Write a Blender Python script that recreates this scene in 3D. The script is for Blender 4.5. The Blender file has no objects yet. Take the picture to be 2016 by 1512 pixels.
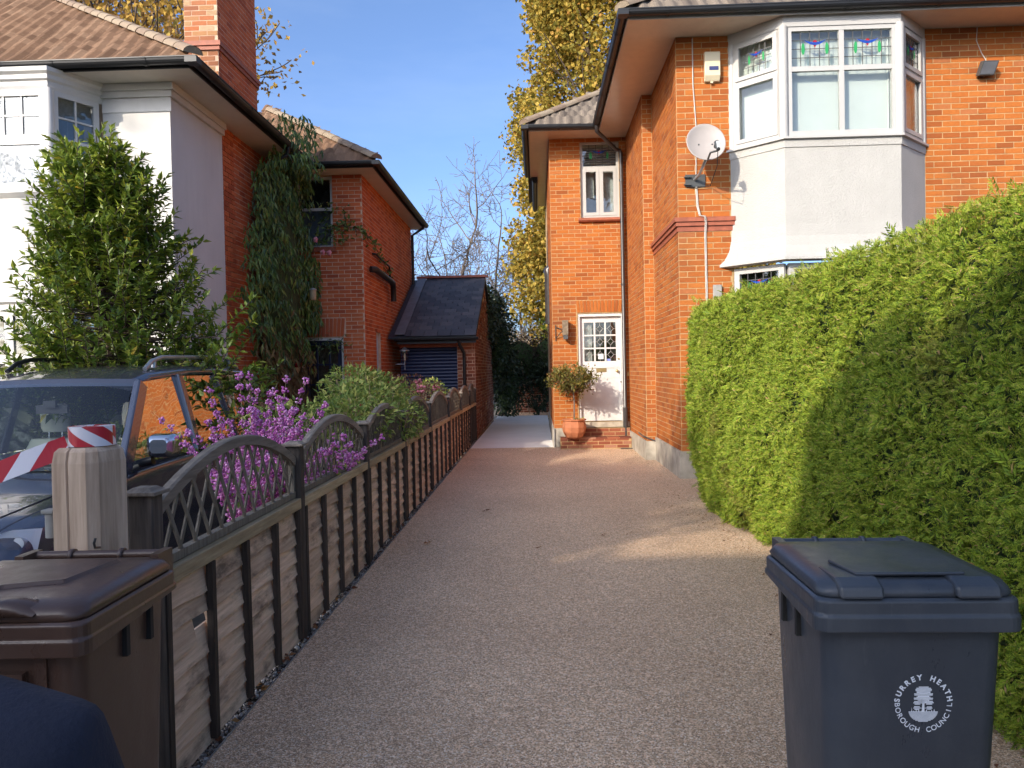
import bpy, bmesh, math, random
import numpy as np
from mathutils import Vector, Matrix

# ------------------------------------------------------------------ camera, sky, sun, exposure
scene = bpy.context.scene
COL = scene.collection
random.seed(7)
RNG = np.random.default_rng(11)
CAMZ = 1.5
FPX = 1500.0                      # focal length in pixels of a 2016 px wide frame

def camera():
    cam = bpy.data.cameras.new('camera')
    cam.sensor_width = 36.0
    cam.lens = FPX / 2016.0 * 36.0
    cam.clip_start = 0.05
    cam.clip_end = 2000.0
    o = bpy.data.objects.new('camera', cam)
    COL.objects.link(o)
    r = math.radians(1.15)
    Y = Vector((50.0, 30.0, -FPX)).normalized()
    Z = Vector((-math.sin(r), math.cos(r), 0.0))
    Z.z = -(Z.x * Y.x + Z.y * Y.y) / Y.z
    Z.normalize()
    X = Y.cross(Z)
    m = Matrix((X, Y, Z)).transposed()      # world -> camera
    o.matrix_world = Matrix.Translation((0, 0, CAMZ)) @ m.transposed().to_4x4()
    scene.camera = o
    return m
WC = camera()

SUN = Vector((0.78, 1.0, -0.60)).normalized()        # direction the light travels
SUN_EL = math.asin(-SUN.z)
SUN_AZ = math.atan2(-SUN.x, -SUN.y)                  # clockwise from +Y, towards the sun

world = bpy.data.worlds.new('World')
scene.world = world
world.use_nodes = True
wn = world.node_tree.nodes
wl = world.node_tree.links
wn.clear()
w_out = wn.new('ShaderNodeOutputWorld')
w_bg = wn.new('ShaderNodeBackground')
w_sky = wn.new('ShaderNodeTexSky')
w_sky.sky_type = 'NISHITA'
w_sky.sun_disc = False
w_sky.sun_elevation = SUN_EL
w_sky.sun_rotation = SUN_AZ
w_sky.air_density = 0.6
w_sky.dust_density = 3.2
w_sky.ozone_density = 4.0
w_bg.inputs['Strength'].default_value = 0.15
# thin high cloud, as a veil low over the roofs
w_tc = wn.new('ShaderNodeTexCoord')
w_mp = wn.new('ShaderNodeMapping')
w_mp.inputs['Scale'].default_value = (1.2, 1.2, 5.0)
w_ns = wn.new('ShaderNodeTexNoise')
w_ns.inputs['Scale'].default_value = 1.7
w_ns.inputs['Detail'].default_value = 6.0
w_ns.inputs['Roughness'].default_value = 0.55
w_rp = wn.new('ShaderNodeValToRGB')
w_rp.color_ramp.elements[0].position = 0.47
w_rp.color_ramp.elements[0].color = (0, 0, 0, 1)
w_rp.color_ramp.elements[1].position = 0.80
w_rp.color_ramp.elements[1].color = (0.16, 0.16, 0.16, 1)
w_mx = wn.new('ShaderNodeMix')
w_mx.data_type = 'RGBA'
w_mx.inputs[7].default_value = (2.6, 3.0, 3.6, 1)
wl.new(w_tc.outputs['Generated'], w_mp.inputs['Vector'])
wl.new(w_mp.outputs['Vector'], w_ns.inputs['Vector'])
wl.new(w_ns.outputs['Fac'], w_rp.inputs['Fac'])
wl.new(w_rp.outputs['Color'], w_mx.inputs[0])
wl.new(w_sky.outputs['Color'], w_mx.inputs[6])
w_ti = wn.new('ShaderNodeMix')
w_ti.data_type = 'RGBA'
w_ti.blend_type = 'MULTIPLY'
w_ti.inputs[0].default_value = 1.0
w_ti.inputs[7].default_value = (0.98, 1.0, 1.0, 1)
wl.new(w_mx.outputs[2], w_ti.inputs[6])
wl.new(w_ti.outputs[2], w_bg.inputs['Color'])
wl.new(w_bg.outputs['Background'], w_out.inputs['Surface'])

sun_d = bpy.data.lights.new('sun', 'SUN')
sun_d.energy = 2.2
sun_d.angle = math.radians(0.5)
sun_d.color = (1.0, 0.88, 0.73)
sun_o = bpy.data.objects.new('sun', sun_d)
COL.objects.link(sun_o)
sun_o.rotation_euler = (-SUN).to_track_quat('Z', 'Y').to_euler()

scene.view_settings.view_transform = 'Standard'
scene.view_settings.look = 'None'
scene.view_settings.exposure = 1.28
scene.view_settings.gamma = 1.0
scene.view_settings.use_curve_mapping = False
scene.render.engine = 'CYCLES'
scene.cycles.max_bounces = 8
scene.cycles.transparent_max_bounces = 16
scene.cycles.caustics_reflective = False
scene.cycles.caustics_refractive = False
scene.cycles.use_denoising = True
scene.cycles.sample_clamp_indirect = 6.0

# ------------------------------------------------------------------ helpers
def project(p):
    """pixel of a world point in a 2016 x 1512 frame and its depth"""
    v = WC @ (Vector(p) - Vector((0, 0, CAMZ)))
    d = -v.z
    if d < 0.05:
        return (-9999, -9999, d)
    return (1008 + v.x / d * FPX, 756 - v.y / d * FPX, d)

def seen_size(p, size=1.0):
    x, y, d = project(p)
    if d <= 0 or x < -30 or x > 2046 or y < -30 or y > 1542:
        return 0.0
    return size * FPX / d

WLOC = {}
def wloc(o):
    return WLOC.get(o.name, Vector((0, 0, 0)))

def link(o, parent=None, loc=(0, 0, 0)):
    """link o with world location loc under parent (parents are never rotated)"""
    COL.objects.link(o)
    L = Vector(loc)
    WLOC[o.name] = L
    if parent is not None:
        o.parent = parent
        o.location = L - wloc(parent)
    else:
        o.location = L
    return o

def tag(o, label=None, cat=None, group=None, kind=None):
    if label: o['label'] = label
    if cat: o['category'] = cat
    if group: o['group'] = group
    if kind: o['kind'] = kind
    return o

def thing(name, label, cat, loc=(0, 0, 0), group=None):
    o = bpy.data.objects.new(name, None)
    o.empty_display_size = 0.1
    link(o, None, loc)
    return tag(o, label, cat, group)

class Fr:
    """local frame: a along u, b along n (outward), c along z"""
    def __init__(s, o, u, n):
        s.o = Vector(o); s.u = Vector(u).normalized(); s.n = Vector(n).normalized(); s.z = Vector((0, 0, 1))
    def p(s, a, b, c):
        return s.o + s.u * a + s.n * b + s.z * c
WORLD = Fr((0, 0, 0), (1, 0, 0), (0, 1, 0))

class MB:
    def __init__(s):
        s.v = []; s.f = []; s.sm = []
    def add(s, vs, fs, smooth=False):
        k = len(s.v)
        s.v.extend([tuple(q) for q in vs])
        for f in fs:
            s.f.append(tuple(i + k for i in f)); s.sm.append(smooth)
        return s
    def box(s, x0, x1, y0, y1, z0, z1, fr=WORLD):
        vs = [fr.p(a, b, c) for c in (z0, z1) for b in (y0, y1) for a in (x0, x1)]
        return s.add(vs, [(0, 2, 3, 1), (4, 5, 7, 6), (0, 1, 5, 4), (2, 6, 7, 3), (0, 4, 6, 2), (1, 3, 7, 5)])
    def quad(s, a, b, c, d):
        return s.add([a, b, c, d], [(0, 1, 2, 3)])
    def prism(s, poly, d, fr=None):
        """poly: list of 3d points, extruded by vector d"""
        n = len(poly); d = Vector(d)
        vs = [Vector(p) for p in poly] + [Vector(p) + d for p in poly]
        fs = [tuple(range(n))[::-1], tuple(range(n, 2 * n))]
        fs += [(i, (i + 1) % n, n + (i + 1) % n, n + i) for i in range(n)]
        return s.add(vs, fs)
    def tube(s, path, r, n=8, cap=True, smooth=True):
        path = [Vector(p) for p in path]
        rs = r if isinstance(r, (list, tuple)) else [r] * len(path)
        k = len(path); vs = []
        up = None
        for i in range(k):
            t = (path[min(i + 1, k - 1)] - path[max(i - 1, 0)]).normalized()
            if up is None:
                up = Vector((0, 0, 1)) if abs(t.z) < 0.9 else Vector((1, 0, 0))
            a = t.cross(up)
            if a.length < 1e-5: a = t.cross(Vector((0.3, 1, 0.2)))
            a.normalize(); b = a.cross(t).normalized(); up = b
            for j in range(n):
                w = 2 * math.pi * j / n
                vs.append(path[i] + (a * math.cos(w) + b * math.sin(w)) * rs[i])
        fs = []
        for i in range(k - 1):
            for j in range(n):
                fs.append((i * n + j, i * n + (j + 1) % n, (i + 1) * n + (j + 1) % n, (i + 1) * n + j))
        s.add(vs, fs, smooth)
        if cap:
            s.add(vs[:n], [tuple(range(n))[::-1]]); s.add(vs[-n:], [tuple(range(n))])
        return s
    def loft(s, rings, close=True, smooth=True, cap=(True, True)):
        n = len(rings[0]); vs = [p for r in rings for p in r]; fs = []
        m = n if close else n - 1
        for i in range(len(rings) - 1):
            for j in range(m):
                fs.append((i * n + j, i * n + (j + 1) % n, (i + 1) * n + (j + 1) % n, (i + 1) * n + j))
        s.add(vs, fs, smooth)
        if cap[0]: s.add(rings[0], [tuple(range(n))[::-1]])
        if cap[1]: s.add(rings[-1], [tuple(range(n))])
        return s
    def lathe(s, prof, c=(0, 0, 0), n=20, smooth=True, axis=None):
        """prof: list of (r, h); axis: 3 vectors (a,b,h)"""
        A, B, H = axis or (Vector((1, 0, 0)), Vector((0, 1, 0)), Vector((0, 0, 1)))
        c = Vector(c)
        rings = [[c + A * (r * math.cos(2 * math.pi * j / n)) + B * (r * math.sin(2 * math.pi * j / n)) + H * h for j in range(n)] for r, h in prof]
        return s.loft(rings, True, smooth, (prof[0][0] > 1e-4, prof[-1][0] > 1e-4))
    def ball(s, c, r, n=8, m=6, sc=(1, 1, 1)):
        prof = [(max(1e-5, math.sin(math.pi * i / m)) * r, -math.cos(math.pi * i / m) * r) for i in range(m + 1)]
        k = len(s.v)
        s.lathe(prof, (0, 0, 0), n)
        c = Vector(c)
        for i in range(k, len(s.v)):
            q = s.v[i]; s.v[i] = (c.x + q[0] * sc[0], c.y + q[1] * sc[1], c.z + q[2] * sc[2])
        return s
    def mesh(s, name, mat=None):
        me = bpy.data.meshes.new(name)
        me.from_pydata([tuple(v) for v in s.v], [], s.f)
        me.polygons.foreach_set('use_smooth', s.sm)
        if mat: me.materials.append(mat)
        me.update()
        return me
    def build(s, name, mat, parent=None, loc=(0, 0, 0), label=None, cat=None, group=None, kind=None):
        o = bpy.data.objects.new(name, s.mesh(name, mat))
        link(o, parent, loc)
        return tag(o, label, cat, group, kind)

def bevel(o, w=0.005, seg=2):
    m = o.modifiers.new('bevel', 'BEVEL'); m.width = w; m.segments = seg; m.limit_method = 'ANGLE'; m.angle_limit = 0.6
    return o

def rrect(w, d, r, z, cx=0, cy=0, n=4):
    """rounded rectangle ring at height z"""
    out = []
    for (sx, sy, a0) in ((1, 1, 0), (-1, 1, 90), (-1, -1, 180), (1, -1, 270)):
        for i in range(n + 1):
            a = math.radians(a0 + 90 * i / n)
            out.append(Vector((cx + sx * (w / 2 - r) + r * math.cos(a), cy + sy * (d / 2 - r) + r * math.sin(a), z)))
    return out

def np_mesh(name, V, F, mat, parent=None, loc=(0, 0, 0), smooth=False):
    me = bpy.data.meshes.new(name)
    V = np.ascontiguousarray(V, dtype=np.float32).reshape(-1, 3)
    F = np.ascontiguousarray(F, dtype=np.int32)
    k = F.shape[1]; n = F.shape[0]
    me.vertices.add(len(V)); me.vertices.foreach_set('co', V.ravel())
    me.loops.add(n * k); me.loops.foreach_set('vertex_index', F.ravel())
    me.polygons.add(n)
    me.polygons.foreach_set('loop_start', np.arange(0, n * k, k, dtype=np.int32))
    me.polygons.foreach_set('use_smooth', np.full(n, smooth, dtype=bool))
    me.materials.append(mat)
    me.update(calc_edges=True)
    o = bpy.data.objects.new(name, me)
    return link(o, parent, loc)

def frames(D, N):
    """rotation matrices with columns side, along D, normal ~N"""
    D = D / (np.linalg.norm(D, axis=1, keepdims=True) + 1e-9)
    X = np.cross(D, N); X /= (np.linalg.norm(X, axis=1, keepdims=True) + 1e-9)
    Z = np.cross(X, D)
    return np.stack([X, D, Z], axis=2)

def scatter(tv, tf, P, R, S):
    tv = np.asarray(tv, dtype=np.float64); tf = np.asarray(tf, dtype=np.int64)
    n, k = len(P), len(tv)
    S = np.asarray(S)
    if S.ndim == 1: S = S[:, None]
    V = np.einsum('nij,nkj->nki', R, tv[None] * S[:, None, :]) + P[:, None, :]
    F = tf[None] + (np.arange(n) * k)[:, None, None]
    return V.reshape(-1, 3), F.reshape(-1, tf.shape[1])

def rdir(n):
    v = RNG.normal(size=(n, 3))
    return v / np.linalg.norm(v, axis=1, keepdims=True)

# leaf templates: along +Y, flat in XY, folded a little
LEAF_V = [(0, 0, 0), (-0.5, 0.35, 0.10), (0, 0.45, 0), (0.5, 0.35, 0.10), (0, 1, -0.06)]
LEAF_F = [(0, 2, 1), (0, 3, 2), (1, 2, 4), (2, 3, 4)]
LONG_V = [(0, 0, 0), (-0.5, 0.4, 0.08), (0, 0.4, 0), (0.5, 0.4, 0.08), (0, 1, -0.22)]
LONG_F = LEAF_F
QUAD_V = [(0, 0, 0), (-0.5, 0.5, 0.12), (0.5, 0.5, 0.12), (0, 1, 0)]
QUAD_F = [(0, 2, 1), (1, 2, 3)]
# ------------------------------------------------------------------ materials
def nd(nt, typ, **kw):
    n = nt.nodes.new(typ)
    for k, v in kw.items():
        if k in n.inputs: n.inputs[k].default_value = v
        else: setattr(n, k, v)
    return n

def newmat(name):
    m = bpy.data.materials.new(name)
    m.use_nodes = True
    nt = m.node_tree
    return m, nt, nt.nodes['Principled BSDF'], nt.nodes['Material Output']

def ramp(nt, stops, fac=None, interp='LINEAR'):
    r = nt.nodes.new('ShaderNodeValToRGB')
    cr = r.color_ramp; cr.interpolation = interp
    while len(cr.elements) < len(stops): cr.elements.new(0.5)
    for e, (p, c) in zip(cr.elements, stops):
        e.position = p; e.color = (c[0], c[1], c[2], 1)
    if fac is not None: nt.links.new(fac, r.inputs['Fac'])
    return r

def coords(nt, scale=(1, 1, 1), kind='Object'):
    tc = nt.nodes.new('ShaderNodeTexCoord')
    mp = nt.nodes.new('ShaderNodeMapping')
    mp.inputs['Scale'].default_value = scale
    nt.links.new(tc.outputs[kind], mp.inputs['Vector'])
    return mp.outputs['Vector']

def wpos(nt, scale=(1, 1, 1)):
    g = nt.nodes.new('ShaderNodeNewGeometry')
    mp = nt.nodes.new('ShaderNodeMapping')
    mp.inputs['Scale'].default_value = scale
    nt.links.new(g.outputs['Position'], mp.inputs['Vector'])
    return mp.outputs['Vector']

def noise(nt, vec, scale, detail=4.0, rough=0.55):
    n = nd(nt, 'ShaderNodeTexNoise', Scale=scale, Detail=detail, Roughness=rough)
    nt.links.new(vec, n.inputs['Vector'])
    return n

def mixc(nt, fac, a, b, mode='MIX'):
    m = nt.nodes.new('ShaderNodeMix'); m.data_type = 'RGBA'; m.blend_type = mode
    for sock, val in ((m.inputs[0], fac), (m.inputs[6], a), (m.inputs[7], b)):
        if hasattr(val, 'links'): nt.links.new(val, sock)
        elif isinstance(val, (int, float)): sock.default_value = val
        else: sock.default_value = (val[0], val[1], val[2], 1)
    return m.outputs[2]

def math_n(nt, op, a, b=0.0):
    m = nt.nodes.new('ShaderNodeMath'); m.operation = op
    for s, v in ((m.inputs[0], a), (m.inputs[1], b)):
        if hasattr(v, 'links'): nt.links.new(v, s)
        else: s.default_value = v
    return m.outputs[0]

def bump(nt, bs, height, strength=0.3, dist=0.01):
    b = nd(nt, 'ShaderNodeBump', Strength=strength, Distance=dist)
    nt.links.new(height, b.inputs['Height'])
    nt.links.new(b.outputs['Normal'], bs.inputs['Normal'])

def rnd(nt):
    """one random number per object and per loose piece"""
    g = nt.nodes.new('ShaderNodeNewGeometry'); o = nt.nodes.new('ShaderNodeObjectInfo')
    s = math_n(nt, 'ADD', g.outputs['Random Per Island'], o.outputs['Random'])
    return math_n(nt, 'FRACT', s)

def plain(name, col, rough=0.6, metal=0.0, spec=0.5, var=0.12, scale=6.0, bmp=0.0, bscale=60.0, coat=0.0):
    m, nt, bs, out = newmat(name)
    v = wpos(nt)
    n = noise(nt, v, scale)
    r = ramp(nt, [(0.25, [c * (1 - var) for c in col]), (0.75, [min(1, c * (1 + var)) for c in col])], n.outputs['Fac'])
    nt.links.new(r.outputs['Color'], bs.inputs['Base Color'])
    bs.inputs['Roughness'].default_value = rough
    bs.inputs['Metallic'].default_value = metal
    bs.inputs['Specular IOR Level'].default_value = spec
    bs.inputs['Coat Weight'].default_value = coat
    if bmp > 0:
        n2 = noise(nt, v, bscale)
        bump(nt, bs, n2.outputs['Fac'], bmp, 0.01)
    return m

def brick_mat(name, stops, stain=(0.10, 0.05, 0.035)):
    m, nt, bs, out = newmat(name)
    r = ramp(nt, stops, rnd(nt))
    v = wpos(nt)
    n1 = noise(nt, v, 38.0, 5)
    c = mixc(nt, math_n(nt, 'MULTIPLY', n1.outputs['Fac'], 0.55), r.outputs['Color'], [q * 0.55 for q in stops[1][1]])
    n2 = noise(nt, v, 0.9, 4)
    st = ramp(nt, [(0.52, (0, 0, 0)), (0.78, (0.45, 0.45, 0.45))], n2.outputs['Fac'])
    c = mixc(nt, st.outputs['Color'], c, stain)
    n3 = noise(nt, v, 9.0, 6, 0.7)
    ef = ramp(nt, [(0.66, (0, 0, 0)), (0.74, (0.5, 0.5, 0.5))], n3.outputs['Fac'])
    c = mixc(nt, ef.outputs['Color'], c, (0.50, 0.30, 0.20))
    nt.links.new(c, bs.inputs['Base Color'])
    bs.inputs['Roughness'].default_value = 0.9
    bs.inputs['Specular IOR Level'].default_value = 0.2
    n4 = noise(nt, v, 180.0, 4)
    bump(nt, bs, n4.outputs['Fac'], 0.5, 0.004)
    return m

M = {}
M['brick_r'] = brick_mat('brick_orange', [(0.0, (0.28, 0.080, 0.024)), (0.15, (0.40, 0.115, 0.028)), (0.5, (0.45, 0.135, 0.029)), (0.85, (0.495, 0.166, 0.037)), (1.0, (0.40, 0.145, 0.06))])
M['brick_l'] = brick_mat('brick_red', [(0.0, (0.38, 0.085, 0.040)), (0.3, (0.56, 0.135, 0.052)), (0.7, (0.64, 0.165, 0.060)), (1.0, (0.66, 0.21, 0.09))])
M['brick_c'] = brick_mat('brick_chimney', [(0.0, (0.26, 0.10, 0.055)), (0.3, (0.40, 0.17, 0.085)), (0.6, (0.46, 0.15, 0.06)), (0.85, (0.42, 0.25, 0.12)), (1.0, (0.52, 0.40, 0.26))], (0.09, 0.07, 0.04))
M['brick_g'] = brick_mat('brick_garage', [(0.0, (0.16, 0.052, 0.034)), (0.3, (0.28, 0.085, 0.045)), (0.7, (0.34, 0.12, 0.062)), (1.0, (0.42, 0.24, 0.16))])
M['mortar_r'] = plain('mortar_cream', (0.42, 0.28, 0.135), 0.95, var=0.25, scale=14, bmp=0.3)
M['mortar_l'] = plain('mortar_buff', (0.58, 0.40, 0.28), 0.95, var=0.25, scale=14, bmp=0.3)
M['cement'] = plain('cement_render', (0.42, 0.38, 0.31), 0.9, var=0.35, scale=5, bmp=0.3)
M['stone_sill'] = plain('stone_threshold', (0.40, 0.35, 0.27), 0.85, var=0.3, scale=9, bmp=0.2)
M['render_r'] = plain('roughcast_white', (0.42, 0.41, 0.38), 0.9, var=0.05, scale=3, bmp=0.9, bscale=55)
M['render_l'] = plain('smooth_white_render', (0.60, 0.59, 0.565), 0.85, var=0.05, scale=2, bmp=0.12, bscale=30)
M['upvc'] = plain('white_plastic', (0.45, 0.44, 0.415), 0.35, var=0.03)
M['wood_white'] = plain('white_paint', (0.62, 0.605, 0.58), 0.45, var=0.04, bmp=0.05)
M['soffit'] = plain('soffit_white', (0.70, 0.60, 0.50), 0.25, var=0.05)
M['soffit_l'] = plain('soffit_cream', (0.62, 0.58, 0.52), 0.55, var=0.05)
M['black'] = plain('black_plastic', (0.012, 0.013, 0.015), 0.45, var=0.2)
M['pipe'] = plain('dark_grey_pipe', (0.045, 0.042, 0.042), 0.3, var=0.2)
M['lead'] = plain('lead_flashing', (0.16, 0.17, 0.19), 0.5, 0.3, var=0.2)
M['came'] = plain('lead_came', (0.10, 0.10, 0.10), 0.5, 0.4, var=0.1)
M['came_lit'] = plain('lit_came', (0.42, 0.40, 0.37), 0.4, 0.5, var=0.1)  # pale copy of the lead came, the light on it put into its colour
M['terracotta'] = plain('terracotta', (0.42, 0.150, 0.065), 0.75, var=0.22, scale=9, bmp=0.12)
M['terra_sill'] = plain('red_sill_tile', (0.30, 0.085, 0.042), 0.6, var=0.25, scale=12, bmp=0.15)
M['brass'] = plain('aged_brass', (0.50, 0.38, 0.17), 0.35, 0.85, var=0.15)
M['chrome'] = plain('chrome', (0.72, 0.72, 0.73), 0.12, 1.0, var=0.02)
M['galv'] = plain('galvanised', (0.42, 0.43, 0.44), 0.4, 0.7, var=0.12)
M['cream'] = plain('cream_plastic', (0.66, 0.58, 0.40), 0.45, var=0.03)
M['navy_label'] = plain('dark_blue_strip', (0.04, 0.05, 0.16), 0.4, var=0.05)
M['dish'] = plain('grey_dish', (0.36, 0.325, 0.30), 0.5, var=0.05)
M['dish_dark'] = plain('dark_grey_plastic', (0.07, 0.075, 0.075), 0.4, var=0.1)
M['white_cable'] = plain('pale_cable', (0.50, 0.47, 0.43), 0.5, var=0.1)
M['wood_old'] = plain('old_oak', (0.20, 0.155, 0.105), 0.85, var=0.35, scale=22, bmp=0.3)
M['navy_door'] = plain('navy_paint', (0.010, 0.014, 0.045), 0.35, var=0.1)
M['navy_slat'] = plain('navy_shutter', (0.016, 0.026, 0.075), 0.38, var=0.08)
M['curtain_br'] = plain('brown_curtain', (0.10, 0.065, 0.045), 0.9, var=0.3, scale=12)
M['blind'] = plain('white_blind', (0.66, 0.67, 0.60), 0.8, var=0.03)
M['net'] = plain('net_curtain', (0.46, 0.46, 0.43), 0.9, var=0.2, scale=25)
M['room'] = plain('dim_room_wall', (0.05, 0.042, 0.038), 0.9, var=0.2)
M['room_grey'] = plain('grey_pane_backing', (0.24, 0.25, 0.28), 0.9, var=0.2)
M['curtain_wh'] = plain('pale_curtain', (0.36, 0.35, 0.32), 0.9, var=0.15, scale=20)
M['rubber'] = plain('black_rubber', (0.014, 0.014, 0.014), 0.8, var=0.2)
M['soil'] = plain('dark_soil', (0.040, 0.027, 0.018), 0.95, var=0.4, scale=8, bmp=0.5, bscale=25)
M['grass'] = plain('yard_gravel', (0.10, 0.085, 0.065), 0.95, var=0.4, scale=3, bmp=0.5, bscale=40)
M['road'] = plain('asphalt', (0.05, 0.05, 0.052), 0.9, var=0.3, scale=12, bmp=0.4, bscale=120)
M['paving'] = plain('pavement_slab', (0.22, 0.21, 0.19), 0.9, var=0.25, scale=3, bmp=0.2)
M['blue'] = plain('blue_glass_paint', (0.01, 0.05, 0.30), 0.3, var=0.05)
M['paper'] = plain('white_paper', (0.72, 0.75, 0.74), 0.7, var=0.04)
M['paper_blue'] = plain('blue_sticker', (0.20, 0.26, 0.62), 0.6, var=0.04)
M['grey_box'] = plain('weathered_plastic', (0.30, 0.29, 0.26), 0.7, var=0.2, scale=15)

def streaks(m, amt=0.16):
    # rain streaks and blotches: darker grime running down
    nt = m.node_tree; bs = nt.nodes['Principled BSDF']
    src = bs.inputs['Base Color'].links[0].from_socket
    n1 = noise(nt, wpos(nt, (7, 7, 0.55)), 1.3, 5, 0.6); n2 = noise(nt, wpos(nt), 0.8, 4)
    f = math_n(nt, 'MULTIPLY', n1.outputs['Fac'], n2.outputs['Fac'])
    r = ramp(nt, [(0.20, (0, 0, 0)), (0.46, (amt, amt, amt))], f)
    nt.links.new(mixc(nt, r.outputs['Color'], src, (0.20, 0.19, 0.15)), bs.inputs['Base Color'])
for k_ in ('render_r', 'render_l'): streaks(M[k_], 0.13)
streaks(M['cement'], 0.4)
for k_ in ('upvc', 'wood_white', 'soffit', 'soffit_l'): streaks(M[k_], 0.10)

def tinted(name, col):
    """stained glass: lets coloured light through"""
    m, nt, bs, out = newmat(name)
    t = nd(nt, 'ShaderNodeBsdfTransparent'); t.inputs['Color'].default_value = (*col, 1)
    d = nd(nt, 'ShaderNodeBsdfTranslucent'); d.inputs['Color'].default_value = (*col, 1)
    bs.inputs['Base Color'].default_value = (*col, 1); bs.inputs['Roughness'].default_value = 0.2
    a = nd(nt, 'ShaderNodeMixShader'); a.inputs[0].default_value = 0.35
    nt.links.new(t.outputs[0], a.inputs[1]); nt.links.new(d.outputs[0], a.inputs[2])
    b = nd(nt, 'ShaderNodeMixShader'); b.inputs[0].default_value = 0.35
    nt.links.new(a.outputs[0], b.inputs[1]); nt.links.new(bs.outputs[0], b.inputs[2])
    nt.links.new(b.outputs[0], out.inputs['Surface'])
    return m
M['sg_green'] = tinted('green_glass', (0.10, 0.62, 0.25))
M['sg_red'] = tinted('red_glass', (0.75, 0.05, 0.05))
M['sg_blue'] = tinted('blue_glass', (0.04, 0.16, 0.70))

def glass(name, tint=(0.93, 0.96, 0.96), refl=1.0, rough=0.02, wav=0.0):
    m, nt, bs, out = newmat(name)
    nt.nodes.remove(bs)
    t = nd(nt, 'ShaderNodeBsdfTransparent'); t.inputs['Color'].default_value = (*tint, 1)
    g = nd(nt, 'ShaderNodeBsdfGlossy'); g.inputs['Roughness'].default_value = rough
    f = nd(nt, 'ShaderNodeLayerWeight'); f.inputs['Blend'].default_value = 0.5
    k = math_n(nt, 'POWER', f.outputs['Facing'], 4.0)
    k = math_n(nt, 'ADD', math_n(nt, 'MULTIPLY', k, 0.9), 0.045)
    k = math_n(nt, 'MULTIPLY', k, refl)
    k = math_n(nt, 'MINIMUM', k, 1.0)
    if wav > 0:
        n = noise(nt, wpos(nt), 3.0, 2)
        b = nd(nt, 'ShaderNodeBump', Strength=wav, Distance=0.05)
        nt.links.new(n.outputs['Fac'], b.inputs['Height'])
        nt.links.new(b.outputs['Normal'], g.inputs['Normal'])
    x = nd(nt, 'ShaderNodeMixShader')
    nt.links.new(k, x.inputs[0]); nt.links.new(t.outputs[0], x.inputs[1]); nt.links.new(g.outputs[0], x.inputs[2])
    nt.links.new(x.outputs[0], out.inputs['Surface'])
    return m
M['glass'] = glass('window_glass', refl=1.7, wav=0.12)
M['glass_old'] = glass('old_window_glass', (0.80, 0.84, 0.86), refl=1.7, wav=0.35)
M['glass_car'] = glass('tinted_car_glass', (0.42, 0.48, 0.47), refl=5.5, wav=0.05)
M['glass_screen'] = glass('windscreen_glass', (0.90, 0.94, 0.95), refl=1.6)
M['glass_clear'] = glass('clear_lens', (0.95, 0.97, 0.98), refl=1.6)

def tile_mat(name, stops, lichen=(0.42, 0.36, 0.24), amt=0.3):
    m, nt, bs, out = newmat(name)
    r = ramp(nt, stops, rnd(nt))
    v = wpos(nt)
    n = noise(nt, v, 16.0, 6, 0.65)
    c = mixc(nt, math_n(nt, 'MULTIPLY', n.outputs['Fac'], 0.6), r.outputs['Color'], [q * 0.45 for q in stops[0][1]])
    n2 = noise(nt, v, 26.0, 5, 0.7)
    l = ramp(nt, [(0.58, (0, 0, 0)), (0.70, (amt * 2, amt * 2, amt * 2))], n2.outputs['Fac'])
    c = mixc(nt, l.outputs['Color'], c, lichen)
    nt.links.new(c, bs.inputs['Base Color'])
    bs.inputs['Roughness'].default_value = 0.9
    bs.inputs['Specular IOR Level'].default_value = 0.2
    bump(nt, bs, n2.outputs['Fac'], 0.4, 0.006)
    return m
M['tile_l'] = tile_mat('brown_roof_tile', [(0, (0.16, 0.090, 0.052)), (0.5, (0.26, 0.150, 0.088)), (1, (0.33, 0.205, 0.125))], amt=0.12)
M['tile_r'] = tile_mat('grey_roof_tile', [(0, (0.13, 0.105, 0.085)), (0.5, (0.20, 0.165, 0.13)), (1, (0.27, 0.22, 0.17))], amt=0.25)
M['ridge'] = tile_mat('mossy_ridge_tile', [(0, (0.26, 0.19, 0.14)), (0.5, (0.33, 0.25, 0.18)), (1, (0.38, 0.31, 0.22))], amt=0.4)
M['slate'] = tile_mat('blue_slate', [(0, (0.050, 0.053, 0.064)), (0.5, (0.085, 0.088, 0.102)), (1, (0.135, 0.128, 0.135))], (0.16, 0.13, 0.10), 0.08)
M['slate'].node_tree.nodes['Principled BSDF'].inputs['Roughness'].default_value = 0.5

def leaf_mat(name, stops, trans=0.3, rough=0.5, spec=0.35, patch=None):
    m, nt, bs, out = newmat(name)
    r = ramp(nt, stops, rnd(nt))
    if patch:
        n = noise(nt, wpos(nt), 1.9, 5, 0.6)
        f = ramp(nt, [(0.60, (0, 0, 0)), (0.74, (0.75, 0.75, 0.75))], n.outputs['Fac'])
        class _R: outputs = {'Color': mixc(nt, f.outputs['Color'], r.outputs['Color'], patch)}
        r = _R
    nt.links.new(r.outputs['Color'], bs.inputs['Base Color'])
    bs.inputs['Roughness'].default_value = rough
    bs.inputs['Specular IOR Level'].default_value = spec
    t = nd(nt, 'ShaderNodeBsdfTranslucent')
    nt.links.new(r.outputs['Color'], t.inputs['Color'])
    x = nd(nt, 'ShaderNodeMixShader'); x.inputs[0].default_value = trans
    nt.links.new(bs.outputs[0], x.inputs[1]); nt.links.new(t.outputs[0], x.inputs[2])
    nt.links.new(x.outputs[0], out.inputs['Surface'])
    return m
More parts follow.
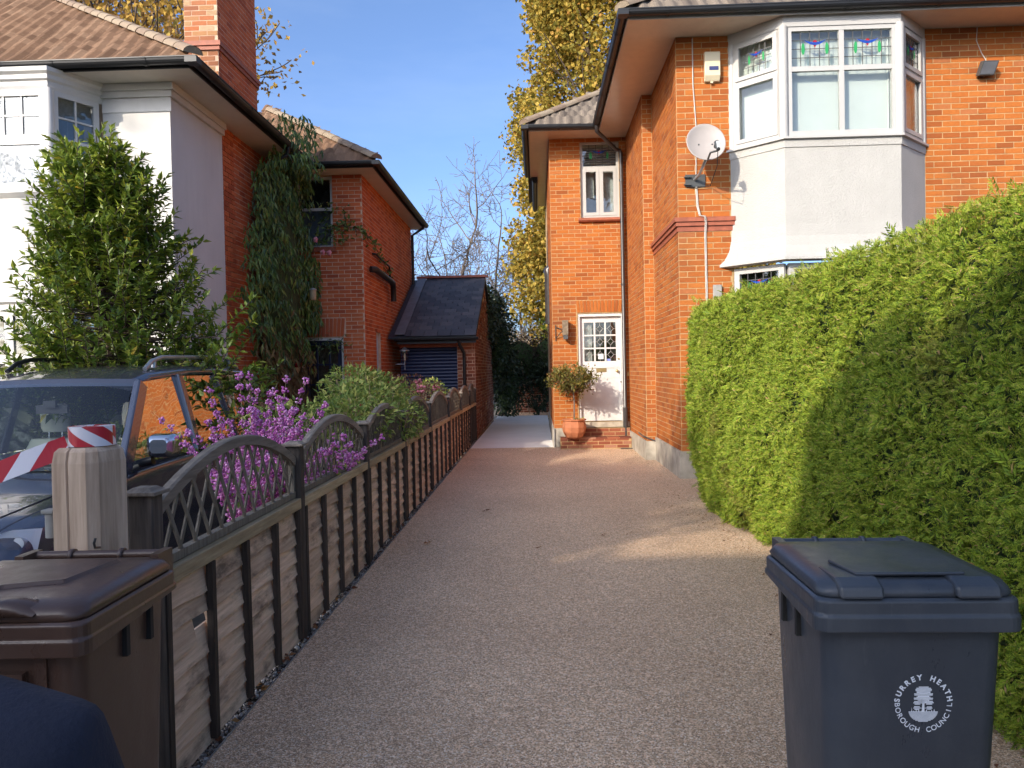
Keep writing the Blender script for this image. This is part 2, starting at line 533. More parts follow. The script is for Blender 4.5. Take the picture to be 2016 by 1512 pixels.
M['lf_hedge'] = leaf_mat('hedge_frond', [(0, (0.085, 0.150, 0.018)), (0.35, (0.190, 0.290, 0.030)), (0.75, (0.330, 0.420, 0.040)), (0.95, (0.38, 0.42, 0.06)), (1.0, (0.40, 0.25, 0.12))], 0.22, 0.6, 0.25, (0.27, 0.20, 0.07))
M['lf_hedge_tip'] = leaf_mat('hedge_young_tip', [(0, (0.22, 0.32, 0.032)), (0.6, (0.38, 0.45, 0.052)), (0.9, (0.46, 0.45, 0.09)), (1.0, (0.48, 0.32, 0.17))], 0.25, 0.6, 0.25, (0.36, 0.27, 0.10))
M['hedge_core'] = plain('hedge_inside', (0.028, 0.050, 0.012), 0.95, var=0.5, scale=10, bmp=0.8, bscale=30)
M['lf_bay'] = leaf_mat('evergreen_leaf', [(0, (0.085, 0.145, 0.022)), (0.45, (0.18, 0.255, 0.032)), (0.85, (0.29, 0.345, 0.042)), (0.985, (0.36, 0.36, 0.05)), (1, (0.50, 0.34, 0.04))], 0.22, 0.32, 0.5)
M['lf_vine'] = leaf_mat('vine_leaf', [(0, (0.040, 0.075, 0.018)), (0.5, (0.095, 0.160, 0.034)), (0.9, (0.18, 0.25, 0.055)), (1, (0.28, 0.26, 0.06))], 0.2, 0.35, 0.5)
M['lf_vine_dry'] = leaf_mat('dry_vine_leaf', [(0, (0.10, 0.055, 0.025)), (0.5, (0.19, 0.12, 0.05)), (0.85, (0.26, 0.20, 0.09)), (1, (0.12, 0.13, 0.04))], 0.25, 0.7, 0.2)
M['lf_gold'] = leaf_mat('golden_leaf', [(0, (0.15, 0.14, 0.028)), (0.3, (0.27, 0.22, 0.040)), (0.65, (0.41, 0.285, 0.048)), (0.9, (0.50, 0.35, 0.07)), (1, (0.38, 0.19, 0.04))], 0.35, 0.6, 0.2)
M['lf_oak'] = leaf_mat('brown_oak_leaf', [(0, (0.20, 0.11, 0.035)), (0.5, (0.42, 0.25, 0.05)), (0.9, (0.55, 0.36, 0.07)), (1, (0.30, 0.28, 0.08))], 0.35, 0.6, 0.2)
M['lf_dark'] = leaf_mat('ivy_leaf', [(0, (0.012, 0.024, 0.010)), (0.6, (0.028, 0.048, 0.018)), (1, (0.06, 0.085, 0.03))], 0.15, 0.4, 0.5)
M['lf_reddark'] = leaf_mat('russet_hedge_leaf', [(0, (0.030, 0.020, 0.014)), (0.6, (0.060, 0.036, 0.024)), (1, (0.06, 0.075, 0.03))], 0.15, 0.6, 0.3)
M['lf_conifer'] = leaf_mat('bright_conifer_frond', [(0, (0.05, 0.09, 0.015)), (0.5, (0.13, 0.18, 0.02)), (1, (0.24, 0.27, 0.03))], 0.2, 0.6, 0.2)
M['lf_shrub'] = leaf_mat('pale_shrub_leaf', [(0, (0.10, 0.16, 0.03)), (0.4, (0.21, 0.29, 0.06)), (0.8, (0.36, 0.41, 0.10)), (1, (0.50, 0.46, 0.14))], 0.3, 0.5, 0.3)
M['lf_topiary'] = leaf_mat('olive_leaf', [(0, (0.07, 0.075, 0.018)), (0.5, (0.15, 0.14, 0.028)), (0.9, (0.24, 0.20, 0.045)), (1, (0.30, 0.15, 0.06))], 0.25, 0.5, 0.3)
M['lf_rustshrub'] = leaf_mat('russet_shrub_leaf', [(0, (0.12, 0.045, 0.035)), (0.6, (0.20, 0.08, 0.05)), (1, (0.16, 0.17, 0.05))], 0.25, 0.5, 0.3)
M['berry'] = leaf_mat('purple_berry', [(0, (0.40, 0.070, 0.32)), (0.45, (0.72, 0.20, 0.54)), (0.85, (0.86, 0.38, 0.70)), (1, (0.92, 0.56, 0.80))], 0.1, 0.3, 0.5)
M['rose'] = leaf_mat('pink_petal', [(0, (0.70, 0.22, 0.27)), (1, (0.85, 0.42, 0.45))], 0.3, 0.6, 0.2)
M['red_flower'] = leaf_mat('red_petal', [(0, (0.35, 0.02, 0.03)), (1, (0.55, 0.05, 0.06))], 0.3, 0.6, 0.2)
M['bark'] = plain('bark_brown', (0.085, 0.060, 0.042), 0.9, var=0.35, scale=12, bmp=0.5, bscale=40)
M['bark_pale'] = plain('bark_pale', (0.15, 0.12, 0.10), 0.9, var=0.3, scale=12, bmp=0.3)
M['twig_tan'] = plain('tan_twig', (0.36, 0.27, 0.18), 0.9, var=0.25, scale=3)
M['cane'] = plain('straw_cane', (0.40, 0.30, 0.17), 0.8, var=0.2, scale=20)

def wood_mat(name, base, dark, along=1, stain=0.0, fine=1.0):
    """weathered timber, grain along axis (0,1,2)"""
    m, nt, bs, out = newmat(name)
    sc = [26.0, 26.0, 26.0]; sc[along] = 1.6
    v = wpos(nt, sc)
    oi = nt.nodes.new('ShaderNodeObjectInfo')
    n1 = noise(nt, v, 2.2 * fine, 6, 0.65)
    n1.noise_dimensions = '4D'
    nt.links.new(math_n(nt, 'MULTIPLY', oi.outputs['Random'], 40.0), n1.inputs['W'])
    r = ramp(nt, [(0.30, dark), (0.50, [0.5 * (a + b) for a, b in zip(base, dark)]), (0.68, base)], n1.outputs['Fac'])
    c = r.outputs['Color']
    br = ramp(nt, [(0, (0.78, 0.76, 0.74)), (1, (1.12, 1.1, 1.08))], oi.outputs['Random'])
    c = mixc(nt, 1.0, c, br.outputs['Color'], 'MULTIPLY')
    if stain > 0:
        sv = [3.0, 3.0, 5.0]; sv[along] = 1.5
        n2 = noise(nt, wpos(nt, sv), 1.6, 6, 0.7)
        s = ramp(nt, [(0.52, (0, 0, 0)), (0.70, (stain, stain, stain))], n2.outputs['Fac'])
        c = mixc(nt, s.outputs['Color'], c, (0.035, 0.026, 0.022))
    nt.links.new(c, bs.inputs['Base Color'])
    bs.inputs['Roughness'].default_value = 0.88
    bs.inputs['Specular IOR Level'].default_value = 0.2
    bump(nt, bs, n1.outputs['Fac'], 0.5, 0.005)
    return m
M['board'] = wood_mat('weathered_board', (0.82, 0.60, 0.43), (0.50, 0.34, 0.235), 1, 0.75)
M['batten'] = wood_mat('dark_batten', (0.105, 0.080, 0.062), (0.035, 0.028, 0.024), 2, 0.4)
M['post'] = wood_mat('dark_post', (0.115, 0.095, 0.080), (0.035, 0.030, 0.027), 2, 0.5)
M['lattice'] = wood_mat('grey_lattice', (0.25, 0.22, 0.175), (0.11, 0.095, 0.075), 2, 0.2)
M['rail'] = wood_mat('pale_rail', (0.54, 0.43, 0.27), (0.31, 0.23, 0.13), 1, 0.25)
M['arch'] = wood_mat('grey_arch_rail', (0.33, 0.28, 0.23), (0.15, 0.125, 0.10), 1, 0.3)
M['gatepost'] = wood_mat('gate_post_timber', (0.62, 0.48, 0.36), (0.30, 0.21, 0.145), 2, 0.15, 0.6)
M['reed'] = plain('reed_screen', (0.19, 0.150, 0.095), 0.9, var=0.4, scale=30)

def resin_mat():
    m, nt, bs, out = newmat('resin_bound_gravel')
    v = wpos(nt)
    vo = nd(nt, 'ShaderNodeTexVoronoi', Scale=190.0); nt.links.new(v, vo.inputs['Vector'])
    sep = nt.nodes.new('ShaderNodeSeparateColor'); nt.links.new(vo.outputs['Color'], sep.inputs[0])
    st = ramp(nt, [(0.0, (0.23, 0.135, 0.078)), (0.3, (0.54, 0.345, 0.205)), (0.6, (0.75, 0.515, 0.325)), (0.85, (0.89, 0.68, 0.47)), (1.0, (0.97, 0.88, 0.74))], sep.outputs[0])
    vo2 = nd(nt, 'ShaderNodeTexVoronoi', Scale=60.0); nt.links.new(v, vo2.inputs['Vector'])
    sep2 = nt.nodes.new('ShaderNodeSeparateColor'); nt.links.new(vo2.outputs['Color'], sep2.inputs[0])
    mot = ramp(nt, [(0, (0.84, 0.83, 0.82)), (1, (1.14, 1.14, 1.14))], sep2.outputs[1])
    c = mixc(nt, 1.0, st.outputs['Color'], mot.outputs['Color'], 'MULTIPLY')
    n = noise(nt, v, 0.5, 4)
    big = ramp(nt, [(0.28, (0.82, 0.79, 0.77)), (0.72, (1.10, 1.10, 1.10))], n.outputs['Fac'])
    c = mixc(nt, 1.0, c, big.outputs['Color'], 'MULTIPLY')
    nt.links.new(c, bs.inputs['Base Color'])
    bs.inputs['Roughness'].default_value = 0.55
    bs.inputs['Specular IOR Level'].default_value = 0.35
    bump(nt, bs, vo.outputs['Distance'], 0.9, 0.004)
    return m
M['resin'] = resin_mat()
M['concrete'] = plain('pale_concrete', (0.80, 0.77, 0.72), 0.85, var=0.06, scale=1.5, bmp=0.15)
M['pebble'] = leaf_mat('pebble', [(0, (0.10, 0.08, 0.065)), (0.4, (0.22, 0.18, 0.15)), (0.75, (0.34, 0.30, 0.26)), (1, (0.52, 0.48, 0.42))], 0.0, 0.8, 0.3)
M['lf_fallen'] = leaf_mat('fallen_leaf', [(0, (0.10, 0.04, 0.02)), (0.5, (0.20, 0.07, 0.03)), (1, (0.30, 0.15, 0.05))], 0.1, 0.7, 0.2)
M['bin_brown'] = plain('brown_bin_plastic', (0.072, 0.039, 0.027), 0.36, var=0.18, scale=3, bmp=0.06, bscale=90)
M['bin_grey'] = plain('grey_bin_plastic', (0.040, 0.048, 0.062), 0.33, var=0.22, scale=3, bmp=0.06, bscale=90)
def dusty(m, col, amt=0.5):
    nt = m.node_tree; bs = nt.nodes['Principled BSDF']; src = bs.inputs['Base Color'].links[0].from_socket
    n = noise(nt, wpos(nt, (3, 3, 1.2)), 2.2, 8, 0.72)
    n2 = noise(nt, wpos(nt, (60, 60, 9)), 1.0, 4, 0.6)
    r = ramp(nt, [(0.45, (0, 0, 0)), (0.75, (amt, amt, amt))], n.outputs['Fac'])
    s_ = ramp(nt, [(0.66, (0, 0, 0)), (0.76, (amt, amt, amt))], n2.outputs['Fac'])
    c = mixc(nt, r.outputs['Color'], src, col); c = mixc(nt, s_.outputs['Color'], c, col)
    nt.links.new(c, bs.inputs['Base Color'])
    q = ramp(nt, [(0.35, (0.26,) * 3), (0.75, (0.55,) * 3)], n.outputs['Fac']); nt.links.new(q.outputs['Color'], bs.inputs['Roughness'])
dusty(M['bin_grey'], (0.085, 0.090, 0.095), 0.45); dusty(M['bin_brown'], (0.14, 0.085, 0.062), 0.4)
M['emblem'] = plain('white_print', (0.74, 0.78, 0.84), 0.6, var=0.1)
M['paint'] = plain('car_paint', (0.085, 0.088, 0.112), 0.22, 0.35, var=0.03, coat=1.0)
M['car_trim'] = plain('car_black_trim', (0.012, 0.012, 0.013), 0.35, var=0.1)
M['leather'] = plain('beige_leather', (0.80, 0.74, 0.58), 0.5, var=0.08)
M['dash'] = plain('dark_dash', (0.03, 0.032, 0.036), 0.6, var=0.1)
M['lamp_refl'] = plain('lamp_reflector', (0.80, 0.83, 0.88), 0.25, 0.15, var=0.02)  # near-white, hardly metallic: the lamp's bright reflection is put into its colour
M['fleece'] = plain('navy_fleece', (0.012, 0.015, 0.030), 0.95, var=0.25, scale=14, bmp=0.3, bscale=140)
M['skin'] = plain('skin', (0.42, 0.24, 0.17), 0.55, var=0.05)
M['hair'] = plain('dark_hair', (0.03, 0.02, 0.015), 0.6, var=0.2)
M['trouser'] = plain('dark_trousers', (0.02, 0.02, 0.025), 0.9, var=0.2)

def tape_mat(name, ang):
    m, nt, bs, out = newmat(name)
    tc = nt.nodes.new('ShaderNodeUVMap')
    mp = nt.nodes.new('ShaderNodeMapping')
    nt.links.new(tc.outputs['UV'], mp.inputs['Vector'])
    sx = nt.nodes.new('ShaderNodeSeparateXYZ'); nt.links.new(mp.outputs[0], sx.inputs[0])
    k = math_n(nt, 'ADD', math_n(nt, 'MULTIPLY', sx.outputs[0], 1.0), math_n(nt, 'MULTIPLY', sx.outputs[1], ang))
    f = math_n(nt, 'GREATER_THAN', math_n(nt, 'FRACT', k), 0.5)
    c = mixc(nt, f, (0.72, 0.70, 0.74), (0.46, 0.025, 0.04))
    nt.links.new(c, bs.inputs['Base Color'])
    bs.inputs['Roughness'].default_value = 0.3
    return m
M['tape_roll'] = tape_mat('striped_tape_roll', 0.8)
M['tape'] = tape_mat('striped_tape', 0.45)
# ------------------------------------------------------------------ ground
def sheet(name, x0, x1, y0, y1, z, mat, kind='structure', thick=0.12):
    return MB().box(x0, x1, y0, y1, z - thick, z).build(name, mat, kind=kind)

EDGE = -1.31                                  # left edge of the drive
sheet('ground', -400, 400, -400, 400, -0.33, M['grass'], thick=0.5)
sheet('driveway', EDGE, 2.60, -1.6, 14.52, 0.0, M['resin'], thick=0.30)
sheet('path', EDGE, 0.295, 14.52, 24.6, -0.002, M['concrete'], thick=0.30)
sheet('soil_bed', 2.60, 14.0, -1.6, 10.1, -0.01, M['soil'], thick=0.30)
sheet('gravel_strip', -1.46, EDGE - 0.006, -1.6, 16.6, -0.035, M['soil'], thick=0.28)
MB().box(EDGE - 0.005, EDGE - 0.001, -1.6, 16.6, -0.2, 0.004).build('edging_strip', M['galv'], kind='structure')
sheet('pavement', -60, 60, -3.9, -1.606, -0.004, M['paving'], thick=0.3)
MB().box(-60, 60, -4.05, -3.904, -0.30, 0.0).build('kerb', M['cement'], kind='structure')
sheet('road', -60, 60, -6.4, -4.054, -0.13, M['road'], thick=0.3)

# pebbles and litter between the fence and the edging
def pebbles():
    n = 5200
    y = 1.5 + 15.0 * RNG.random(n) ** 1.7
    x = EDGE - 0.012 - 0.12 * RNG.random(n)
    s = 0.006 + 0.010 * RNG.random(n)
    P = np.stack([x, y, -0.030 + 0.016 * RNG.random(n)], 1)
    tv = np.array([(1, 0, 0), (-1, 0, 0), (0, 1, 0), (0, -1, 0), (0, 0, 0.7), (0, 0, -0.7)], float)
    tf = [(0, 2, 4), (2, 1, 4), (1, 3, 4), (3, 0, 4), (2, 0, 5), (1, 2, 5), (3, 1, 5), (0, 3, 5)]
    R = frames(rdir(n), rdir(n))
    V, F = scatter(tv, tf, P, R, np.stack([s, s * (0.7 + 0.6 * RNG.random(n)), s], 1))
    o = np_mesh('pebbles', V, F, M['pebble'], smooth=True)
    tag(o, 'grey and brown pebbles in the narrow strip under the fence', 'gravel', kind='stuff')
    n = 260
    y = 1.6 + 14.0 * RNG.random(n) ** 1.4
    P = np.stack([EDGE - 0.015 - 0.10 * RNG.random(n), y, -0.012 + 0.02 * RNG.random(n)], 1)
    D = rdir(n); D[:, 2] *= 0.3
    N = rdir(n) * 0.5; N[:, 2] = 1
    s = 0.025 + 0.03 * RNG.random(n)
    V, F = scatter(LEAF_V, LEAF_F, P, frames(D, N), np.stack([s * 0.7, s, s], 1))
    o = np_mesh('leaf_litter', V, F, M['lf_fallen'])
    tag(o, 'brown dead leaves caught on the pebble strip under the fence', 'leaf litter', kind='stuff')
pebbles()

# ------------------------------------------------------------------ building helpers
UNIT = MB().box(-0.5, 0.5, -0.5, 0.5, -0.5, 0.5)

class Pieces:
    """collects alike pieces; the largest in view become objects, the rest one joined part"""
    def __init__(s, parent, name, rest, mat, limit=300, unit=None):
        s.parent = parent; s.name = name; s.rest = rest; s.mat = mat; s.limit = limit; s.items = []
        s.unit = unit
    def add(s, c, scale, rot, w=1.0):
        """rot: Matrix 3x3"""
        s.items.append((seen_size(c, max(scale)) * w, Vector(c), scale, rot))
    def finish(s):
        u = s.unit or UNIT
        me = u.mesh(s.name, s.mat)
        s.items.sort(key=lambda t: -t[0])
        one = [t for t in s.items[:s.limit] if t[0] > 0]
        rest = s.items[len(one):]
        for (k, c, sc, rot) in one:
            o = bpy.data.objects.new(s.name, me)
            o.rotation_euler = rot.to_euler(); o.scale = sc
            link(o, s.parent, c)
        if rest:
            tv = np.array(u.v, float)
            nf = len(u.f[0])
            P = np.array([t[1] for t in rest]); R = np.array([np.array(t[3]) for t in rest]); S = np.array([t[2] for t in rest])
            V, F = scatter(tv, u.f, P, R, S)
            tag(np_mesh(s.rest, V, F, s.mat, s.parent), kind='stuff')

def rot_from(u, n, z):
    return Matrix((Vector(u), Vector(n), Vector(z))).transposed()

CH = 0.0752                                   # brick course height
BL = 0.2275                                   # brick length with joint
def lay_bricks(pieces, fr, a0, a1, z0, z1, holes=(), hidden=None, start=0.0, proud=0.0):
    n = max(1, round((z1 - z0) / CH)); ch = (z1 - z0) / n
    rot = rot_from(fr.u, -fr.n, fr.z)
    for i in range(n):
        zc = z0 + (i + 0.5) * ch
        cuts = [(h[0], h[1]) for h in holes if h[2] < zc < h[3]]
        segs = [(a0, a1)]
        for (c0, c1) in cuts:
            out = []
            for (s0, s1) in segs:
                if c1 <= s0 or c0 >= s1: out.append((s0, s1)); continue
                if c0 > s0: out.append((s0, c0))
                if c1 < s1: out.append((c1, s1))
            segs = out
        for (s0, s1) in segs:
            off = (0.5 * BL if i % 2 else 0.0) + start
            k = math.floor((s0 - off) / BL)
            a = off + k * BL
            while a < s1 - 1e-4:
                b0 = max(a, s0) + 0.0058; b1 = min(a + BL, s1) - 0.0058
                if b1 - b0 > 0.035:
                    c = fr.p((b0 + b1) / 2, -0.012 + random.uniform(-0.0015, 0.002) + proud, zc)
                    w = 1.0 if (hidden is None or not hidden(c)) else 0.0
                    pieces.add(c, (b1 - b0, 0.03, ch - 0.0118 + random.uniform(-0.001, 0.001)), rot, w)
                a += BL

def soldiers(pieces, fr, a0, a1, z0, z1, n, flare=0.0):
    rot = rot_from(fr.u, -fr.n, fr.z)
    w = (a1 - a0) / n; mid = (a0 + a1) / 2
    for i in range(n):
        a = a0 + (i + 0.5) * w
        t = (a - mid) / (a1 - a0) * 2 * flare
        r = Matrix.Rotation(-t, 3, fr.n) if fr.n else Matrix.Identity(3)
        pieces.add(fr.p(a, -0.004, (z0 + z1) / 2), (w - 0.011, 0.03, z1 - z0 - 0.008), r @ rot)

def wall_mesh(fr, a0, a1, z0, z1, holes=(), t=0.22, b=0.0):
    mb = MB()
    xs = sorted({a0, a1, *[h[0] for h in holes], *[h[1] for h in holes]})
    zs = sorted({z0, z1, *[h[2] for h in holes], *[h[3] for h in holes]})
    xs = [x for x in xs if a0 <= x <= a1]; zs = [z for z in zs if z0 <= z <= z1]
    for i in range(len(xs) - 1):
        for j in range(len(zs) - 1):
            xm = (xs[i] + xs[i + 1]) / 2; zm = (zs[j] + zs[j + 1]) / 2
            if any(h[0] < xm < h[1] and h[2] < zm < h[3] for h in holes): continue
            mb.box(xs[i], xs[i + 1], b - t, b, zs[j], zs[j + 1], fr)
    return mb

def window(parent, fr, a0, a1, z0, z1, cols, rows, mat, gl, frame=0.055, bar=0.028, b=-0.07, thick=0.06, name='window', open_cells=None):
    """cols, rows: inner dividing positions (absolute a / z). returns the frame object; panes are its children"""
    mb = MB()
    b0, b1 = b - thick / 2, b + thick / 2
    mb.box(a0, a0 + frame, b0, b1, z0, z1, fr); mb.box(a1 - frame, a1, b0, b1, z0, z1, fr)
    mb.box(a0 + frame, a1 - frame, b0, b1, z0, z0 + frame, fr); mb.box(a0 + frame, a1 - frame, b0, b1, z1 - frame, z1, fr)
    A = [a0 + frame] ; Z = [z0 + frame]
    for c in cols:
        mb.box(c - bar, c + bar, b0 + 0.004, b1 - 0.004, z0 + frame, z1 - frame, fr)
    ca = [a0 + frame] + [q for c in cols for q in (c - bar, c + bar)] + [a1 - frame]
    for r in rows:
        for i in range(0, len(ca), 2):
            mb.box(ca[i], ca[i + 1], b0 + 0.006, b1 - 0.006, r - bar, r + bar, fr)
    cz = [z0 + frame] + [q for r in rows for q in (r - bar, r + bar)] + [z1 - frame]
    w = mb.build(name, mat, parent)
    cells = []
    for i in range(0, len(ca), 2):
        for j in range(0, len(cz), 2):
            pm = MB().box(ca[i], ca[i + 1], b - 0.004, b + 0.004, cz[j], cz[j + 1], fr)
            pm.build('pane', gl, w)
            cells.append((ca[i], ca[i + 1], cz[j], cz[j + 1]))
    w_cells[w.name] = cells
    return w
w_cells = {}

def gutter(parent, path, r=0.058, brk=0.9, mat='black'):
    """half round gutter with brackets along a path"""
    mb = MB()
    path = [Vector(p) for p in path]
    for p, q in zip(path[:-1], path[1:]):
        d = (q - p); L = d.length; d.normalize()
        n = d.cross(Vector((0, 0, 1))).normalized()
        prof = []
        for i in range(9):
            w = math.pi + math.pi * i / 8
            prof.append((math.cos(w) * r, math.sin(w) * r))
        prof += [(r * 1.12, 0.004), (r * 1.12, 0.016), (r * 0.86, 0.016), (r * 0.86, 0.0)]
        prof += [(math.cos(w) * r * 0.9, math.sin(w) * r * 0.9) for w in [2 * math.pi - math.pi * i / 6 for i in range(1, 6)]]
        prof += [(-r * 0.86, 0.0), (-r * 0.86, 0.016), (-r * 1.12, 0.016), (-r * 1.12, 0.004)]
        e = r * 1.0
        rings = [[P0 + n * a + Vector((0, 0, c)) for a, c in prof] for P0 in (p - d * e, q + d * e)]
        mb.loft(rings, True, False)
    for q in path[1:-1]: mb.box(q.x - r * 1.14, q.x + r * 1.14, q.y - r * 1.14, q.y + r * 1.14, q.z - r * 0.98, q.z + 0.002)
    g = mb.build('gutter', M[mat], parent)
    for p, q in zip(path[:-1], path[1:]):
        d = (q - p); L = d.length; d.normalize()
        k = max(1, int(L / brk))
        n = d.cross(Vector((0, 0, 1))).normalized()
        for i in range(k):
            c = p + d * (L * (i + 0.5) / k)
            rings = [[c + d * s + n * (math.cos(w) * r * 1.14) + Vector((0, 0, math.sin(w) * r * 1.14)) for w in [math.pi + math.pi * j / 8 for j in range(9)]] for s in (-0.022, 0.022)]
            m2 = MB(); m2.loft(rings, False, False, (False, False))
            for s in (-1, 1): m2.tube([c + n * (r * 1.12 * s) + d * -0.02, c + n * (r * 1.12 * s) + d * 0.02], 0.008, 6)
            m2.build('bracket', M[mat], g)
    return g

def pipe(parent, path, r, mat, name='downpipe', clips=()):
    o = MB().tube(path, r, 12).build(name, mat, parent)
    for (c, ax) in clips:
        ax = Vector(ax); c = Vector(c)
        MB().tube([c - ax * 0.02, c + ax * 0.02], r * 1.28, 12).build('clip', mat, o)
    return o

# a pantile: across x in [-.5,.5], along y up the slope, z outwards
def pantile_unit():
    mb = MB(); n = 7; vs = []
    for y in (-0.5, 0.5):
        for t in (0, 1):
            for i in range(n):
                x = i / (n - 1)
                z = 0.5 * math.sin(x * 2 * math.pi) - (0.45 if t else 0.0)
                vs.append((x - 0.5, y, z))
    fs = []
    for i in range(n - 1):
        fs.append((i, i + 1, 2 * n + i + 1, 2 * n + i))           # top
        fs.append((n + i + 1, n + i, i, i + 1)[::-1])             # front edge
    mb.add(vs, fs)
    return mb
PAN = pantile_unit()

def tile_slope(pieces, o, u, up, nrm, width, length, inside, tw=0.185, gauge=0.30, th=0.033, tl=0.36):
    u = Vector(u).normalized(); up = Vector(up).normalized(); nrm = Vector(nrm).normalized(); o = Vector(o)
    tilt = Matrix.Rotation(math.radians(6.0), 3, u)
    rot = tilt @ rot_from(u, up, nrm)
    nr = int(length / gauge) + 1; nc = int(width / tw) + 1
    for r in range(nr):
        for c in range(nc):
            a = (c + 0.5 + 0.5 * (r % 2)) * tw; b = (r + 0.42) * gauge
            if not inside(a, b): continue
            p = o + u * a + up * b + nrm * (0.045 + random.uniform(-0.004, 0.004))
            pieces.add(p, (tw * 1.02, tl, th), Matrix.Rotation(random.uniform(-0.012, 0.012), 3, nrm) @ rot)

def hip_tiles(parent, p, q, mat, r=0.11, L=0.42, end=True):
    p = Vector(p); q = Vector(q); d = (q - p).normalized(); n = d.cross(Vector((0, 0, 1))).normalized(); up = n.cross(d).normalized()
    k = int((q - p).length / (L - 0.04))
    rings = lambda s0, s1, r0, r1: [[Vector((0, 0, 0)) + d * s + n * (math.cos(w) * rr) + up * (math.sin(w) * rr * 0.75) for w in [math.pi * j / 8 for j in range(9)]] for s, rr in ((s0, r0), (s1, r1))]
    mb = MB()
    a = rings(0, L, r * 1.08, r)
    mb.loft(a, False, True, (False, False))
    b = rings(0, 0.02, r * 1.08, r * 0.8)
    mb.loft(b, False, False, (False, False))
    me = mb.mesh('ridge_tile', mat)
    MB().prism([p + n * (math.cos(w) * r * 1.0) + up * (math.sin(w) * r * 0.72) for w in [math.pi * j / 8 for j in range(9)]], d * 0.03).build('ridge_end', M['ridge'], parent)
    for i in range(k):
        o = bpy.data.objects.new('ridge_tile', me)
        o.rotation_euler = (random.uniform(-.01, .01), random.uniform(-.01, .01), random.uniform(-.01, .01))
        link(o, parent, p + d * (i * (L - 0.04)))
# ------------------------------------------------------------------ right house
def under_hedge(c):
    x, y, d = project(c)
    return x > 1355 and y > 590 - 0.398 * (x - 1400) + 30

def stained(w, fr, a0, a1, z0, z1, b, simple=False):
    """leaded light: grid of cames, two green drops, a blue swag and a red heart, as sub-parts of the window"""
    W = a1 - a0; H = z1 - z0
    mb = MB(); t = 0.0045
    for k in range(1, 5):
        c = a0 + W * k / 5; mb.box(c - t, c + t, b + 0.005, b + 0.010, z0, z1, fr)
    for k in range(1, 4):
        c = z0 + H * k / 4; mb.box(a0, a1, b + 0.011, b + 0.014, c - t, c + t, fr)
    mb.build('leading', M['came'], w)
    def drop(ca, cz, ra, rz, mat, name, n=14, point=False):
        pts = []
        for i in range(n):
            q = 2 * math.pi * i / n
            x = math.cos(q); y = math.sin(q)
            if point and y < 0: x *= (1 + y) ** 0.8
            pts.append(fr.p(ca + ra * x, b + 0.0145, cz + rz * y * (1.5 if point and y < 0 else 1)))
        MB().prism(pts, fr.n * 0.003).build(name, M[mat], w)
    zt = z0 + H * 0.70
    for s in (-1, 1):
        drop((a0 + a1) / 2 + s * W * 0.25, z0 + H * 0.50, W * 0.036, H * 0.17, 'sg_green', 'green_drop')
    pts = []
    for i in range(13):
        q = -1 + 2 * i / 12
        pts.append(fr.p((a0 + a1) / 2 + q * W * 0.235, b + 0.0185, zt - H * 0.02 + H * 0.07 * q * q))
    for i in range(13):
        q = 1 - 2 * i / 12
        pts.append(fr.p((a0 + a1) / 2 + q * W * 0.235, b + 0.0185, zt - H * 0.10 + H * 0.15 * q * q))
    MB().prism(pts, fr.n * 0.003).build('blue_swag', M['sg_blue'], w)
    drop((a0 + a1) / 2, zt - H * 0.045, W * 0.05, H * 0.085, 'sg_red', 'red_heart', point=True)

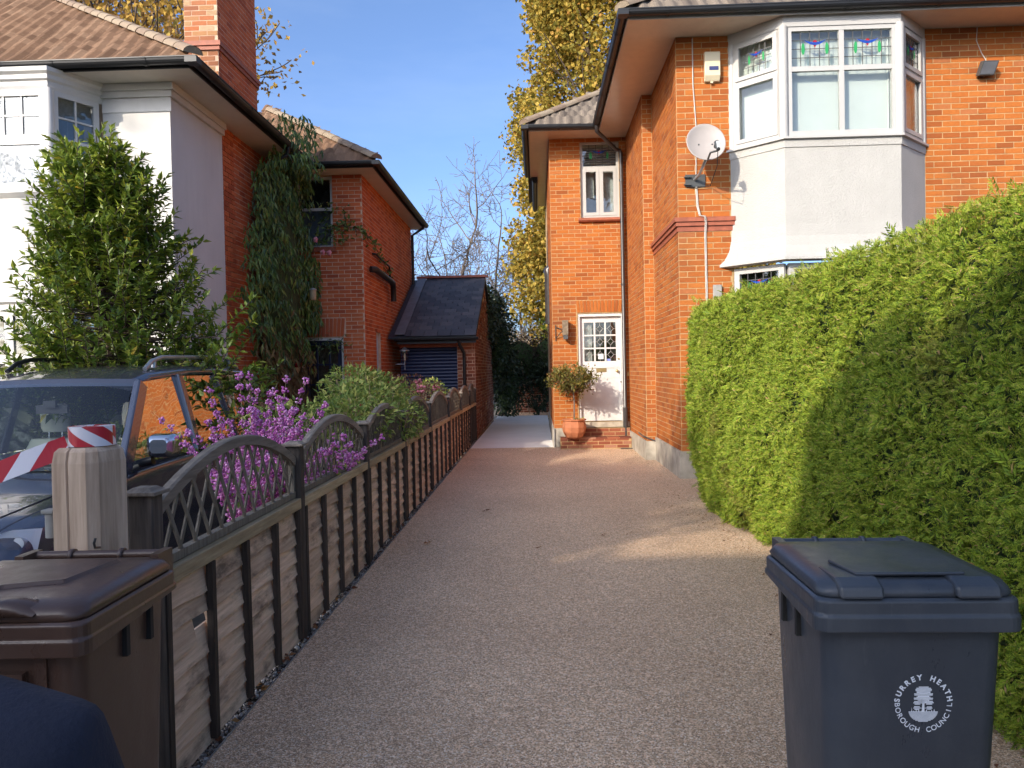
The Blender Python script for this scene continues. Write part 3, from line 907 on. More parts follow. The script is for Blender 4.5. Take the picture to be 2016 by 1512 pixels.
def right_house():
    H = thing('brick_house', 'orange brick house with white bay window, right of the drive behind the hedge', 'house', (4.0, 12.0, 0))
    bricks = Pieces(H, 'brick', 'brickwork', M['brick_r'])
    YF, YW, XS, XJ, XW = 10.2, 14.5, 1.90, 1.74, 0.30
    SOF = 5.83
    T = 0.24
    F0 = (0, -1, 0); LT = (-1, 0, 0)
    # front wall left of the bay, and right of it
    f = Fr((XS, YF, 0), (1, 0, 0), F0)
    band = (3.27, 3.46)
    wall_mesh(f, 0, 0.72, 0.36, SOF, t=T).build('wall', M['mortar_r'], H)
    lay_bricks(bricks, f, 0, 0.70, 0.36, band[0], hidden=under_hedge)
    lay_bricks(bricks, f, 0, 0.70, band[1], SOF - 0.002, hidden=under_hedge)
    MB().box(-0.03, 0.72, 0.0, 0.03, -0.3, 0.36, f).box(-0.03, -0.001, -2.1, 0.0, -0.3, 0.36, f).build('plinth', M['cement'], H)
    f2 = Fr((5.12, YF, 0), (1, 0, 0), F0)
    wall_mesh(f2, 0, 5.5, 0.0, SOF, t=T).build('wall', M['mortar_r'], H)
    lay_bricks(bricks, f2, 0, 5.5, 0.8, SOF - 0.002, hidden=under_hedge)
    # side wall, recess and jog
    f3 = Fr((XS, 12.3, 0), (0, -1, 0), LT)          # a runs from the jog to the front
    wall_mesh(f3, 0, 2.1 - T, 0.36, SOF, t=T).build('wall', M['mortar_r'], H)
    lay_bricks(bricks, f3, 0, 2.1, 0.36, band[0]); lay_bricks(bricks, f3, 0, 2.1, band[1], SOF - 0.002)
    f4 = Fr((XJ, 12.3, 0), (1, 0, 0), F0)
    wall_mesh(f4, 0, 0.16, 0.30, SOF, t=T).build('wall', M['mortar_r'], H)
    lay_bricks(bricks, f4, 0, 0.155, 0.30, SOF - 0.002, start=0.08)
    f5 = Fr((XJ, YW, 0), (0, -1, 0), LT)
    wall_mesh(f5, 0, 2.2 - T, 0.30, SOF, t=T).build('wall', M['mortar_r'], H)
    lay_bricks(bricks, f5, 0, 2.2, 0.30, SOF - 0.002)
    MB().box(XJ - 0.025, XJ - 0.001, 12.275, YW, -0.3, 0.30).box(XJ, XS, 12.275, 12.297, -0.3, 0.30).build('plinth', M['cement'], H)
    # moulded string course wrapping the corner
    sc = MB()
    for (z0, z1, e) in ((3.40, 3.455, 0.055), (3.345, 3.398, 0.035), (3.275, 3.342, 0.012)):
        sc.box(-e, 0.74, 0.0, e, z0, z1, f)
        sc.box(-e, -0.001, -2.1, -0.001, z0, z1, f)
    sc.build('string_course', M['terra_sill'], H)
    # the wing with the door
    fw = Fr((XW, YW, 0), (1, 0, 0), F0)
    win = (0.58, 1.31, 4.33, SOF - 0.06)
    door = (0.48, 1.36, 0.47, 2.53)
    holes = [win, door]
    wall_mesh(fw, 0, 1.44, 0.36, SOF, holes, t=T).build('wall', M['mortar_r'], H)
    lay_bricks(bricks, fw, 0, 1.44, 0.36, 2.775, [(0.46, 1.38, 0.0, 2.78)])
    lay_bricks(bricks, fw, 0, 1.44, 2.78, SOF - 0.002, [win])
    soldiers(bricks, fw, 0.46, 1.38, 2.545, 2.775, 14, 0.10)
    MB().box(0, 0.46, 0.0, 0.02, -0.3, 0.36, fw).box(-0.02, 0, -6, 0.02, -0.3, 0.36, fw).build('plinth', M['cement'], H)
    fl = Fr((XW, 21.0, 0), (0, -1, 0), LT)
    wall_mesh(fl, 0, 6.5 - T, 0.36, SOF, t=T).build('wall', M['mortar_r'], H)
    lay_bricks(bricks, fl, 3.0, 6.5, 0.36, SOF - 0.002)
    # wing window
    w = window(H, fw, *win, [], [5.29], M['upvc'], M['glass'], 0.05, 0.022, b=-0.09)
    cs = w_cells[w.name]
    top = [c for c in cs if c[2] > 5.2][0]; bot = [c for c in cs if c[2] < 5.0][0]
    stained(w, fw, *top, -0.09)
    mb = MB(); mid = (bot[0] + bot[1]) / 2
    for (s0, s1) in ((bot[0], mid - 0.012), (mid + 0.012, bot[1])):
        mb.box(s0, s0 + 0.055, -0.085, -0.05, bot[2], bot[3], fw); mb.box(s1 - 0.055, s1, -0.085, -0.05, bot[2], bot[3], fw)
        mb.box(s0 + 0.055, s1 - 0.055, -0.085, -0.05, bot[2], bot[2] + 0.06, fw); mb.box(s0 + 0.055, s1 - 0.055, -0.085, -0.05, bot[3] - 0.06, bot[3], fw)
    mb.box(mid - 0.012, mid + 0.012, -0.085, -0.06, bot[2], bot[3], fw)
    mb.build('casement', M['upvc'], w)
    MB().box(win[0] + 0.05, win[0] + 0.27, -0.26, -0.24, 4.75, 5.30, fw).box(win[0] + 0.43, win[1] - 0.05, -0.26, -0.24, 4.35, 5.30, fw).build('curtain', M['net'], w)
    mb = MB()
    for k in range(9): mb.box(win[0] + 0.03, win[1] - 0.03, -0.20, -0.17, 5.34 + k * 0.045, 5.352 + k * 0.045, fw)
    mb.build('blind', M['net'], w)
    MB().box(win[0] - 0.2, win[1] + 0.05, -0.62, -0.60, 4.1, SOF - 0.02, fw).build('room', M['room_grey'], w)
    mb = MB()
    mb.prism([fw.p(0.53, 0, 4.335), fw.p(0.53, 0.075, 4.30), fw.p(0.53, 0.085, 4.275), fw.p(0.53, 0.06, 4.25), fw.p(0.53, 0, 4.245)], fw.u * 0.87)
    mb.build('window_sill', M['terra_sill'], H)
    # bay: three faces, z ranges
    P = [Vector((2.60, YF, 0)), Vector((3.14, 9.68, 0)), Vector((4.57, 9.68, 0)), Vector((5.12, YF, 0))]
    zs0, zs1, ztr = 4.33, 5.70, 5.17
    bay_faces = []
    for i in range(3):
        u = (P[i + 1] - P[i]).normalized(); n = Vector((u.y, -u.x, 0))
        bay_faces.append((Fr(P[i], u, n), (P[i + 1] - P[i]).length))
    def ring(off, z):
        """bay outline pushed out by off, ends on the wall"""
        out = []
        out.append(Vector((P[0].x - off * 1.1, YF, z)))
        out.append(Vector((P[1].x - off * 0.42, P[1].y - off, z))); out.append(Vector((P[2].x + off * 0.42, P[2].y - off, z)))
        out.append(Vector((P[3].x + off * 1.1, YF, z)))
        return out
    mb = MB()
    prof = [(0.0, zs0 - 0.10), (0.0, 3.25), (0.01, 3.10), (0.04, 2.98), (0.09, 2.88), (0.15, 2.82), (0.155, 2.79), (0.04, 2.775)]
    mb.loft([ring(o, z) for o, z in prof], False, False, (False, False))
    apron = mb.build('bay_apron', M['render_r'], H)
    MB().loft([ring(0.012, zs0 - 0.002), ring(0.012, zs0 - 0.13), ring(-0.02, zs0 - 0.14)], False, False, (False, False)).build('lead_apron', M['render_r'], H)
    MB().loft([ring(-0.05, zs0 + 0.001), ring(0.05, zs0 - 0.004), ring(0.05, zs0 - 0.03), ring(0.0, zs0 - 0.035)], False, False, (False, False)).build('window_sill', M['upvc'], H)
    for i, (fb, L) in enumerate(bay_faces):
        if i == 1:
            w = window(H, fb, 0.035, L - 0.035, zs0 + 0.005, zs1, [L / 2], [ztr], M['upvc'], M['glass'], 0.065, 0.03, b=-0.03, name='bay_window')
        else:
            w = window(H, fb, 0.04, L - 0.04, zs0 + 0.005, zs1, [], [ztr], M['upvc'], M['glass'], 0.065, 0.045, b=-0.03, name='bay_window')
            mb = MB()
            for (z0, z1) in ((zs0 + 0.05, ztr - 0.02), (ztr + 0.02, zs1 - 0.04)):
                a0, a1 = 0.085, L - 0.085
                mb.box(a0, a0 + 0.055, -0.02, 0.012, z0, z1, fb); mb.box(a1 - 0.055, a1, -0.02, 0.012, z0, z1, fb)
                mb.box(a0 + 0.055, a1 - 0.055, -0.02, 0.012, z0, z0 + 0.05, fb); mb.box(a0 + 0.055, a1 - 0.055, -0.02, 0.012, z1 - 0.05, z1, fb)
            mb.build('casement', M['upvc'], w)
        for c in w_cells[w.name]:
            if c[2] > ztr:
                ins = 0 if i == 1 else 0.075
                stained(w, fb, c[0] + ins, c[1] - ins, c[2] + ins * 0.5, c[3] - ins * 0.5, -0.03)
        MB().box(0.03, L - 0.03, -0.17, -0.155, zs0, zs1, fb).build('blind', M['blind'], w)
    for k, (q, r) in enumerate(((P[1], 0.045), (P[2], 0.045), (P[0] + Vector((0.03, -0.02, 0)), 0.03), (P[3] + Vector((-0.03, -0.02, 0)), 0.03))):
        MB().tube([(q.x, q.y + 0.03, zs0), (q.x, q.y + 0.03, zs1)], r + 0.02, 6).build('corner_post', M['upvc'], H)
    MB().loft([ring(0.012, zs1 - 0.01), ring(0.012, SOF - 0.002)], False, False, (False, False)).build('bay_fascia', M['upvc'], H)
    # lower bay window just showing over the hedge
    for i, (fb, L) in enumerate(bay_faces):
        w = window(H, fb, 0.03, L - 0.03, 1.25, 2.76, [L / 2] if i == 1 else [], [2.3], M['upvc'], M['glass'], 0.075, 0.03, b=-0.03, name='bay_window')
        for c in w_cells[w.name]:
            if c[2] > 2.2: stained(w, fb, *c, -0.03)
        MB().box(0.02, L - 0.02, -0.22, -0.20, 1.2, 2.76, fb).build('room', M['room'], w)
    MB().loft([ring(0.0, 1.24), ring(0.0, -0.1)], False, False, (False, False)).build('bay_base', M['render_r'], H)
    # eaves: soffit slab, fascias, gutters, roof
    EP = [(11.0, 9.62), (1.22, 9.62), (1.22, 13.95), (-0.06, 13.95), (-0.06, 17.3), (0.1, 17.3), (0.1, 20.4), (11.0, 20.4)]
    MB().prism([(x, y, SOF) for x, y in EP], (0, 0, 0.03)).build('soffit', M['soffit'], H)
    mb = MB()
    mb.box(1.235, 11.0, 9.60, 9.618, SOF - 0.02, 5.915); mb.box(1.20, 1.218, 9.60, 13.93, SOF - 0.02, 5.915)
    mb.box(-0.08, 1.198, 13.93, 13.948, SOF - 0.02, 5.915); mb.box(-0.08, -0.062, 13.95, 17.3, SOF - 0.02, 5.915)
    mb.box(0.08, 0.098, 17.3, 20.4, SOF - 0.15, 5.9)
    mb.build('fascia', M['upvc'], H)
    gz = 5.885
    g = gutter(H, [(11.0, 9.535, gz + 0.02), (1.14, 9.535, gz), (1.14, 13.87, gz - 0.02)], brk=1.05)
    gutter(H, [(1.08, 13.865, gz - 0.02), (-0.145, 13.865, gz), (-0.145, 17.3, gz)], brk=0.9)
    gutter(H, [(0.02, 17.35, gz - 0.14), (0.02, 20.4, gz - 0.14)], brk=0.9)
    z0 = 5.895; k = 0.69
    r = MB()
    A = Vector((1.16, 9.56, z0)); B = Vector((11.0, 9.56, z0)); R1 = Vector((6.5, 14.9, z0 + 5.34 * k)); C = Vector((1.16, 20.4, z0)); D = Vector((11.0, 20.4, z0)); R2 = Vector((11.0, 14.9, z0 + 5.34 * k))
    r.add([A, B, R2, R1, C, D], [(0, 1, 2, 3), (0, 3, 4), (3, 2, 5, 4), (1, 5, 2)])
    A = Vector((-0.13, 13.87, z0)); B = Vector((2.4, 13.87, z0)); h = Vector((2.3, 16.3, z0 + 2.43 * k)); C = Vector((-0.13, 20.4, z0)); D = Vector((2.4, 20.4, z0 + 2.43 * k))
    r.add([A, B, h, C, D], [(0, 1, 2), (0, 2, 4, 3)])
    r.build('roof', M['tile_r'], H)
    tiles = Pieces(H, 'roof_tile', 'roof_tiling', M['tile_r'], unit=PAN)
    s = math.sqrt(1 + k * k)
    tile_slope(tiles, (-0.13, 13.87, z0), (1, 0, 0), (0, 1, k), (0, -k, 1), 2.5, 2.4 * s, lambda a, b: a > b / s - 0.10 and b / s < 2.3)
    tile_slope(tiles, (1.16, 9.56, z0), (1, 0, 0), (0, 1, k), (0, -k, 1), 9.8, 3.2, lambda a, b: a > b / s - 0.10)
    hip_tiles(H, (-0.16, 13.84, z0 + 0.03), (2.25, 16.25, z0 + 2.38 * k + 0.03), M['ridge'])
    hip_tiles(H, (1.13, 9.53, z0 + 0.03), (3.1, 11.5, z0 + 2.0 * k + 0.03), M['ridge'])
    # down pipe with swan neck
    x = XJ - 0.10; y = YW - 0.10
    pipe(H, [(1.14, 13.70, 5.86), (1.14, 13.72, 5.72), (x - 0.10, y - 0.02, 5.57), (x - 0.02, y, 5.55), (x, y, 5.49), (x, y, 0.12), (x - 0.005, y - 0.05, 0.035)],
         0.036, M['pipe'], clips=[((x, y, z), (0, 0, 1)) for z in (5.0, 3.05, 0.72)])
    MB().tube([(x, y, 0.72), (x, y, 0.12)], 0.046, 12).build('pipe_shoe', M['pipe'], H)
    # boiler outlet on the passage side
    pipe(H, [(XW, 17.2, 2.5), (XW, 17.2, 3.6), (XW - 0.02, 17.2, 3.72), (XW + 0.02, 17.2, 3.74)], 0.10, M['pipe'], name='soil_pipe')
    # door
    fd = fw
    dr = MB().box(0.48, 0.52, -0.16, -0.02, 0.47, 2.53, fd).box(1.30, 1.36, -0.16, -0.02, 0.47, 2.53, fd).box(0.52, 1.30, -0.16, -0.02, 2.47, 2.53, fd).build('door_frame', M['wood_white'], H)
    leaf = MB()
    a0, a1, z0d, z1d = 0.525, 1.297, 0.485, 2.465
    gz0, gz1 = 1.62, 2.36; ga0, ga1 = 0.60, 1.205
    leaf.box(a0, a1, -0.13, -0.085, z0d, gz0 - 0.02, fd); leaf.box(a0, ga0, -0.13, -0.085, gz0 - 0.02, z1d, fd)
    leaf.box(ga1, a1, -0.13, -0.085, gz0 - 0.02, z1d, fd); leaf.box(ga0, ga1, -0.13, -0.085, gz1, z1d, fd)
    leaf.box(ga0, ga1, -0.13, -0.085, gz0 - 0.02, gz0, fd)
    leaf.box(a0, a1, -0.085, -0.07, gz0 - 0.13, gz0 - 0.085, fd)
    leaf.box(a0, a1, -0.085, -0.075, 0.80, 0.815, fd); leaf.box(a0, a1, -0.085, -0.078, 1.30, 1.31, fd)
    dleaf = leaf.build('door', M['wood_white'], H)
    bars = MB()
    for k_ in (1, 2):
        c = ga0 + (ga1 - ga0) * k_ / 3; bars.box(c - 0.016, c + 0.016, -0.125, -0.08, gz0, gz1, fd)
    for k_ in (1, 2):
        c = gz0 + (gz1 - gz0) * k_ / 3
        for j in range(3):
            b0 = ga0 + (ga1 - ga0) * j / 3 + (0.016 if j else 0); b1 = ga0 + (ga1 - ga0) * (j + 1) / 3 - (0.016 if j < 2 else 0)
            bars.box(b0, b1, -0.123, -0.082, c - 0.014, c + 0.014, fd)
    bars.build('glazing_bar', M['wood_white'], dleaf)
    for j in range(3):
        for i in range(3):
            b0 = ga0 + (ga1 - ga0) * j / 3; b1 = ga0 + (ga1 - ga0) * (j + 1) / 3; c0 = gz0 + (gz1 - gz0) * i / 3; c1 = gz0 + (gz1 - gz0) * (i + 1) / 3
            MB().box(b0, b1, -0.112, -0.106, c0, c1, fd).build('pane', M['glass'], dleaf)
            mb = MB(); cm, cz = (b0 + b1) / 2, (c0 + c1) / 2; ra, rz = 0.058, 0.065
            pts = [(cm, cz + rz), (cm + ra, cz), (cm, cz - rz), (cm - ra, cz)]
            for q in range(4):
                p0, p1 = pts[q], pts[(q + 1) % 4]
                mb.tube([fd.p(p0[0], -0.102, p0[1]), fd.p(p1[0], -0.102, p1[1])], 0.0045, 4)
            for p0, p1 in (((cm, c0), (cm, cz - rz)), ((cm, c1), (cm, cz + rz)), ((b0, cz), (cm - ra, cz)), ((b1, cz), (cm + ra, cz))):
                mb.tube([fd.p(p0[0], -0.102, p0[1]), fd.p(p1[0], -0.102, p1[1])], 0.0045, 4)
            mb.build('leading', M['came_lit'], dleaf)
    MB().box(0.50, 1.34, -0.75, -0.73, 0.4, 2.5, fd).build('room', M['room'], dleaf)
    mb = MB()
    for k_ in range(8):
        a = 0.60 + 0.021 * k_; mb.tube([fd.p(a, -0.19 + 0.008 * (k_ % 2), 1.6), fd.p(a, -0.19 + 0.008 * (k_ % 2), 2.4)], 0.0125, 6)
    mb.build('curtain', M['net'], dleaf)
    MB().box(0.865, 0.965, -0.104, -0.101, 1.66, 1.76, fd).build('notice', M['paper'], dleaf)
    MB().box(1.03, 1.095, -0.104, -0.101, 1.622, 1.665, fd).build('sticker', M['paper_blue'], dleaf)
    lp = MB().box(0.82, 1.01, -0.085, -0.072, 1.415, 1.485, fd).build('letter_plate', M['brass'], dleaf)
    MB().box(0.845, 0.985, -0.0718, -0.068, 1.435, 1.465, fd).build('letter_flap', M['brass'], lp)
    MB().ball(fd.p(1.215, -0.045, 1.43), 0.03, 12, 8).tube([fd.p(1.215, -0.085, 1.43), fd.p(1.215, -0.05, 1.43)], 0.013, 8).build('door_knob', M['brass'], dleaf)
    MB().tube([fd.p(1.25, -0.085, 1.66), fd.p(1.25, -0.07, 1.66)], 0.018, 12).build('lock', M['brass'], dleaf)
    MB().tube([fd.p(1.285, -0.085, 1.22), fd.p(1.285, -0.07, 1.22)], 0.013, 10).build('lock', M['dish_dark'], dleaf)
    MB().box(1.398, 1.43, 0.008, 0.03, 1.33, 1.40, fd).build('doorbell', M['brass'], H)
    # steps: stone threshold and two brick steps
    MB().box(0.55, 1.42, -0.2, 0.05, 0.372, 0.468, fd).build('threshold', M['stone_sill'], H)
    MB().box(0.50, 1.42, 0.0, 0.14, 0.0, 0.36, fd).box(0.10, 1.41, 0.141, 0.42, 0.0, 0.205, fd).build('step', M['mortar_r'], H)
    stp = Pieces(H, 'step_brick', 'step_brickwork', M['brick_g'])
    f6 = Fr(fd.p(0, 0.42, 0), fd.u, fd.n); f7 = Fr(fd.p(0, 0.14, 0), fd.u, fd.n)
    lay_bricks(stp, f6, 0.10, 1.41, 0.012, 0.205); lay_bricks(stp, f7, 0.50, 1.42, 0.215, 0.36)
    for k_ in range(6):
        c = fd.p(0.10 + 0.218 * (k_ + 0.5), 0.285, 0.197); stp.add(c, (0.208, 0.28, 0.03), rot_from(fd.u, -fd.n, fd.z))
    stp.finish()
    # wall light on its bracket is a thing of its own further down
    bricks.finish(); tiles.finish()
    return H, fw, f, f2
RH, FW, FMAIN, FRIGHT = right_house()
# ------------------------------------------------------------------ left house
def left_house():
    H = thing('white_house', 'white rendered house with red brick wing and tall chimney, left of the drive', 'house', (-6.0, 12.0, -0.3))
    bricks = Pieces(H, 'brick', 'brickwork', M['brick_l'])
    YF, YW, XS, XW = 9.7, 14.4, -4.65, -3.26
    SOF = 5.25; T = 0.24
    F0 = (0, -1, 0); RT = (1, 0, 0)
    # white front wall and side return
    f = Fr((-5.53, YF, 0), (1, 0, 0), F0)
    wall_mesh(f, 0, 0.88, -0.3, SOF, t=T).build('wall', M['render_l'], H)
    fs = Fr((XS, YF, 0), (0, 1, 0), RT)
    wall_mesh(fs, T, 1.62, -0.3, SOF, t=T).build('wall', M['render_l'], H)
    wall_mesh(fs, 1.62, 4.7, -0.3, SOF, t=T, b=-0.012).build('wall', M['mortar_l'], H)
    lay_bricks(bricks, fs, 1.62, 2.05, 0.9, SOF - 0.002, proud=-0.001)
    fs2 = Fr((XS - 0.012, YF, 0), (0, 1, 0), RT)
    lay_bricks(bricks, fs2, 2.05, 4.7, 0.9, SOF - 0.002)
    # wing
    fw = Fr((XS, YW, 0), (1, 0, 0), F0)
    L = XW - XS
    win = (0.13, 0.82, 3.88, SOF - 0.02); door = (0.14, 0.97, 0.0, 2.17)
    wall_mesh(fw, 0, L, -0.3, SOF, [win, door], t=T).build('wall', M['mortar_l'], H)
    lay_bricks(bricks, fw, 0, L, 0.3, 2.17, [win, door]); lay_bricks(bricks, fw, 0, L, 2.17, 2.55, [(0.02, 1.02, 2.0, 2.56)])
    lay_bricks(bricks, fw, 0, L, 2.55, SOF - 0.002, [win])
    soldiers(bricks, fw, 0.04, 1.0, 2.185, 2.54, 13, 0.10)
    fr_ = Fr((XW, YW, 0), (0, 1, 0), RT)
    sw = (1.0, 1.42, 0.9, 2.32)
    wall_mesh(fr_, T, 5.6, -0.3, SOF, [sw], t=T).build('wall', M['mortar_l'], H)
    lay_bricks(bricks, fr_, 0, 5.6, 0.5, SOF - 0.002, [sw])
    w = window(H, fr_, *sw, [], [], M['wood_white'], M['glass'], 0.05, b=-0.08)
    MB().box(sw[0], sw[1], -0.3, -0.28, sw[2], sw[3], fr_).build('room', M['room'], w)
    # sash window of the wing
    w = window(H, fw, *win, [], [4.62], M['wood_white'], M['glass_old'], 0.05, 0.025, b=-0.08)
    MB().box(win[0], win[1], -0.3, -0.28, win[2], win[3], fw).build('room', M['room_grey'], w)  # blue-grey backing stands in for the reflection in the lower pane
    MB().box(win[0] + 0.02, win[1] - 0.02, -0.2, -0.19, 4.66, win[3], fw).build('blind', M['room'], w)
    MB().box(win[0] - 0.05, win[1] + 0.06, 0.0, 0.06, 3.80, 3.872, fw).build('window_sill', M['terra_sill'], H)
    # navy glazed door
    MB().box(door[0], door[0] + 0.05, -0.14, -0.02, 0.0, 2.17, fw).box(door[1] - 0.04, door[1], -0.14, -0.02, 0.0, 2.17, fw).box(door[0] + 0.05, door[1] - 0.04, -0.14, -0.02, 2.12, 2.17, fw).build('door_frame', M['wood_white'], H)
    d = window(H, fw, door[0] + 0.052, door[1] - 0.042, 0.02, 2.118, [door[0] + 0.052 + 0.246, door[0] + 0.052 + 0.49], [0.9, 1.28, 1.66], M['navy_door'], M['glass'], 0.085, 0.014, b=-0.09, name='door')
    MB().box(door[0], door[1], -0.26, -0.24, 0, 2.1, fw).build('curtain', M['curtain_br'], d)
    # bay
    P = [Vector((-7.9, YF, 0)), Vector((-7.57, 9.1, 0)), Vector((-5.86, 9.1, 0)), Vector((-5.53, YF, 0))]
    def ring(off, z):
        return [Vector((P[0].x - off, YF, z)), Vector((P[1].x - off * 0.6, P[1].y - off, z)), Vector((P[2].x + off * 0.6, P[2].y - off, z)), Vector((P[3].x + off, YF, z))]
    z0, z1 = 3.80, 5.02
    MB().loft([ring(0, 3.70), ring(0, 2.52)], False, False, (False, False)).build('bay_apron', M['render_l'], H)
    MB().loft([ring(-0.05, 3.80), ring(0.05, 3.79), ring(0.055, 3.76), ring(0.02, 3.72), ring(0.0, 3.70)], False, False, (False, False)).build('window_sill', M['wood_white'], H)
    MB().loft([ring(0.0, z1 - 0.01), ring(0.015, 5.05), ring(0.02, 5.10), ring(0.05, 5.12), ring(0.055, 5.17), ring(0.09, 5.20), ring(0.095, SOF - 0.002)], False, False, (False, False)).build('cornice', M['wood_white'], H)
    MB().loft([ring(0.0, 2.52), ring(0.05, 2.50), ring(0.06, 2.44), ring(0.02, 2.41), ring(0.02, 2.34)], False, False, (False, False)).build('cornice', M['wood_white'], H)
    for i in range(3):
        u = (P[i + 1] - P[i]).normalized(); n = Vector((u.y, -u.x, 0)); fb = Fr(P[i], u, n); Lb = (P[i + 1] - P[i]).length
        for (q0, q1, up) in ((z0, z1, True), (1.0, 2.36, False)):
            if i == 1:
                cols = [Lb * 0.5] if up else [Lb * 0.33, Lb * 0.66]
                w = window(H, fb, 0.03, Lb - 0.03, q0, q1, cols, [q0 + (q1 - q0) * (0.5 if up else 0.55)], M['wood_white'], M['glass_old'], 0.085, 0.055 if not up else 0.06, b=-0.03, name='bay_window')
            else:
                w = window(H, fb, 0.05, Lb - 0.05, q0, q1, [], [q0 + (q1 - q0) * 0.52], M['wood_white'], M['glass_old'], 0.07, 0.02, b=-0.03, name='bay_window')
            for c in w_cells[w.name]:
                if c[2] > q0 + (q1 - q0) * 0.4:
                    mb = MB()
                    nx = 3 if (i == 1 and up) else 2
                    for k in range(1, nx):
                        x = c[0] + (c[1] - c[0]) * k / nx; mb.box(x - 0.011, x + 0.011, -0.045, -0.012, c[2], c[3], fb)
                    for k in range(nx):
                        x0 = c[0] + (c[1] - c[0]) * k / nx + (0.011 if k else 0); x1 = c[0] + (c[1] - c[0]) * (k + 1) / nx - (0.011 if k < nx - 1 else 0)
                        zc = (c[2] + c[3]) / 2; mb.box(x0, x1, -0.043, -0.014, zc - 0.011, zc + 0.011, fb)
                    mb.build('glazing_bar', M['wood_white'], w)
            if up and i == 1:
                MB().box(0.05, Lb - 0.05, -0.22, -0.21, q0 + 0.62, q1, fb).build('blind', M['curtain_wh'], w)
            if up and i == 2:
                MB().box(0.05, Lb - 0.05, -0.14, -0.13, q0 + 0.92, q1, fb).build('blind', M['net'], w)
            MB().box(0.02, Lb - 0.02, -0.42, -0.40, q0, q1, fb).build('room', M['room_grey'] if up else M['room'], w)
    for q in (P[1], P[2]):
        for (q0, q1) in ((z0, z1), (1.0, 2.36)):
            MB().tube([(q.x, q.y + 0.02, q0), (q.x, q.y + 0.02, q1)], 0.055, 8).build('corner_post', M['wood_white'], H)
    MB().loft([ring(0, 0.99), ring(0, -0.3)], False, False, (False, False)).build('bay_base', M['render_l'], H)
    fl = Fr((-13.0, YF, 0), (1, 0, 0), F0)
    wall_mesh(fl, 0, 5.1, -0.3, SOF, t=T).build('wall', M['render_l'], H)
    # moulded cornice along the wall under the soffit
    mb = MB()
    for (a, b, e) in ((5.16, SOF - 0.002, 0.075), (5.08, 5.158, 0.045)):
        mb.box(0.0, 0.88 + e, 0.001, e, a, b, f); mb.box(-0.0, 1.62, 0.001, e, a, b, fs)
    mb.build('cornice', M['wood_white'], H)
    MB().box(0.0, 0.90, 0.0, 0.012, 4.90, 5.078, f).build('frieze', M['wood_white'], H)
    # eaves
    EP = [(-13.2, 9.2), (-4.16, 9.2), (-4.16, 13.9), (-2.94, 13.9), (-2.94, 20.2), (-13.2, 20.2)]
    MB().prism([(x, y, SOF) for x, y in EP], (0, 0, 0.03)).build('soffit', M['soffit_l'], H)
    mb = MB()
    mb.box(-13.2, -4.145, 9.18, 9.198, SOF - 0.015, 5.33); mb.box(-4.158, -4.142, 9.2, 13.88, SOF - 0.015, 5.33)
    mb.box(-4.14, -2.925, 13.88, 13.898, SOF - 0.015, 5.33); mb.box(-2.938, -2.922, 13.9, 20.2, SOF - 0.015, 5.33)
    mb.build('fascia', M['black'], H)
    gz = 5.315
    gutter(H, [(-13.2, 9.11, gz), (-4.07, 9.11, gz), (-4.07, 13.82, gz)], r=0.064, brk=1.1)
    gutter(H, [(-4.0, 13.81, gz), (-2.85, 13.81, gz), (-2.85, 20.0, gz)], r=0.06, brk=1.0)
    zr = 5.34; k = 0.66; s = math.sqrt(1 + k * k)
    r = MB()
    A = Vector((-13.2, 9.13, zr)); B = Vector((-4.09, 9.13, zr)); R1 = Vector((-9.6, 14.64, zr + 5.51 * k)); R0 = Vector((-13.2, 14.64, zr + 5.51 * k)); C = Vector((-4.09, 20.2, zr)); D = Vector((-13.2, 20.2, zr))
    r.add([A, B, R1, R0, C, D], [(0, 1, 2, 3), (1, 4, 2), (2, 4, 5, 3), (0, 3, 5)])
    A = Vector((-2.87, 13.83, zr)); B = Vector((-6.0, 13.83, zr)); h = Vector((-6.0, 16.96, zr + 3.13 * k)); C = Vector((-2.87, 20.2, zr)); D = Vector((-6.0, 20.2, zr + 3.13 * k))
    r.add([A, B, h, C, D], [(0, 2, 1), (0, 3, 4, 2)])
    r.build('roof', M['tile_l'], H)
    tiles = Pieces(H, 'roof_tile', 'roof_tiling', M['tile_l'], unit=PAN)
    tile_slope(tiles, (-13.2, 9.13, zr), (1, 0, 0), (0, 1, k), (0, -k, 1), 9.11, 5.5 * s, lambda a, b: 9.11 - a > b / s - 0.10)
    tile_slope(tiles, (-6.0, 13.83, zr), (1, 0, 0), (0, 1, k), (0, -k, 1), 3.13, 3.1 * s, lambda a, b: 3.13 - a > b / s - 0.10)
    tiles.finish()
    hip_tiles(H, (-4.06, 9.10, zr + 0.03), (-9.55, 14.6, zr + 5.5 * k + 0.03), M['ridge'])
    hip_tiles(H, (-2.84, 13.80, zr + 0.03), (-5.9, 16.86, zr + 3.06 * k + 0.03), M['ridge'])
    # chimney stack: moulded string, wide shaft
    ch = Pieces(H, 'chimney_brick', 'chimney_brickwork', M['brick_c'])
    x0, x1, y0, y1 = -5.12, -4.62, 11.2, 12.75
    MB().box(x0, x1, y0, y1, 5.3, 8.6).build('chimney', M['mortar_l'], H)
    lay_bricks(ch, Fr((x0, y0, 0), (1, 0, 0), F0), 0, x1 - x0, 5.4, 8.6)
    MB().box(x0 - 0.05, x1 + 0.05, y0 - 0.05, y1 + 0.05, 6.36, 6.43).box(x0 - 0.03, x1 + 0.03, y0 - 0.03, y1 + 0.03, 6.30, 6.36).build('chimney_band', M['terra_sill'], H)
    c2 = Pieces(H, 'brick', 'chimney_side_brickwork', M['brick_l'], limit=0)
    lay_bricks(c2, Fr((x1, y0, 0), (0, 1, 0), RT), 0, y1 - y0, 5.4, 8.6)
    ch.finish(); c2.finish()
    bricks.finish()
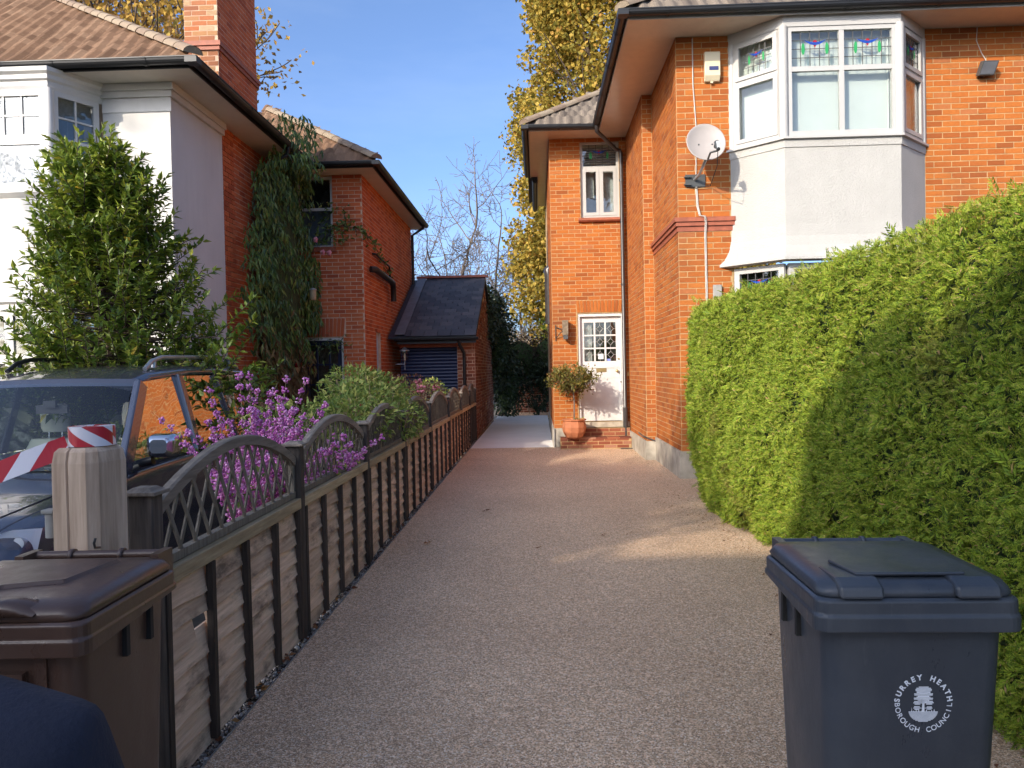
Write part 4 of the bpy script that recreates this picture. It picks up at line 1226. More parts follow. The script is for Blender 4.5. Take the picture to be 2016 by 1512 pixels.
    # pipes on the wing side
    pipe(H, [(-2.85, 19.7, 5.33), (-2.88, 19.7, 5.2), (-3.18, 19.75, 5.02), (-3.18, 19.75, 3.3)], 0.038, M['black'], clips=[((-3.18, 19.75, z), (0, 0, 1)) for z in (4.6, 3.9)])
    pipe(H, [(-3.20, 14.75, 3.50), (-3.12, 14.82, 3.50), (-3.12, 16.6, 3.44), (-3.14, 16.75, 3.30), (-3.14, 16.75, 3.05)], 0.062, M['black'], name='waste_pipe')
    pipe(H, [(-3.24, 15.15, 3.86), (-3.19, 15.2, 3.86), (-3.19, 16.6, 3.80), (-3.19, 16.7, 3.4)], 0.022, M['black'], name='waste_pipe')
    pipe(H, [(-4.05, 12.6, 5.28), (-4.08, 12.6, 5.14), (-4.50, 12.62, 4.92), (-4.57, 12.62, 4.78), (-4.57, 12.62, 0.5)], 0.036, M['black'])
    return H, fw
LH, FLW = left_house()

# ------------------------------------------------------------------ garage
def garage():
    G = thing('garage', 'small brick garage with slate roof and navy roller door at the end of the fence', 'garage', (-2.3, 18.5, -0.1))
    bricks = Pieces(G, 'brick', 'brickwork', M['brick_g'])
    X0, X1, Y0, Y1 = -3.02, -1.37, 16.75, 23.3
    EZ, RZ, RY = 2.26, 3.90, 20.05
    f = Fr((X0, Y0, 0), (1, 0, 0), (0, -1, 0)); L = X1 - X0
    dr = (-0.01, 1.26, -0.2, 2.02)
    wall_mesh(f, 0, L, -0.2, EZ, [dr], t=0.2).build('wall', M['mortar_l'], G)
    lay_bricks(bricks, f, 1.26, L, 0.0, 2.02); lay_bricks(bricks, f, 0, L, 2.02, EZ - 0.02)
    # gable side: stepped wall under the verge
    fs = Fr((X1, Y0, 0), (0, 1, 0), (1, 0, 0))
    LT = Y1 - Y0; rise = (RZ - EZ)
    top = lambda a: EZ - 0.05 + rise * (a / (RY - Y0) if a < RY - Y0 else max(0, 1 - (a - (RY - Y0)) / (RY - Y0)))
    pts = [fs.p(0.0, 0, -0.2), fs.p(LT, 0, -0.2), fs.p(LT, 0, EZ - 0.05), fs.p(RY - Y0, 0, RZ - 0.06), fs.p(0.0, 0, EZ - 0.05)]
    MB().prism([p + Vector((-0.001, 0.201, 0)) if i in (0, 4) else p for i, p in enumerate(pts)], (-0.2, 0, 0)).build('gable_wall', M['mortar_l'], G)
    rot = rot_from(fs.u, -fs.n, fs.z)
    n = int((RZ) / CH)
    for i in range(n):
        zc = (i + 0.5) * CH; off = 0.5 * BL if i % 2 else 0
        a = off - BL
        while a < LT:
            b0 = max(a, 0) + 0.005; b1 = min(a + BL, LT) - 0.005; m_ = (b0 + b1) / 2
            if b1 - b0 > 0.04 and zc < top(m_) - 0.04 and random.random() > 0.03:
                bricks.add(fs.p(m_, random.uniform(-0.012, 0.0), zc), (b1 - b0 - random.uniform(0, 0.01), 0.03, CH - 0.012), rot)
            a += BL
    bricks.finish()
    # roller shutter: curved slats
    D = MB().box(-0.01, 1.26, -0.12, -0.10, -0.2, 2.02, f).build('roller_door', M['navy_slat'], G)
    prof = [(0, -0.5), (0.55, -0.34), (0.8, 0.0), (0.55, 0.34), (0, 0.5)]
    u = MB(); u.loft([[Vector((x, -q * 0.5, z)) for q, z in prof] for x in (-0.5, 0.5)], False, True, (False, False))
    me = u.mesh('door_slat', M['navy_slat'])
    for i in range(27):
        o = bpy.data.objects.new('door_slat', me); o.scale = (1.27, 0.055, 0.073)
        link(o, D, f.p(0.625, -0.098, 0.04 + i * 0.0745))
    MB().box(-0.01, 1.27, -0.07, 0.006, 2.02, 2.10, f).build('lintel', M['terra_sill'], G)
    # roof and slates
    k = rise / (RY - 16.42)
    s = math.sqrt(1 + k * k); XR = X1 + 0.06
    r = MB(); a = Vector((X0 - 0.2, 16.42, EZ - 0.02)); b = Vector((XR, 16.42, EZ - 0.02)); c = Vector((XR, RY, RZ)); d = Vector((X0 - 0.2, RY, RZ)); e = Vector((XR, Y1 + 0.2, EZ - 0.02)); g = Vector((X0 - 0.2, Y1 + 0.2, EZ - 0.02))
    for q, w in (((a, b, c, d), 0), ((d, c, e, g), 0)):
        r.prism(q, (0, 0, -0.035))
    r.build('roof', M['slate'], G)
    sl = Pieces(G, 'slate', 'slating', M['slate'])
    up = Vector((0, 1, k)).normalized(); nr = Vector((0, -k, 1)).normalized(); u = Vector((1, 0, 0))
    rot = Matrix.Rotation(math.radians(3.2), 3, u) @ rot_from(u, up, nr)
    SL = (RY - 16.42) * s; gauge = 0.215; rows = int(SL / gauge); w = 0.29; W = XR - X0
    for i in range(rows + 1):
        a = (-0.5 if i % 2 else 0.0) * w
        while a < W:
            b0 = max(a, 0.16) + 0.006; b1 = min(a + w, W) - 0.006
            if b1 - b0 > 0.05:
                p = Vector((X0, 16.42, EZ)) + u * ((b0 + b1) / 2) + up * min(SL - 0.1, (i + 0.55) * gauge) + nr * (0.022 + random.uniform(-0.002, 0.003))
                sl.add(p, (b1 - b0, 0.33, 0.013), Matrix.Rotation(random.uniform(-0.02, 0.02), 3, u) @ rot)
            a += w
    sl.finish()
    MB().prism([Vector((X0 - 0.06, 16.44, EZ + 0.04)), Vector((X0 + 0.16, 16.44, EZ + 0.04)), Vector((X0 + 0.16, RY, RZ + 0.06)), Vector((X0 - 0.06, RY, RZ + 0.06))], (0, 0, 0.012)).build('flashing', M['lead'], G)
    hip_tiles(G, (X0 - 0.1, RY, RZ + 0.03), (XR + 0.03, RY, RZ + 0.03), M['terra_sill'], r=0.09, L=0.3)
    MB().box(X0, XR, 16.40, 16.418, EZ - 0.17, EZ - 0.03).build('fascia', M['black'], G)
    gutter(G, [(X0, 16.34, EZ - 0.06), (XR, 16.34, EZ - 0.06)], r=0.052, brk=0.8)
    x = X1 - 0.26
    pipe(G, [(x - 0.05, 16.36, EZ - 0.1), (x - 0.04, 16.4, EZ - 0.2), (x + 0.03, 16.66, EZ - 0.38), (x + 0.03, 16.68, EZ - 0.5), (x + 0.03, 16.68, 0.05)], 0.036, M['black'])
    return G
garage()
# ------------------------------------------------------------------ fence along the drive
FX = -1.40
POSTS = [2.64, 4.29, 5.98, 7.69, 9.60, 11.60, 13.50, 15.25, 16.6]
def fence():
    for k, y in enumerate(POSTS):
        words = ['first', 'second', 'third', 'fourth', 'fifth', 'sixth', 'seventh', 'eighth', 'last']
        lab = {0: 'short dark fence post right beside the big gate post', 1: 'dark fence post with flat square cap under the purple berries',
               8: 'last dark fence post, against the garage corner'}.get(k, words[k] + ' dark timber fence post counted from the gate post')
        t = thing('fence_post', lab, 'fence post', (FX, y, 0), 'timber posts of the fence')
        top = 1.09 if k else 1.085
        s = 0.038
        bevel(MB().box(FX - s, FX + s + 0.012, y - s, y + s, -0.06, top).build('shaft', M['post'], t), 0.004, 1)
        e = 0.058
        c = MB().box(FX - e, FX + e + 0.012, y - e, y + e, top, top + 0.014)
        c.loft([[Vector((FX + 0.006 + a * (e - 0.008), y + b * (e - 0.008), top + 0.014)) for a, b in ((-1, -1), (1, -1), (1, 1), (-1, 1))], [Vector((FX + 0.006 + a * 0.03, y + b * 0.03, top + 0.026)) for a, b in ((-1, -1), (1, -1), (1, 1), (-1, 1))]], True, False)
        bevel(c.build('cap', M['arch'], t), 0.002, 1)
    names = ['nearest fence panel with a broken board, behind the brown bin', 'second fence panel, under the purple berry shrub', 'third fence panel with reed screen behind its trellis', 'fourth fence panel, half hidden by the pale green shrub',
             'fifth fence panel from the street, fine trellis on top', 'sixth fence panel, fourth from the garage end', 'third fence panel from the garage end', 'fence panel second from the garage with rounded top']
    for k in range(8):
        y0, y1 = POSTS[k] + 0.038, POSTS[k + 1] - 0.038
        t = thing('garden_fence', names[k] if k < 7 else 'last fence panel, ending at the garage corner', 'fence panel', (FX, (y0 + y1) / 2, 0), 'panels of the fence')
        L = y1 - y0
        # overlapping waney boards
        nb = 8; ztop = 0.735; z = 0.015
        hb = (ztop - 0.015) / nb
        for i in range(nb):
            zb = 0.015 + i * hb
            segs = [(y0, y1)]
            if k == 0 and i == 5: segs = [(y0, y0 + 0.28), (y0 + 0.405, y1)]
            for (s0, s1) in segs:
                n = max(3, int((s1 - s0) / 0.16)); ph = random.uniform(0, 6)
                mb = MB(); ring = []
                lo = []; hi = []
                for q in range(n + 1):
                    yy = s0 + (s1 - s0) * q / n
                    wob = 0.010 * math.sin(yy * 5 + ph) + 0.006 * math.sin(yy * 13 + ph * 2)
                    rag = random.uniform(-0.02, 0.02) if (k == 0 and i == 5 and q in (0, n)) else 0
                    lo.append((FX + 0.031, yy, zb - 0.014 + wob)); hi.append((FX + 0.004, yy, zb + hb + 0.014))
                vs = []
                for a, b in zip(lo, hi):
                    vs += [a, b, (b[0] - 0.010, b[1], b[2]), (a[0] - 0.010, a[1], a[2])]
                fs = []
                for q in range(n):
                    for e in range(4):
                        fs.append((q * 4 + e, q * 4 + (e + 1) % 4, q * 4 + 4 + (e + 1) % 4, q * 4 + 4 + e))
                fs += [(0, 3, 2, 1), (n * 4, n * 4 + 1, n * 4 + 2, n * 4 + 3)]
                mb.add(vs, fs); mb.build('board', M['board'], t)
        nbt = 4
        for i in range(nbt + 1):
            yy = y0 + 0.018 + (L - 0.036) * i / nbt
            tilt = random.uniform(-0.012, 0.012)
            mb = MB(); w = 0.017
            xs = (FX + 0.026, FX + 0.054)
            for x_ in (0,):
                vs = [(xs[a], yy + b * w + (tilt if c else 0), (0.735 if c else 0.005)) for c in (0, 1) for b in (-1, 1) for a in (0, 1)]
                mb.add(vs, [(0, 2, 3, 1), (4, 5, 7, 6), (0, 1, 5, 4), (2, 6, 7, 3), (0, 4, 6, 2), (1, 3, 7, 5)])
            mb.build('batten', M['batten'], t)
        bevel(MB().box(FX - 0.020, FX + 0.052, y0, y1, 0.737, 0.795).build('rail', M['rail'], t), 0.003, 1)
        # trellis with arched top
        zb = 0.80
        arch = lambda q: 1.00 + 0.19 * math.sin(math.pi * min(1, max(0, (q - y0) / L))) ** 0.85
        MB().box(FX - 0.015, FX + 0.022, y0, y1, zb, zb + 0.034).build('trellis_rail', M['lattice'], t)
        mb = MB()
        path = [Vector((FX + 0.003, y0 + L * i / 20, arch(y0 + L * i / 20))) for i in range(21)]
        rings = []
        for i, p in enumerate(path):
            d = (path[min(20, i + 1)] - path[max(0, i - 1)]).normalized(); nn = Vector((0, -d.z, d.y))
            rings.append([p + Vector((a, 0, 0)) + nn * b for a, b in ((-0.020, -0.020), (0.024, -0.020), (0.024, 0.022), (0.014, 0.028), (-0.012, 0.028), (-0.020, 0.022))])
        mb.loft(rings, True, False); mb.build('arch_rail', M['arch'], t)
        MB().box(FX - 0.012, FX + 0.018, y0, y0 + 0.022, zb + 0.034, arch(y0)).build('stile', M['lattice'], t)
        MB().box(FX - 0.012, FX + 0.018, y1 - 0.022, y1, zb + 0.034, arch(y1)).build('stile', M['lattice'], t)
        fine = k >= 2
        step = 0.062 if fine else 0.128; sw = 0.006 if fine else 0.0095; th = 0.007
        slope = 1.75
        for sgn in (1, -1):
            c = -1.2
            while c < L + 1.2:
                # line y = y0 + c + sgn * s / slope, z = zb + .034 + s ; clip to arch and ends
                pts = []
                for q in range(41):
                    s_ = 0.55 * q / 40; yy = y0 + c + sgn * s_ / slope; zz = zb + 0.03 + s_
                    if y0 + 0.01 <= yy <= y1 - 0.01 and zz <= arch(yy): pts.append((yy, zz))
                if len(pts) > 3:
                    (ya, za), (yb, zb2) = pts[0], pts[-1]
                    d = Vector((0, yb - ya, zb2 - za)).normalized(); nn = Vector((0, -d.z, d.y))
                    x0 = FX + (0.001 if sgn > 0 else 0.010); x1 = x0 + th
                    p, q = Vector((0, ya, za)), Vector((0, yb, zb2))
                    mb = MB(); X = Vector((1, 0, 0))
                    vs = [e + X * x + nn * w for e in (p, q) for x in (x0, x1) for w in (-sw, sw)]
                    mb.add(vs, [(0, 1, 3, 2), (4, 6, 7, 5), (0, 4, 5, 1), (2, 3, 7, 6), (0, 2, 6, 4), (1, 5, 7, 3)])
                    mb.build('lattice_slat', M['lattice'], t)
                c += step
        if k in (2, 3):
            n = 330; mb = MB()
            for i in range(n):
                yy = random.uniform(y0, y1); top = arch(yy) - random.uniform(0.0, 0.08)
                x = FX - random.uniform(0.012, 0.035); dx = random.uniform(-0.03, 0.03)
                mb.tube([(x, yy, zb), (x + random.uniform(-.004, .004), yy + dx * 0.5, (zb + top) / 2), (x, yy + dx, top)], 0.0035, 4, False, False)
            tag(mb.build('reed_screen', M['reed'], t), kind='stuff')
fence()

# ------------------------------------------------------------------ big gate post, tape and hook
def gate_post():
    t = thing('gate_post', 'thick weathered square gate post carrying a roll of barrier tape', 'gate post', (-1.435, 2.38, 0))
    x, y = -1.435, 2.38; s = 0.086; c = 0.026
    prof = [(-s + c, -s), (-0.012, -s), (-0.007, -s + 0.012), (-0.002, -s), (s - c, -s), (s, -s + c), (s, s - c), (s - c, s), (-s + c, s), (-s, s - c), (-s, -s + c)]
    a = math.radians(-10)
    rot = lambda q, k=1.0: (x + (q[0] * math.cos(a) - q[1] * math.sin(a)) * k, y + (q[0] * math.sin(a) + q[1] * math.cos(a)) * k)
    rings = [[Vector((*rot(q, k), z)) for q in prof] for z, k in ((-0.05, 1), (1.235, 1.0), (1.27, 0.93), (1.283, 0.80))]
    MB().loft(rings, True, False).build('shaft', M['gatepost'], t)
    MB().tube([(x + 0.085, y - 0.10, 0.98), (x + 0.085, y - 0.125, 0.985), (x + 0.088, y - 0.135, 1.0), (x + 0.09, y - 0.13, 1.015)], 0.004, 6).build('hook', M['pipe'], t)
    bk = MB().tube([(x - 0.104, y - 0.04, 1.0), (x - 0.104, y - 0.04, 1.075)], 0.017, 12); bk.box(x - 0.124, x - 0.084, y - 0.062, y - 0.02, 1.076, 1.09)
    bevel(bk.build('hinge_bracket', M['grey_box'], t), 0.004, 2)
    # roll of tape
    cx, cy, z0 = x + 0.012, y - 0.0, 1.285
    n = 48; R = 0.067; h = 0.062; r_in = 0.022
    vs = []; fs = []; uv = []
    me = bpy.data.meshes.new('tape_roll')
    for i in range(n + 1):
        w = 2 * math.pi * i / n
        for rr, zz in ((R, 0), (R, h), (r_in, h), (r_in, 0)):
            vs.append((cx + rr * math.cos(w), cy + rr * math.sin(w), z0 + zz))
    for i in range(n):
        for e in range(4):
            fs.append((i * 4 + e, i * 4 + (e + 1) % 4, i * 4 + 4 + (e + 1) % 4, i * 4 + 4 + e))
            for (ii, ee) in ((i, e), (i, (e + 1) % 4), (i + 1, (e + 1) % 4), (i + 1, e)):
                uv.append((ii / n * 3.4 + (0.1 if ee < 2 else 0.2), 1.0 if ee in (1, 2) else 0.0))
    me.from_pydata(vs, [], fs); me.materials.append(M['tape_roll']); l = me.uv_layers.new(name='UVMap')
    for i, q in enumerate(uv): l.data[i].uv = q
    o = link(bpy.data.objects.new('tape_roll', me)); tag(o, 'roll of red and white striped barrier tape on top of the gate post', 'tape roll')
    # strip running off to the left
    me = bpy.data.meshes.new('barrier_tape')
    pts = [Vector((cx - 0.045, cy - 0.055, 1.288)), Vector((x - 0.12, y - 0.075, 1.257)), Vector((x - 0.25, y - 0.09, 1.207)), Vector((x - 0.55, y - 0.10, 1.10)), Vector((x - 1.2, y - 0.1, 0.90)), Vector((x - 2.2, y - 0.1, 0.75))]
    fine = []
    for i in range(len(pts) - 1):
        for q in range(6): fine.append(pts[i].lerp(pts[i + 1], q / 6))
    fine.append(pts[-1])
    vs = []; uv = []; dist = 0
    for i, p in enumerate(fine):
        if i: dist += (p - fine[i - 1]).length
        d = (fine[min(i + 1, len(fine) - 1)] - fine[max(i - 1, 0)]).normalized(); nn = Vector((-d.z, 0, d.x))
        if nn.z < 0: nn = -nn
        tw = 0.22 * math.sin(dist * 6)
        wv = (nn * math.cos(tw) + Vector((0, 1, 0)) * math.sin(tw)) * 0.034
        vs += [p - wv, p + wv]; uv += [(dist / 0.17 + 0.25, 0), (dist / 0.17 + 0.25, 1)]
    fs = [(2 * i, 2 * i + 1, 2 * i + 3, 2 * i + 2) for i in range(len(fine) - 1)]
    me.from_pydata(vs, [], fs); me.materials.append(M['tape']); l = me.uv_layers.new(name='UVMap')
    for p in me.polygons:
        for li in p.loop_indices: l.data[li].uv = uv[me.loops[li].vertex_index]
    o = link(bpy.data.objects.new('barrier_tape', me)); tag(o, 'strip of red and white barrier tape sagging left from the gate post', 'barrier tape')
gate_post()

# ------------------------------------------------------------------ conifer hedge on the right
def hedge():
    t = thing('hedge', 'tall clipped green conifer hedge along the right side of the drive', 'hedge', (2.6, 5.0, 0))
    X0, Y0, Y1, ZT = 1.80, 0.6, 9.3, 2.16
    XB = 3.3
    def face(y, z):
        """x of the hedge surface facing the drive, with bulges and a rounded far end"""
        b = 0.05 * np.sin(y * 1.3 + 0.4) + 0.035 * np.sin(z * 2.6 + y * 0.7) + 0.03 * np.sin(y * 3.1 + z * 4)
        b = b - 0.10 * np.exp(-((z - 1.0) / 0.7) ** 2) + 0.06
        end = np.clip((y - (Y1 - 0.75)) / 0.75, 0, 1)
        lo = np.clip(0.45 - z, 0, 1) * 0.10
        hi = np.clip(z - (ZT - 0.22), 0, 1) ** 2 * 2.2
        return X0 + b + lo + hi + (1 - np.sqrt(np.clip(1 - end ** 2, 0, 1))) * 0.75
    ys = np.linspace(Y0, Y1, 90); zs = np.linspace(-0.02, ZT - 0.06, 26)
    V = []; F = []
    Yg, Zg = np.meshgrid(ys, zs, indexing='ij')
    Xg = face(Yg, Zg) + 0.06 + 0.02 * RNG.random(Yg.shape)
    V = np.stack([Xg, np.minimum(Yg, Y1 - 0.05), Zg], -1).reshape(-1, 3)
    nz = len(zs); F = []
    for i in range(len(ys) - 1):
        for j in range(nz - 1):
            F.append((i * nz + j, (i + 1) * nz + j, (i + 1) * nz + j + 1, i * nz + j + 1))
    k = len(V)
    Vb = V.copy(); Vb[:, 0] = XB
    V = np.concatenate([V, Vb])
    for i in range(len(ys) - 1):
        a, b = i * nz + nz - 1, (i + 1) * nz + nz - 1
        F.append((a, b, b + k, a + k))
    for j in range(nz - 1):
        a = (len(ys) - 1) * nz + j; F.append((a, a + 1, a + 1 + k, a + k))
        F.append((j, j + 1, j + 1 + k, j + k))
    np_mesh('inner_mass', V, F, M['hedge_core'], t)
    # frond template: a flat fan spray, pinnate
    fv = [(0, 0, 0)]; ff = []
    def leaflet(y, s, l, w):
        k = len(fv)
        fv.extend([(0, y, 0.0), (s * l * 0.60, y + l * 0.52 - w, 0.03), (s * l * 0.80, y + l * 1.15, -0.05), (s * l * 0.40, y + l * 0.72 + w, 0.02)])
        ff.append((k, k + 1, k + 2)); ff.append((k, k + 2, k + 3))
    for i in range(4):
        y = 0.06 + i * 0.2; l = 0.36 - 0.045 * i
        leaflet(y, 1, l, 0.03); leaflet(y + 0.1, -1, l * 0.95, 0.03)
    k = len(fv); fv.extend([(-0.03, 0.6, 0), (0.03, 0.6, 0), (0, 1.1, -0.08)]); ff.append((k, k + 1, k + 2))
    def sprays(n, name, mat, size, near_bias, out=0.0, top=False, tips=False):
        u = RNG.random(n)
        y = Y0 + (Y1 - Y0 + 0.02) * u ** near_bias
        if top:
            z = ZT - 0.10 + 0.12 * RNG.random(n) ** 1.4; x = face(y, z * 0 + ZT - 0.12) + 1.25 * RNG.random(n) ** 1.5
        else:
            z = 0.01 + (ZT + 0.02) * RNG.random(n); x = face(y, z)
        d = np.maximum(1.8, np.sqrt(x * x + y * y))
        e = 0.02
        gx = np.ones(n); gy = -(face(y + e, z) - face(y - e, z)) / (2 * e); gz = -(face(y, z + e) - face(y, z - e)) / (2 * e)
        N = -np.stack([gx, gy, gz], 1)
        N /= np.linalg.norm(N, axis=1, keepdims=True)
        if top: N = np.tile([-0.3, -0.1, 0.95], (n, 1))
        lump = 0.05 * np.sin(y * 9 + 3 * z) * np.sin(z * 8 + 1.0)
        x = x - (out + 0.055 * RNG.random(n) + lump * 0.5)
        P = np.stack([x, np.minimum(y, Y1 + 0.03), z], 1)
        gap = (np.sin(y * 5.1 + 1.7 * np.sin(z * 4.3)) * np.sin(z * 6.7 + 2.1 * np.sin(y * 2.9)) + 0.25 * np.sin(y * 17 + z * 13)) > 0.93
        keep = ~(gap & (RNG.random(n) < 0.8)) | top
        D = N * (0.35 + 0.4 * RNG.random((n, 1))) + rdir(n) * 0.8
        D[:, 2] += 0.12
        Nn = N * 0.9 + rdir(n) * 0.55; Nn[:, 2] += 0.25
        s = size * (0.65 + 0.7 * RNG.random(n)) * (0.75 + 0.055 * d)
        stray = RNG.random(n) < 0.012
        s = np.where(stray, s * 1.7, s); P = P - N * 0.02 + N * (0.03 * stray)[:, None]
        V, F = scatter(fv, ff, P[keep], frames(D, Nn)[keep], np.stack([s * 0.95, s, s], 1)[keep])
        o = np_mesh(name, V, F, mat, t)
        tag(o, kind='stuff')
    sprays(68000, 'foliage', M['lf_hedge'], 0.047, 1.35)
    sprays(24000, 'young_foliage', M['lf_hedge_tip'], 0.037, 1.3, 0.008)
    sprays(10000, 'top_foliage', M['lf_hedge_tip'], 0.046, 1.2, 0.0, True)
hedge()
# ------------------------------------------------------------------ wheeled bins
def wheelie_bin(name, label, loc, mat, emblem=False, turn=0.0, sq=1.0):
    t = thing(name, label, 'wheelie bin', loc, 'wheelie bins by the drive entrance')
    ox, oy, oz = loc
    ca, sa = math.cos(turn), math.sin(turn)
    def T(mb):
        mb.v = [(ox + (v[0] * ca - v[1] * sa) * sq, oy + (v[0] * sa + v[1] * ca) * sq, oz + v[2]) for v in mb.v]
        return mb
    # local: x across, y depth (front at -), z up
    body = MB()
    body.loft([rrect(0.365, 0.35, 0.05, 0.05, 0, 0.02), rrect(0.40, 0.385, 0.05, 0.45, 0, 0.01), rrect(0.425, 0.42, 0.045, 0.86, 0, 0.0), rrect(0.43, 0.425, 0.045, 0.93, 0, 0)], True, True)
    body.box(-0.10, 0.10, -0.232, -0.19, 0.10, 0.86) if not emblem else None
    B = T(body).build('body', mat, t)
    # collar: deep lip at the front, thinner along the sides
    col = MB()
    w, d = 0.485, 0.475
    top, zf, zs = 0.965, 0.897, 0.920
    outer = rrect(w, d, 0.035, 0, 0, -0.005, 5)
    def low(p):
        k = max(0.0, min(1.0, (-p.y - 0.02) / 0.17)); k = k * k * (3 - 2 * k)
        return zs + (zf - zs) * k
    rings = [[Vector((p.x * 0.93, p.y * 0.93, low(p))) for p in outer], [Vector((p.x, p.y, low(p))) for p in outer],
             [Vector((p.x, p.y, low(p) + (0.932 - low(p)) * 0.98)) for p in outer], [Vector((p.x * 0.982, p.y * 0.982, 0.936)) for p in outer],
             [Vector((p.x * 0.982, p.y * 0.982, top)) for p in outer], [Vector((p.x * 0.95, p.y * 0.95, top + 0.006)) for p in outer]]
    col.loft(rings, True, False, (True, True))
    C = T(col).build('collar', mat, t); bevel(C, 0.004, 2)
    # black bars in place of the shaded lift slots, both sides
    for s in (-1, 1):
        for y in (-0.02, 0.10):
            T(MB().box(s * 0.216 - 0.008, s * 0.216 + 0.008, y - 0.008, y + 0.008, 0.82, 0.935)).build('slot_bar', M['rubber'], t)
    # front corner fillets
    for s in ((-1, 1) if not emblem else ()):
        T(MB().prism([Vector((s * 0.13 + q, -0.212, z)) for q, z in ((-0.012, 0.12), (0.012, 0.12), (0.014, 0.90), (-0.014, 0.90))], (0, -0.004, 0))).build('front_rib', mat, t)
    # lid
    lid = MB()
    R = lambda ww, dd, r, zf_, zb_, cy: [Vector((p.x, p.y, zf_ + (zb_ - zf_) * (p.y + 0.23) / 0.46)) for p in rrect(ww, dd, r, 0, 0, cy, 5)]
    lid.loft([R(0.455, 0.45, 0.04, 0.972, 0.975, 0), R(0.462, 0.455, 0.04, 0.978, 0.982, 0), R(0.455, 0.45, 0.045, 0.988, 0.990, 0.0), R(0.44, 0.43, 0.05, 1.000, 1.004, 0.0), R(0.36, 0.34, 0.06, 1.006, 1.012, 0.01), R(0.2, 0.2, 0.08, 1.008, 1.014, 0.02)], True, True)
    L = T(lid).build('lid', mat, t)
    if emblem:
        # two raised grips either side of a recessed front
        for s in (-1, 1):
            g = MB(); x0 = s * 0.135
            for (a0, a1) in ((-0.052, 0.052),):
                g.prism([Vector((x0 + a0, -0.245, 0.972)), Vector((x0 + a0, -0.238, 0.998)), Vector((x0 + a0, -0.20, 1.012)), Vector((x0 + a0, -0.08, 1.010)), Vector((x0 + a0, -0.08, 0.985))], (a1 - a0, 0, 0))
            o = T(g).build('grip', mat, L); bevel(o, 0.007, 2)
        o = T(MB().prism([Vector((-0.13, -0.185, 1.010)), Vector((0.13, -0.185, 1.010)), Vector((0.15, -0.05, 1.010)), Vector((-0.15, -0.05, 1.010))], (0, 0, 0.008))).build('lid_flap', mat, L); bevel(o, 0.003, 2)
    else:
        g = MB()
        g.loft([[Vector((x, y, z)) for x, y, z in ((-0.2, -0.16, 1.000), (-0.06, -0.16, 1.000), (-0.03, -0.10, 1.004), (0.10, -0.06, 1.004), (0.13, 0.15, 1.006), (-0.2, 0.15, 1.006))],
                [Vector((x, y, z)) for x, y, z in ((-0.19, -0.15, 1.014), (-0.06, -0.15, 1.014), (-0.035, -0.09, 1.018), (0.09, -0.05, 1.018), (0.12, 0.14, 1.020), (-0.19, 0.14, 1.020))]], True, False)
        o = T(g).build('lid_panel', mat, L); bevel(o, 0.005, 2)
        g = MB()
        rings = []
        for i in range(9):
            x = -0.02 + 0.15 * i / 8; h = 0.022 * math.sin(math.pi * i / 8)
            rings.append([Vector((x, -0.236, 0.985)), Vector((x, -0.236, 0.988 + h)), Vector((x, -0.19, 0.996 + h)), Vector((x, -0.16, 1.002))])
        g.loft(rings, True, True); T(g).build('grip', mat, L)
    # hinge bar, brackets, handle, wheels
    hy = 0.265
    hz = 0.988 if emblem else 1.0
    hb = MB().tube([(-0.18, hy, hz), (0.18, hy, hz)], 0.0145, 12)
    for s in (-1, 1):
        hb.box(s * 0.185 - 0.012, s * 0.185 + 0.012, 0.20, 0.285, 0.945, hz + 0.015)
    T(hb).build('hinge_bar', mat, t)
    for x in (-0.075, 0.065):
        rg = MB()
        rg.lathe([(0.0165, -0.006), (0.0195, -0.006), (0.0195, 0.006), (0.0165, 0.006)], (x, hy, hz), 14, True, (Vector((0, 1, 0)), Vector((0, 0, 1)), Vector((1, 0, 0))))
        rg.box(x - 0.005, x + 0.005, 0.215, hy - 0.01, hz - 0.012, hz - 0.003)
        T(rg).build('hinge', mat, t)
    for s in (-1, 1):
        wm = MB().lathe([(0.0, -0.022), (0.06, -0.022), (0.098, -0.02), (0.1, -0.012), (0.1, 0.012), (0.098, 0.02), (0.06, 0.022), (0, 0.022)], (s * 0.215, 0.20, 0.1), 20, True, (Vector((0, 1, 0)), Vector((0, 0, 1)), Vector((1, 0, 0))))
        T(wm).build('wheel', M['rubber'], t)
    T(MB().tube([(-0.2, 0.20, 0.1), (0.2, 0.20, 0.1)], 0.011, 8)).build('axle', M['galv'], t)
    if emblem:
        em = MB()
        # front face point at local (x, z)
        def fp(x, z):
            y = -(0.5 * (0.35 + (z - 0.05) / 0.40 * 0.035) - 0.02) if z < 0.45 else -(0.5 * (0.385 + (z - 0.45) / 0.41 * 0.035) - 0.01 * (0.86 - z) / 0.41)
            return Vector((x, y - 0.0016, z))
        cx, cz = 0.020, 0.722; Rr = 0.062
        def text(word, r, a_mid, step, flip, size, bold):
            n = len(word)
            for i, chh in enumerate(word):
                if chh == ' ': continue
                cu = bpy.data.curves.new('glyph', 'FONT'); cu.body = chh; cu.size = size; cu.align_x = 'CENTER'; cu.align_y = 'CENTER'; cu.offset = bold
                ob = bpy.data.objects.new('glyph', cu); COL.objects.link(ob)
                me = ob.to_mesh()
                a = a_mid + (i - (n - 1) / 2) * step * (-1 if not flip else 1)
                ra = a - math.pi / 2 if not flip else a + math.pi / 2
                k = len(em.v)
                for v in me.vertices:
                    x, y = v.co.x, v.co.y
                    px = cx + r * math.cos(a) + x * math.cos(ra) - y * math.sin(ra); pz = cz + r * math.sin(a) + x * math.sin(ra) + y * math.cos(ra)
                    em.v.append(tuple(fp(px, pz)))
                for p in me.polygons:
                    em.f.append(tuple(q + k for q in p.vertices)); em.sm.append(False)
                ob.to_mesh_clear(); bpy.data.objects.remove(ob); bpy.data.curves.remove(cu)
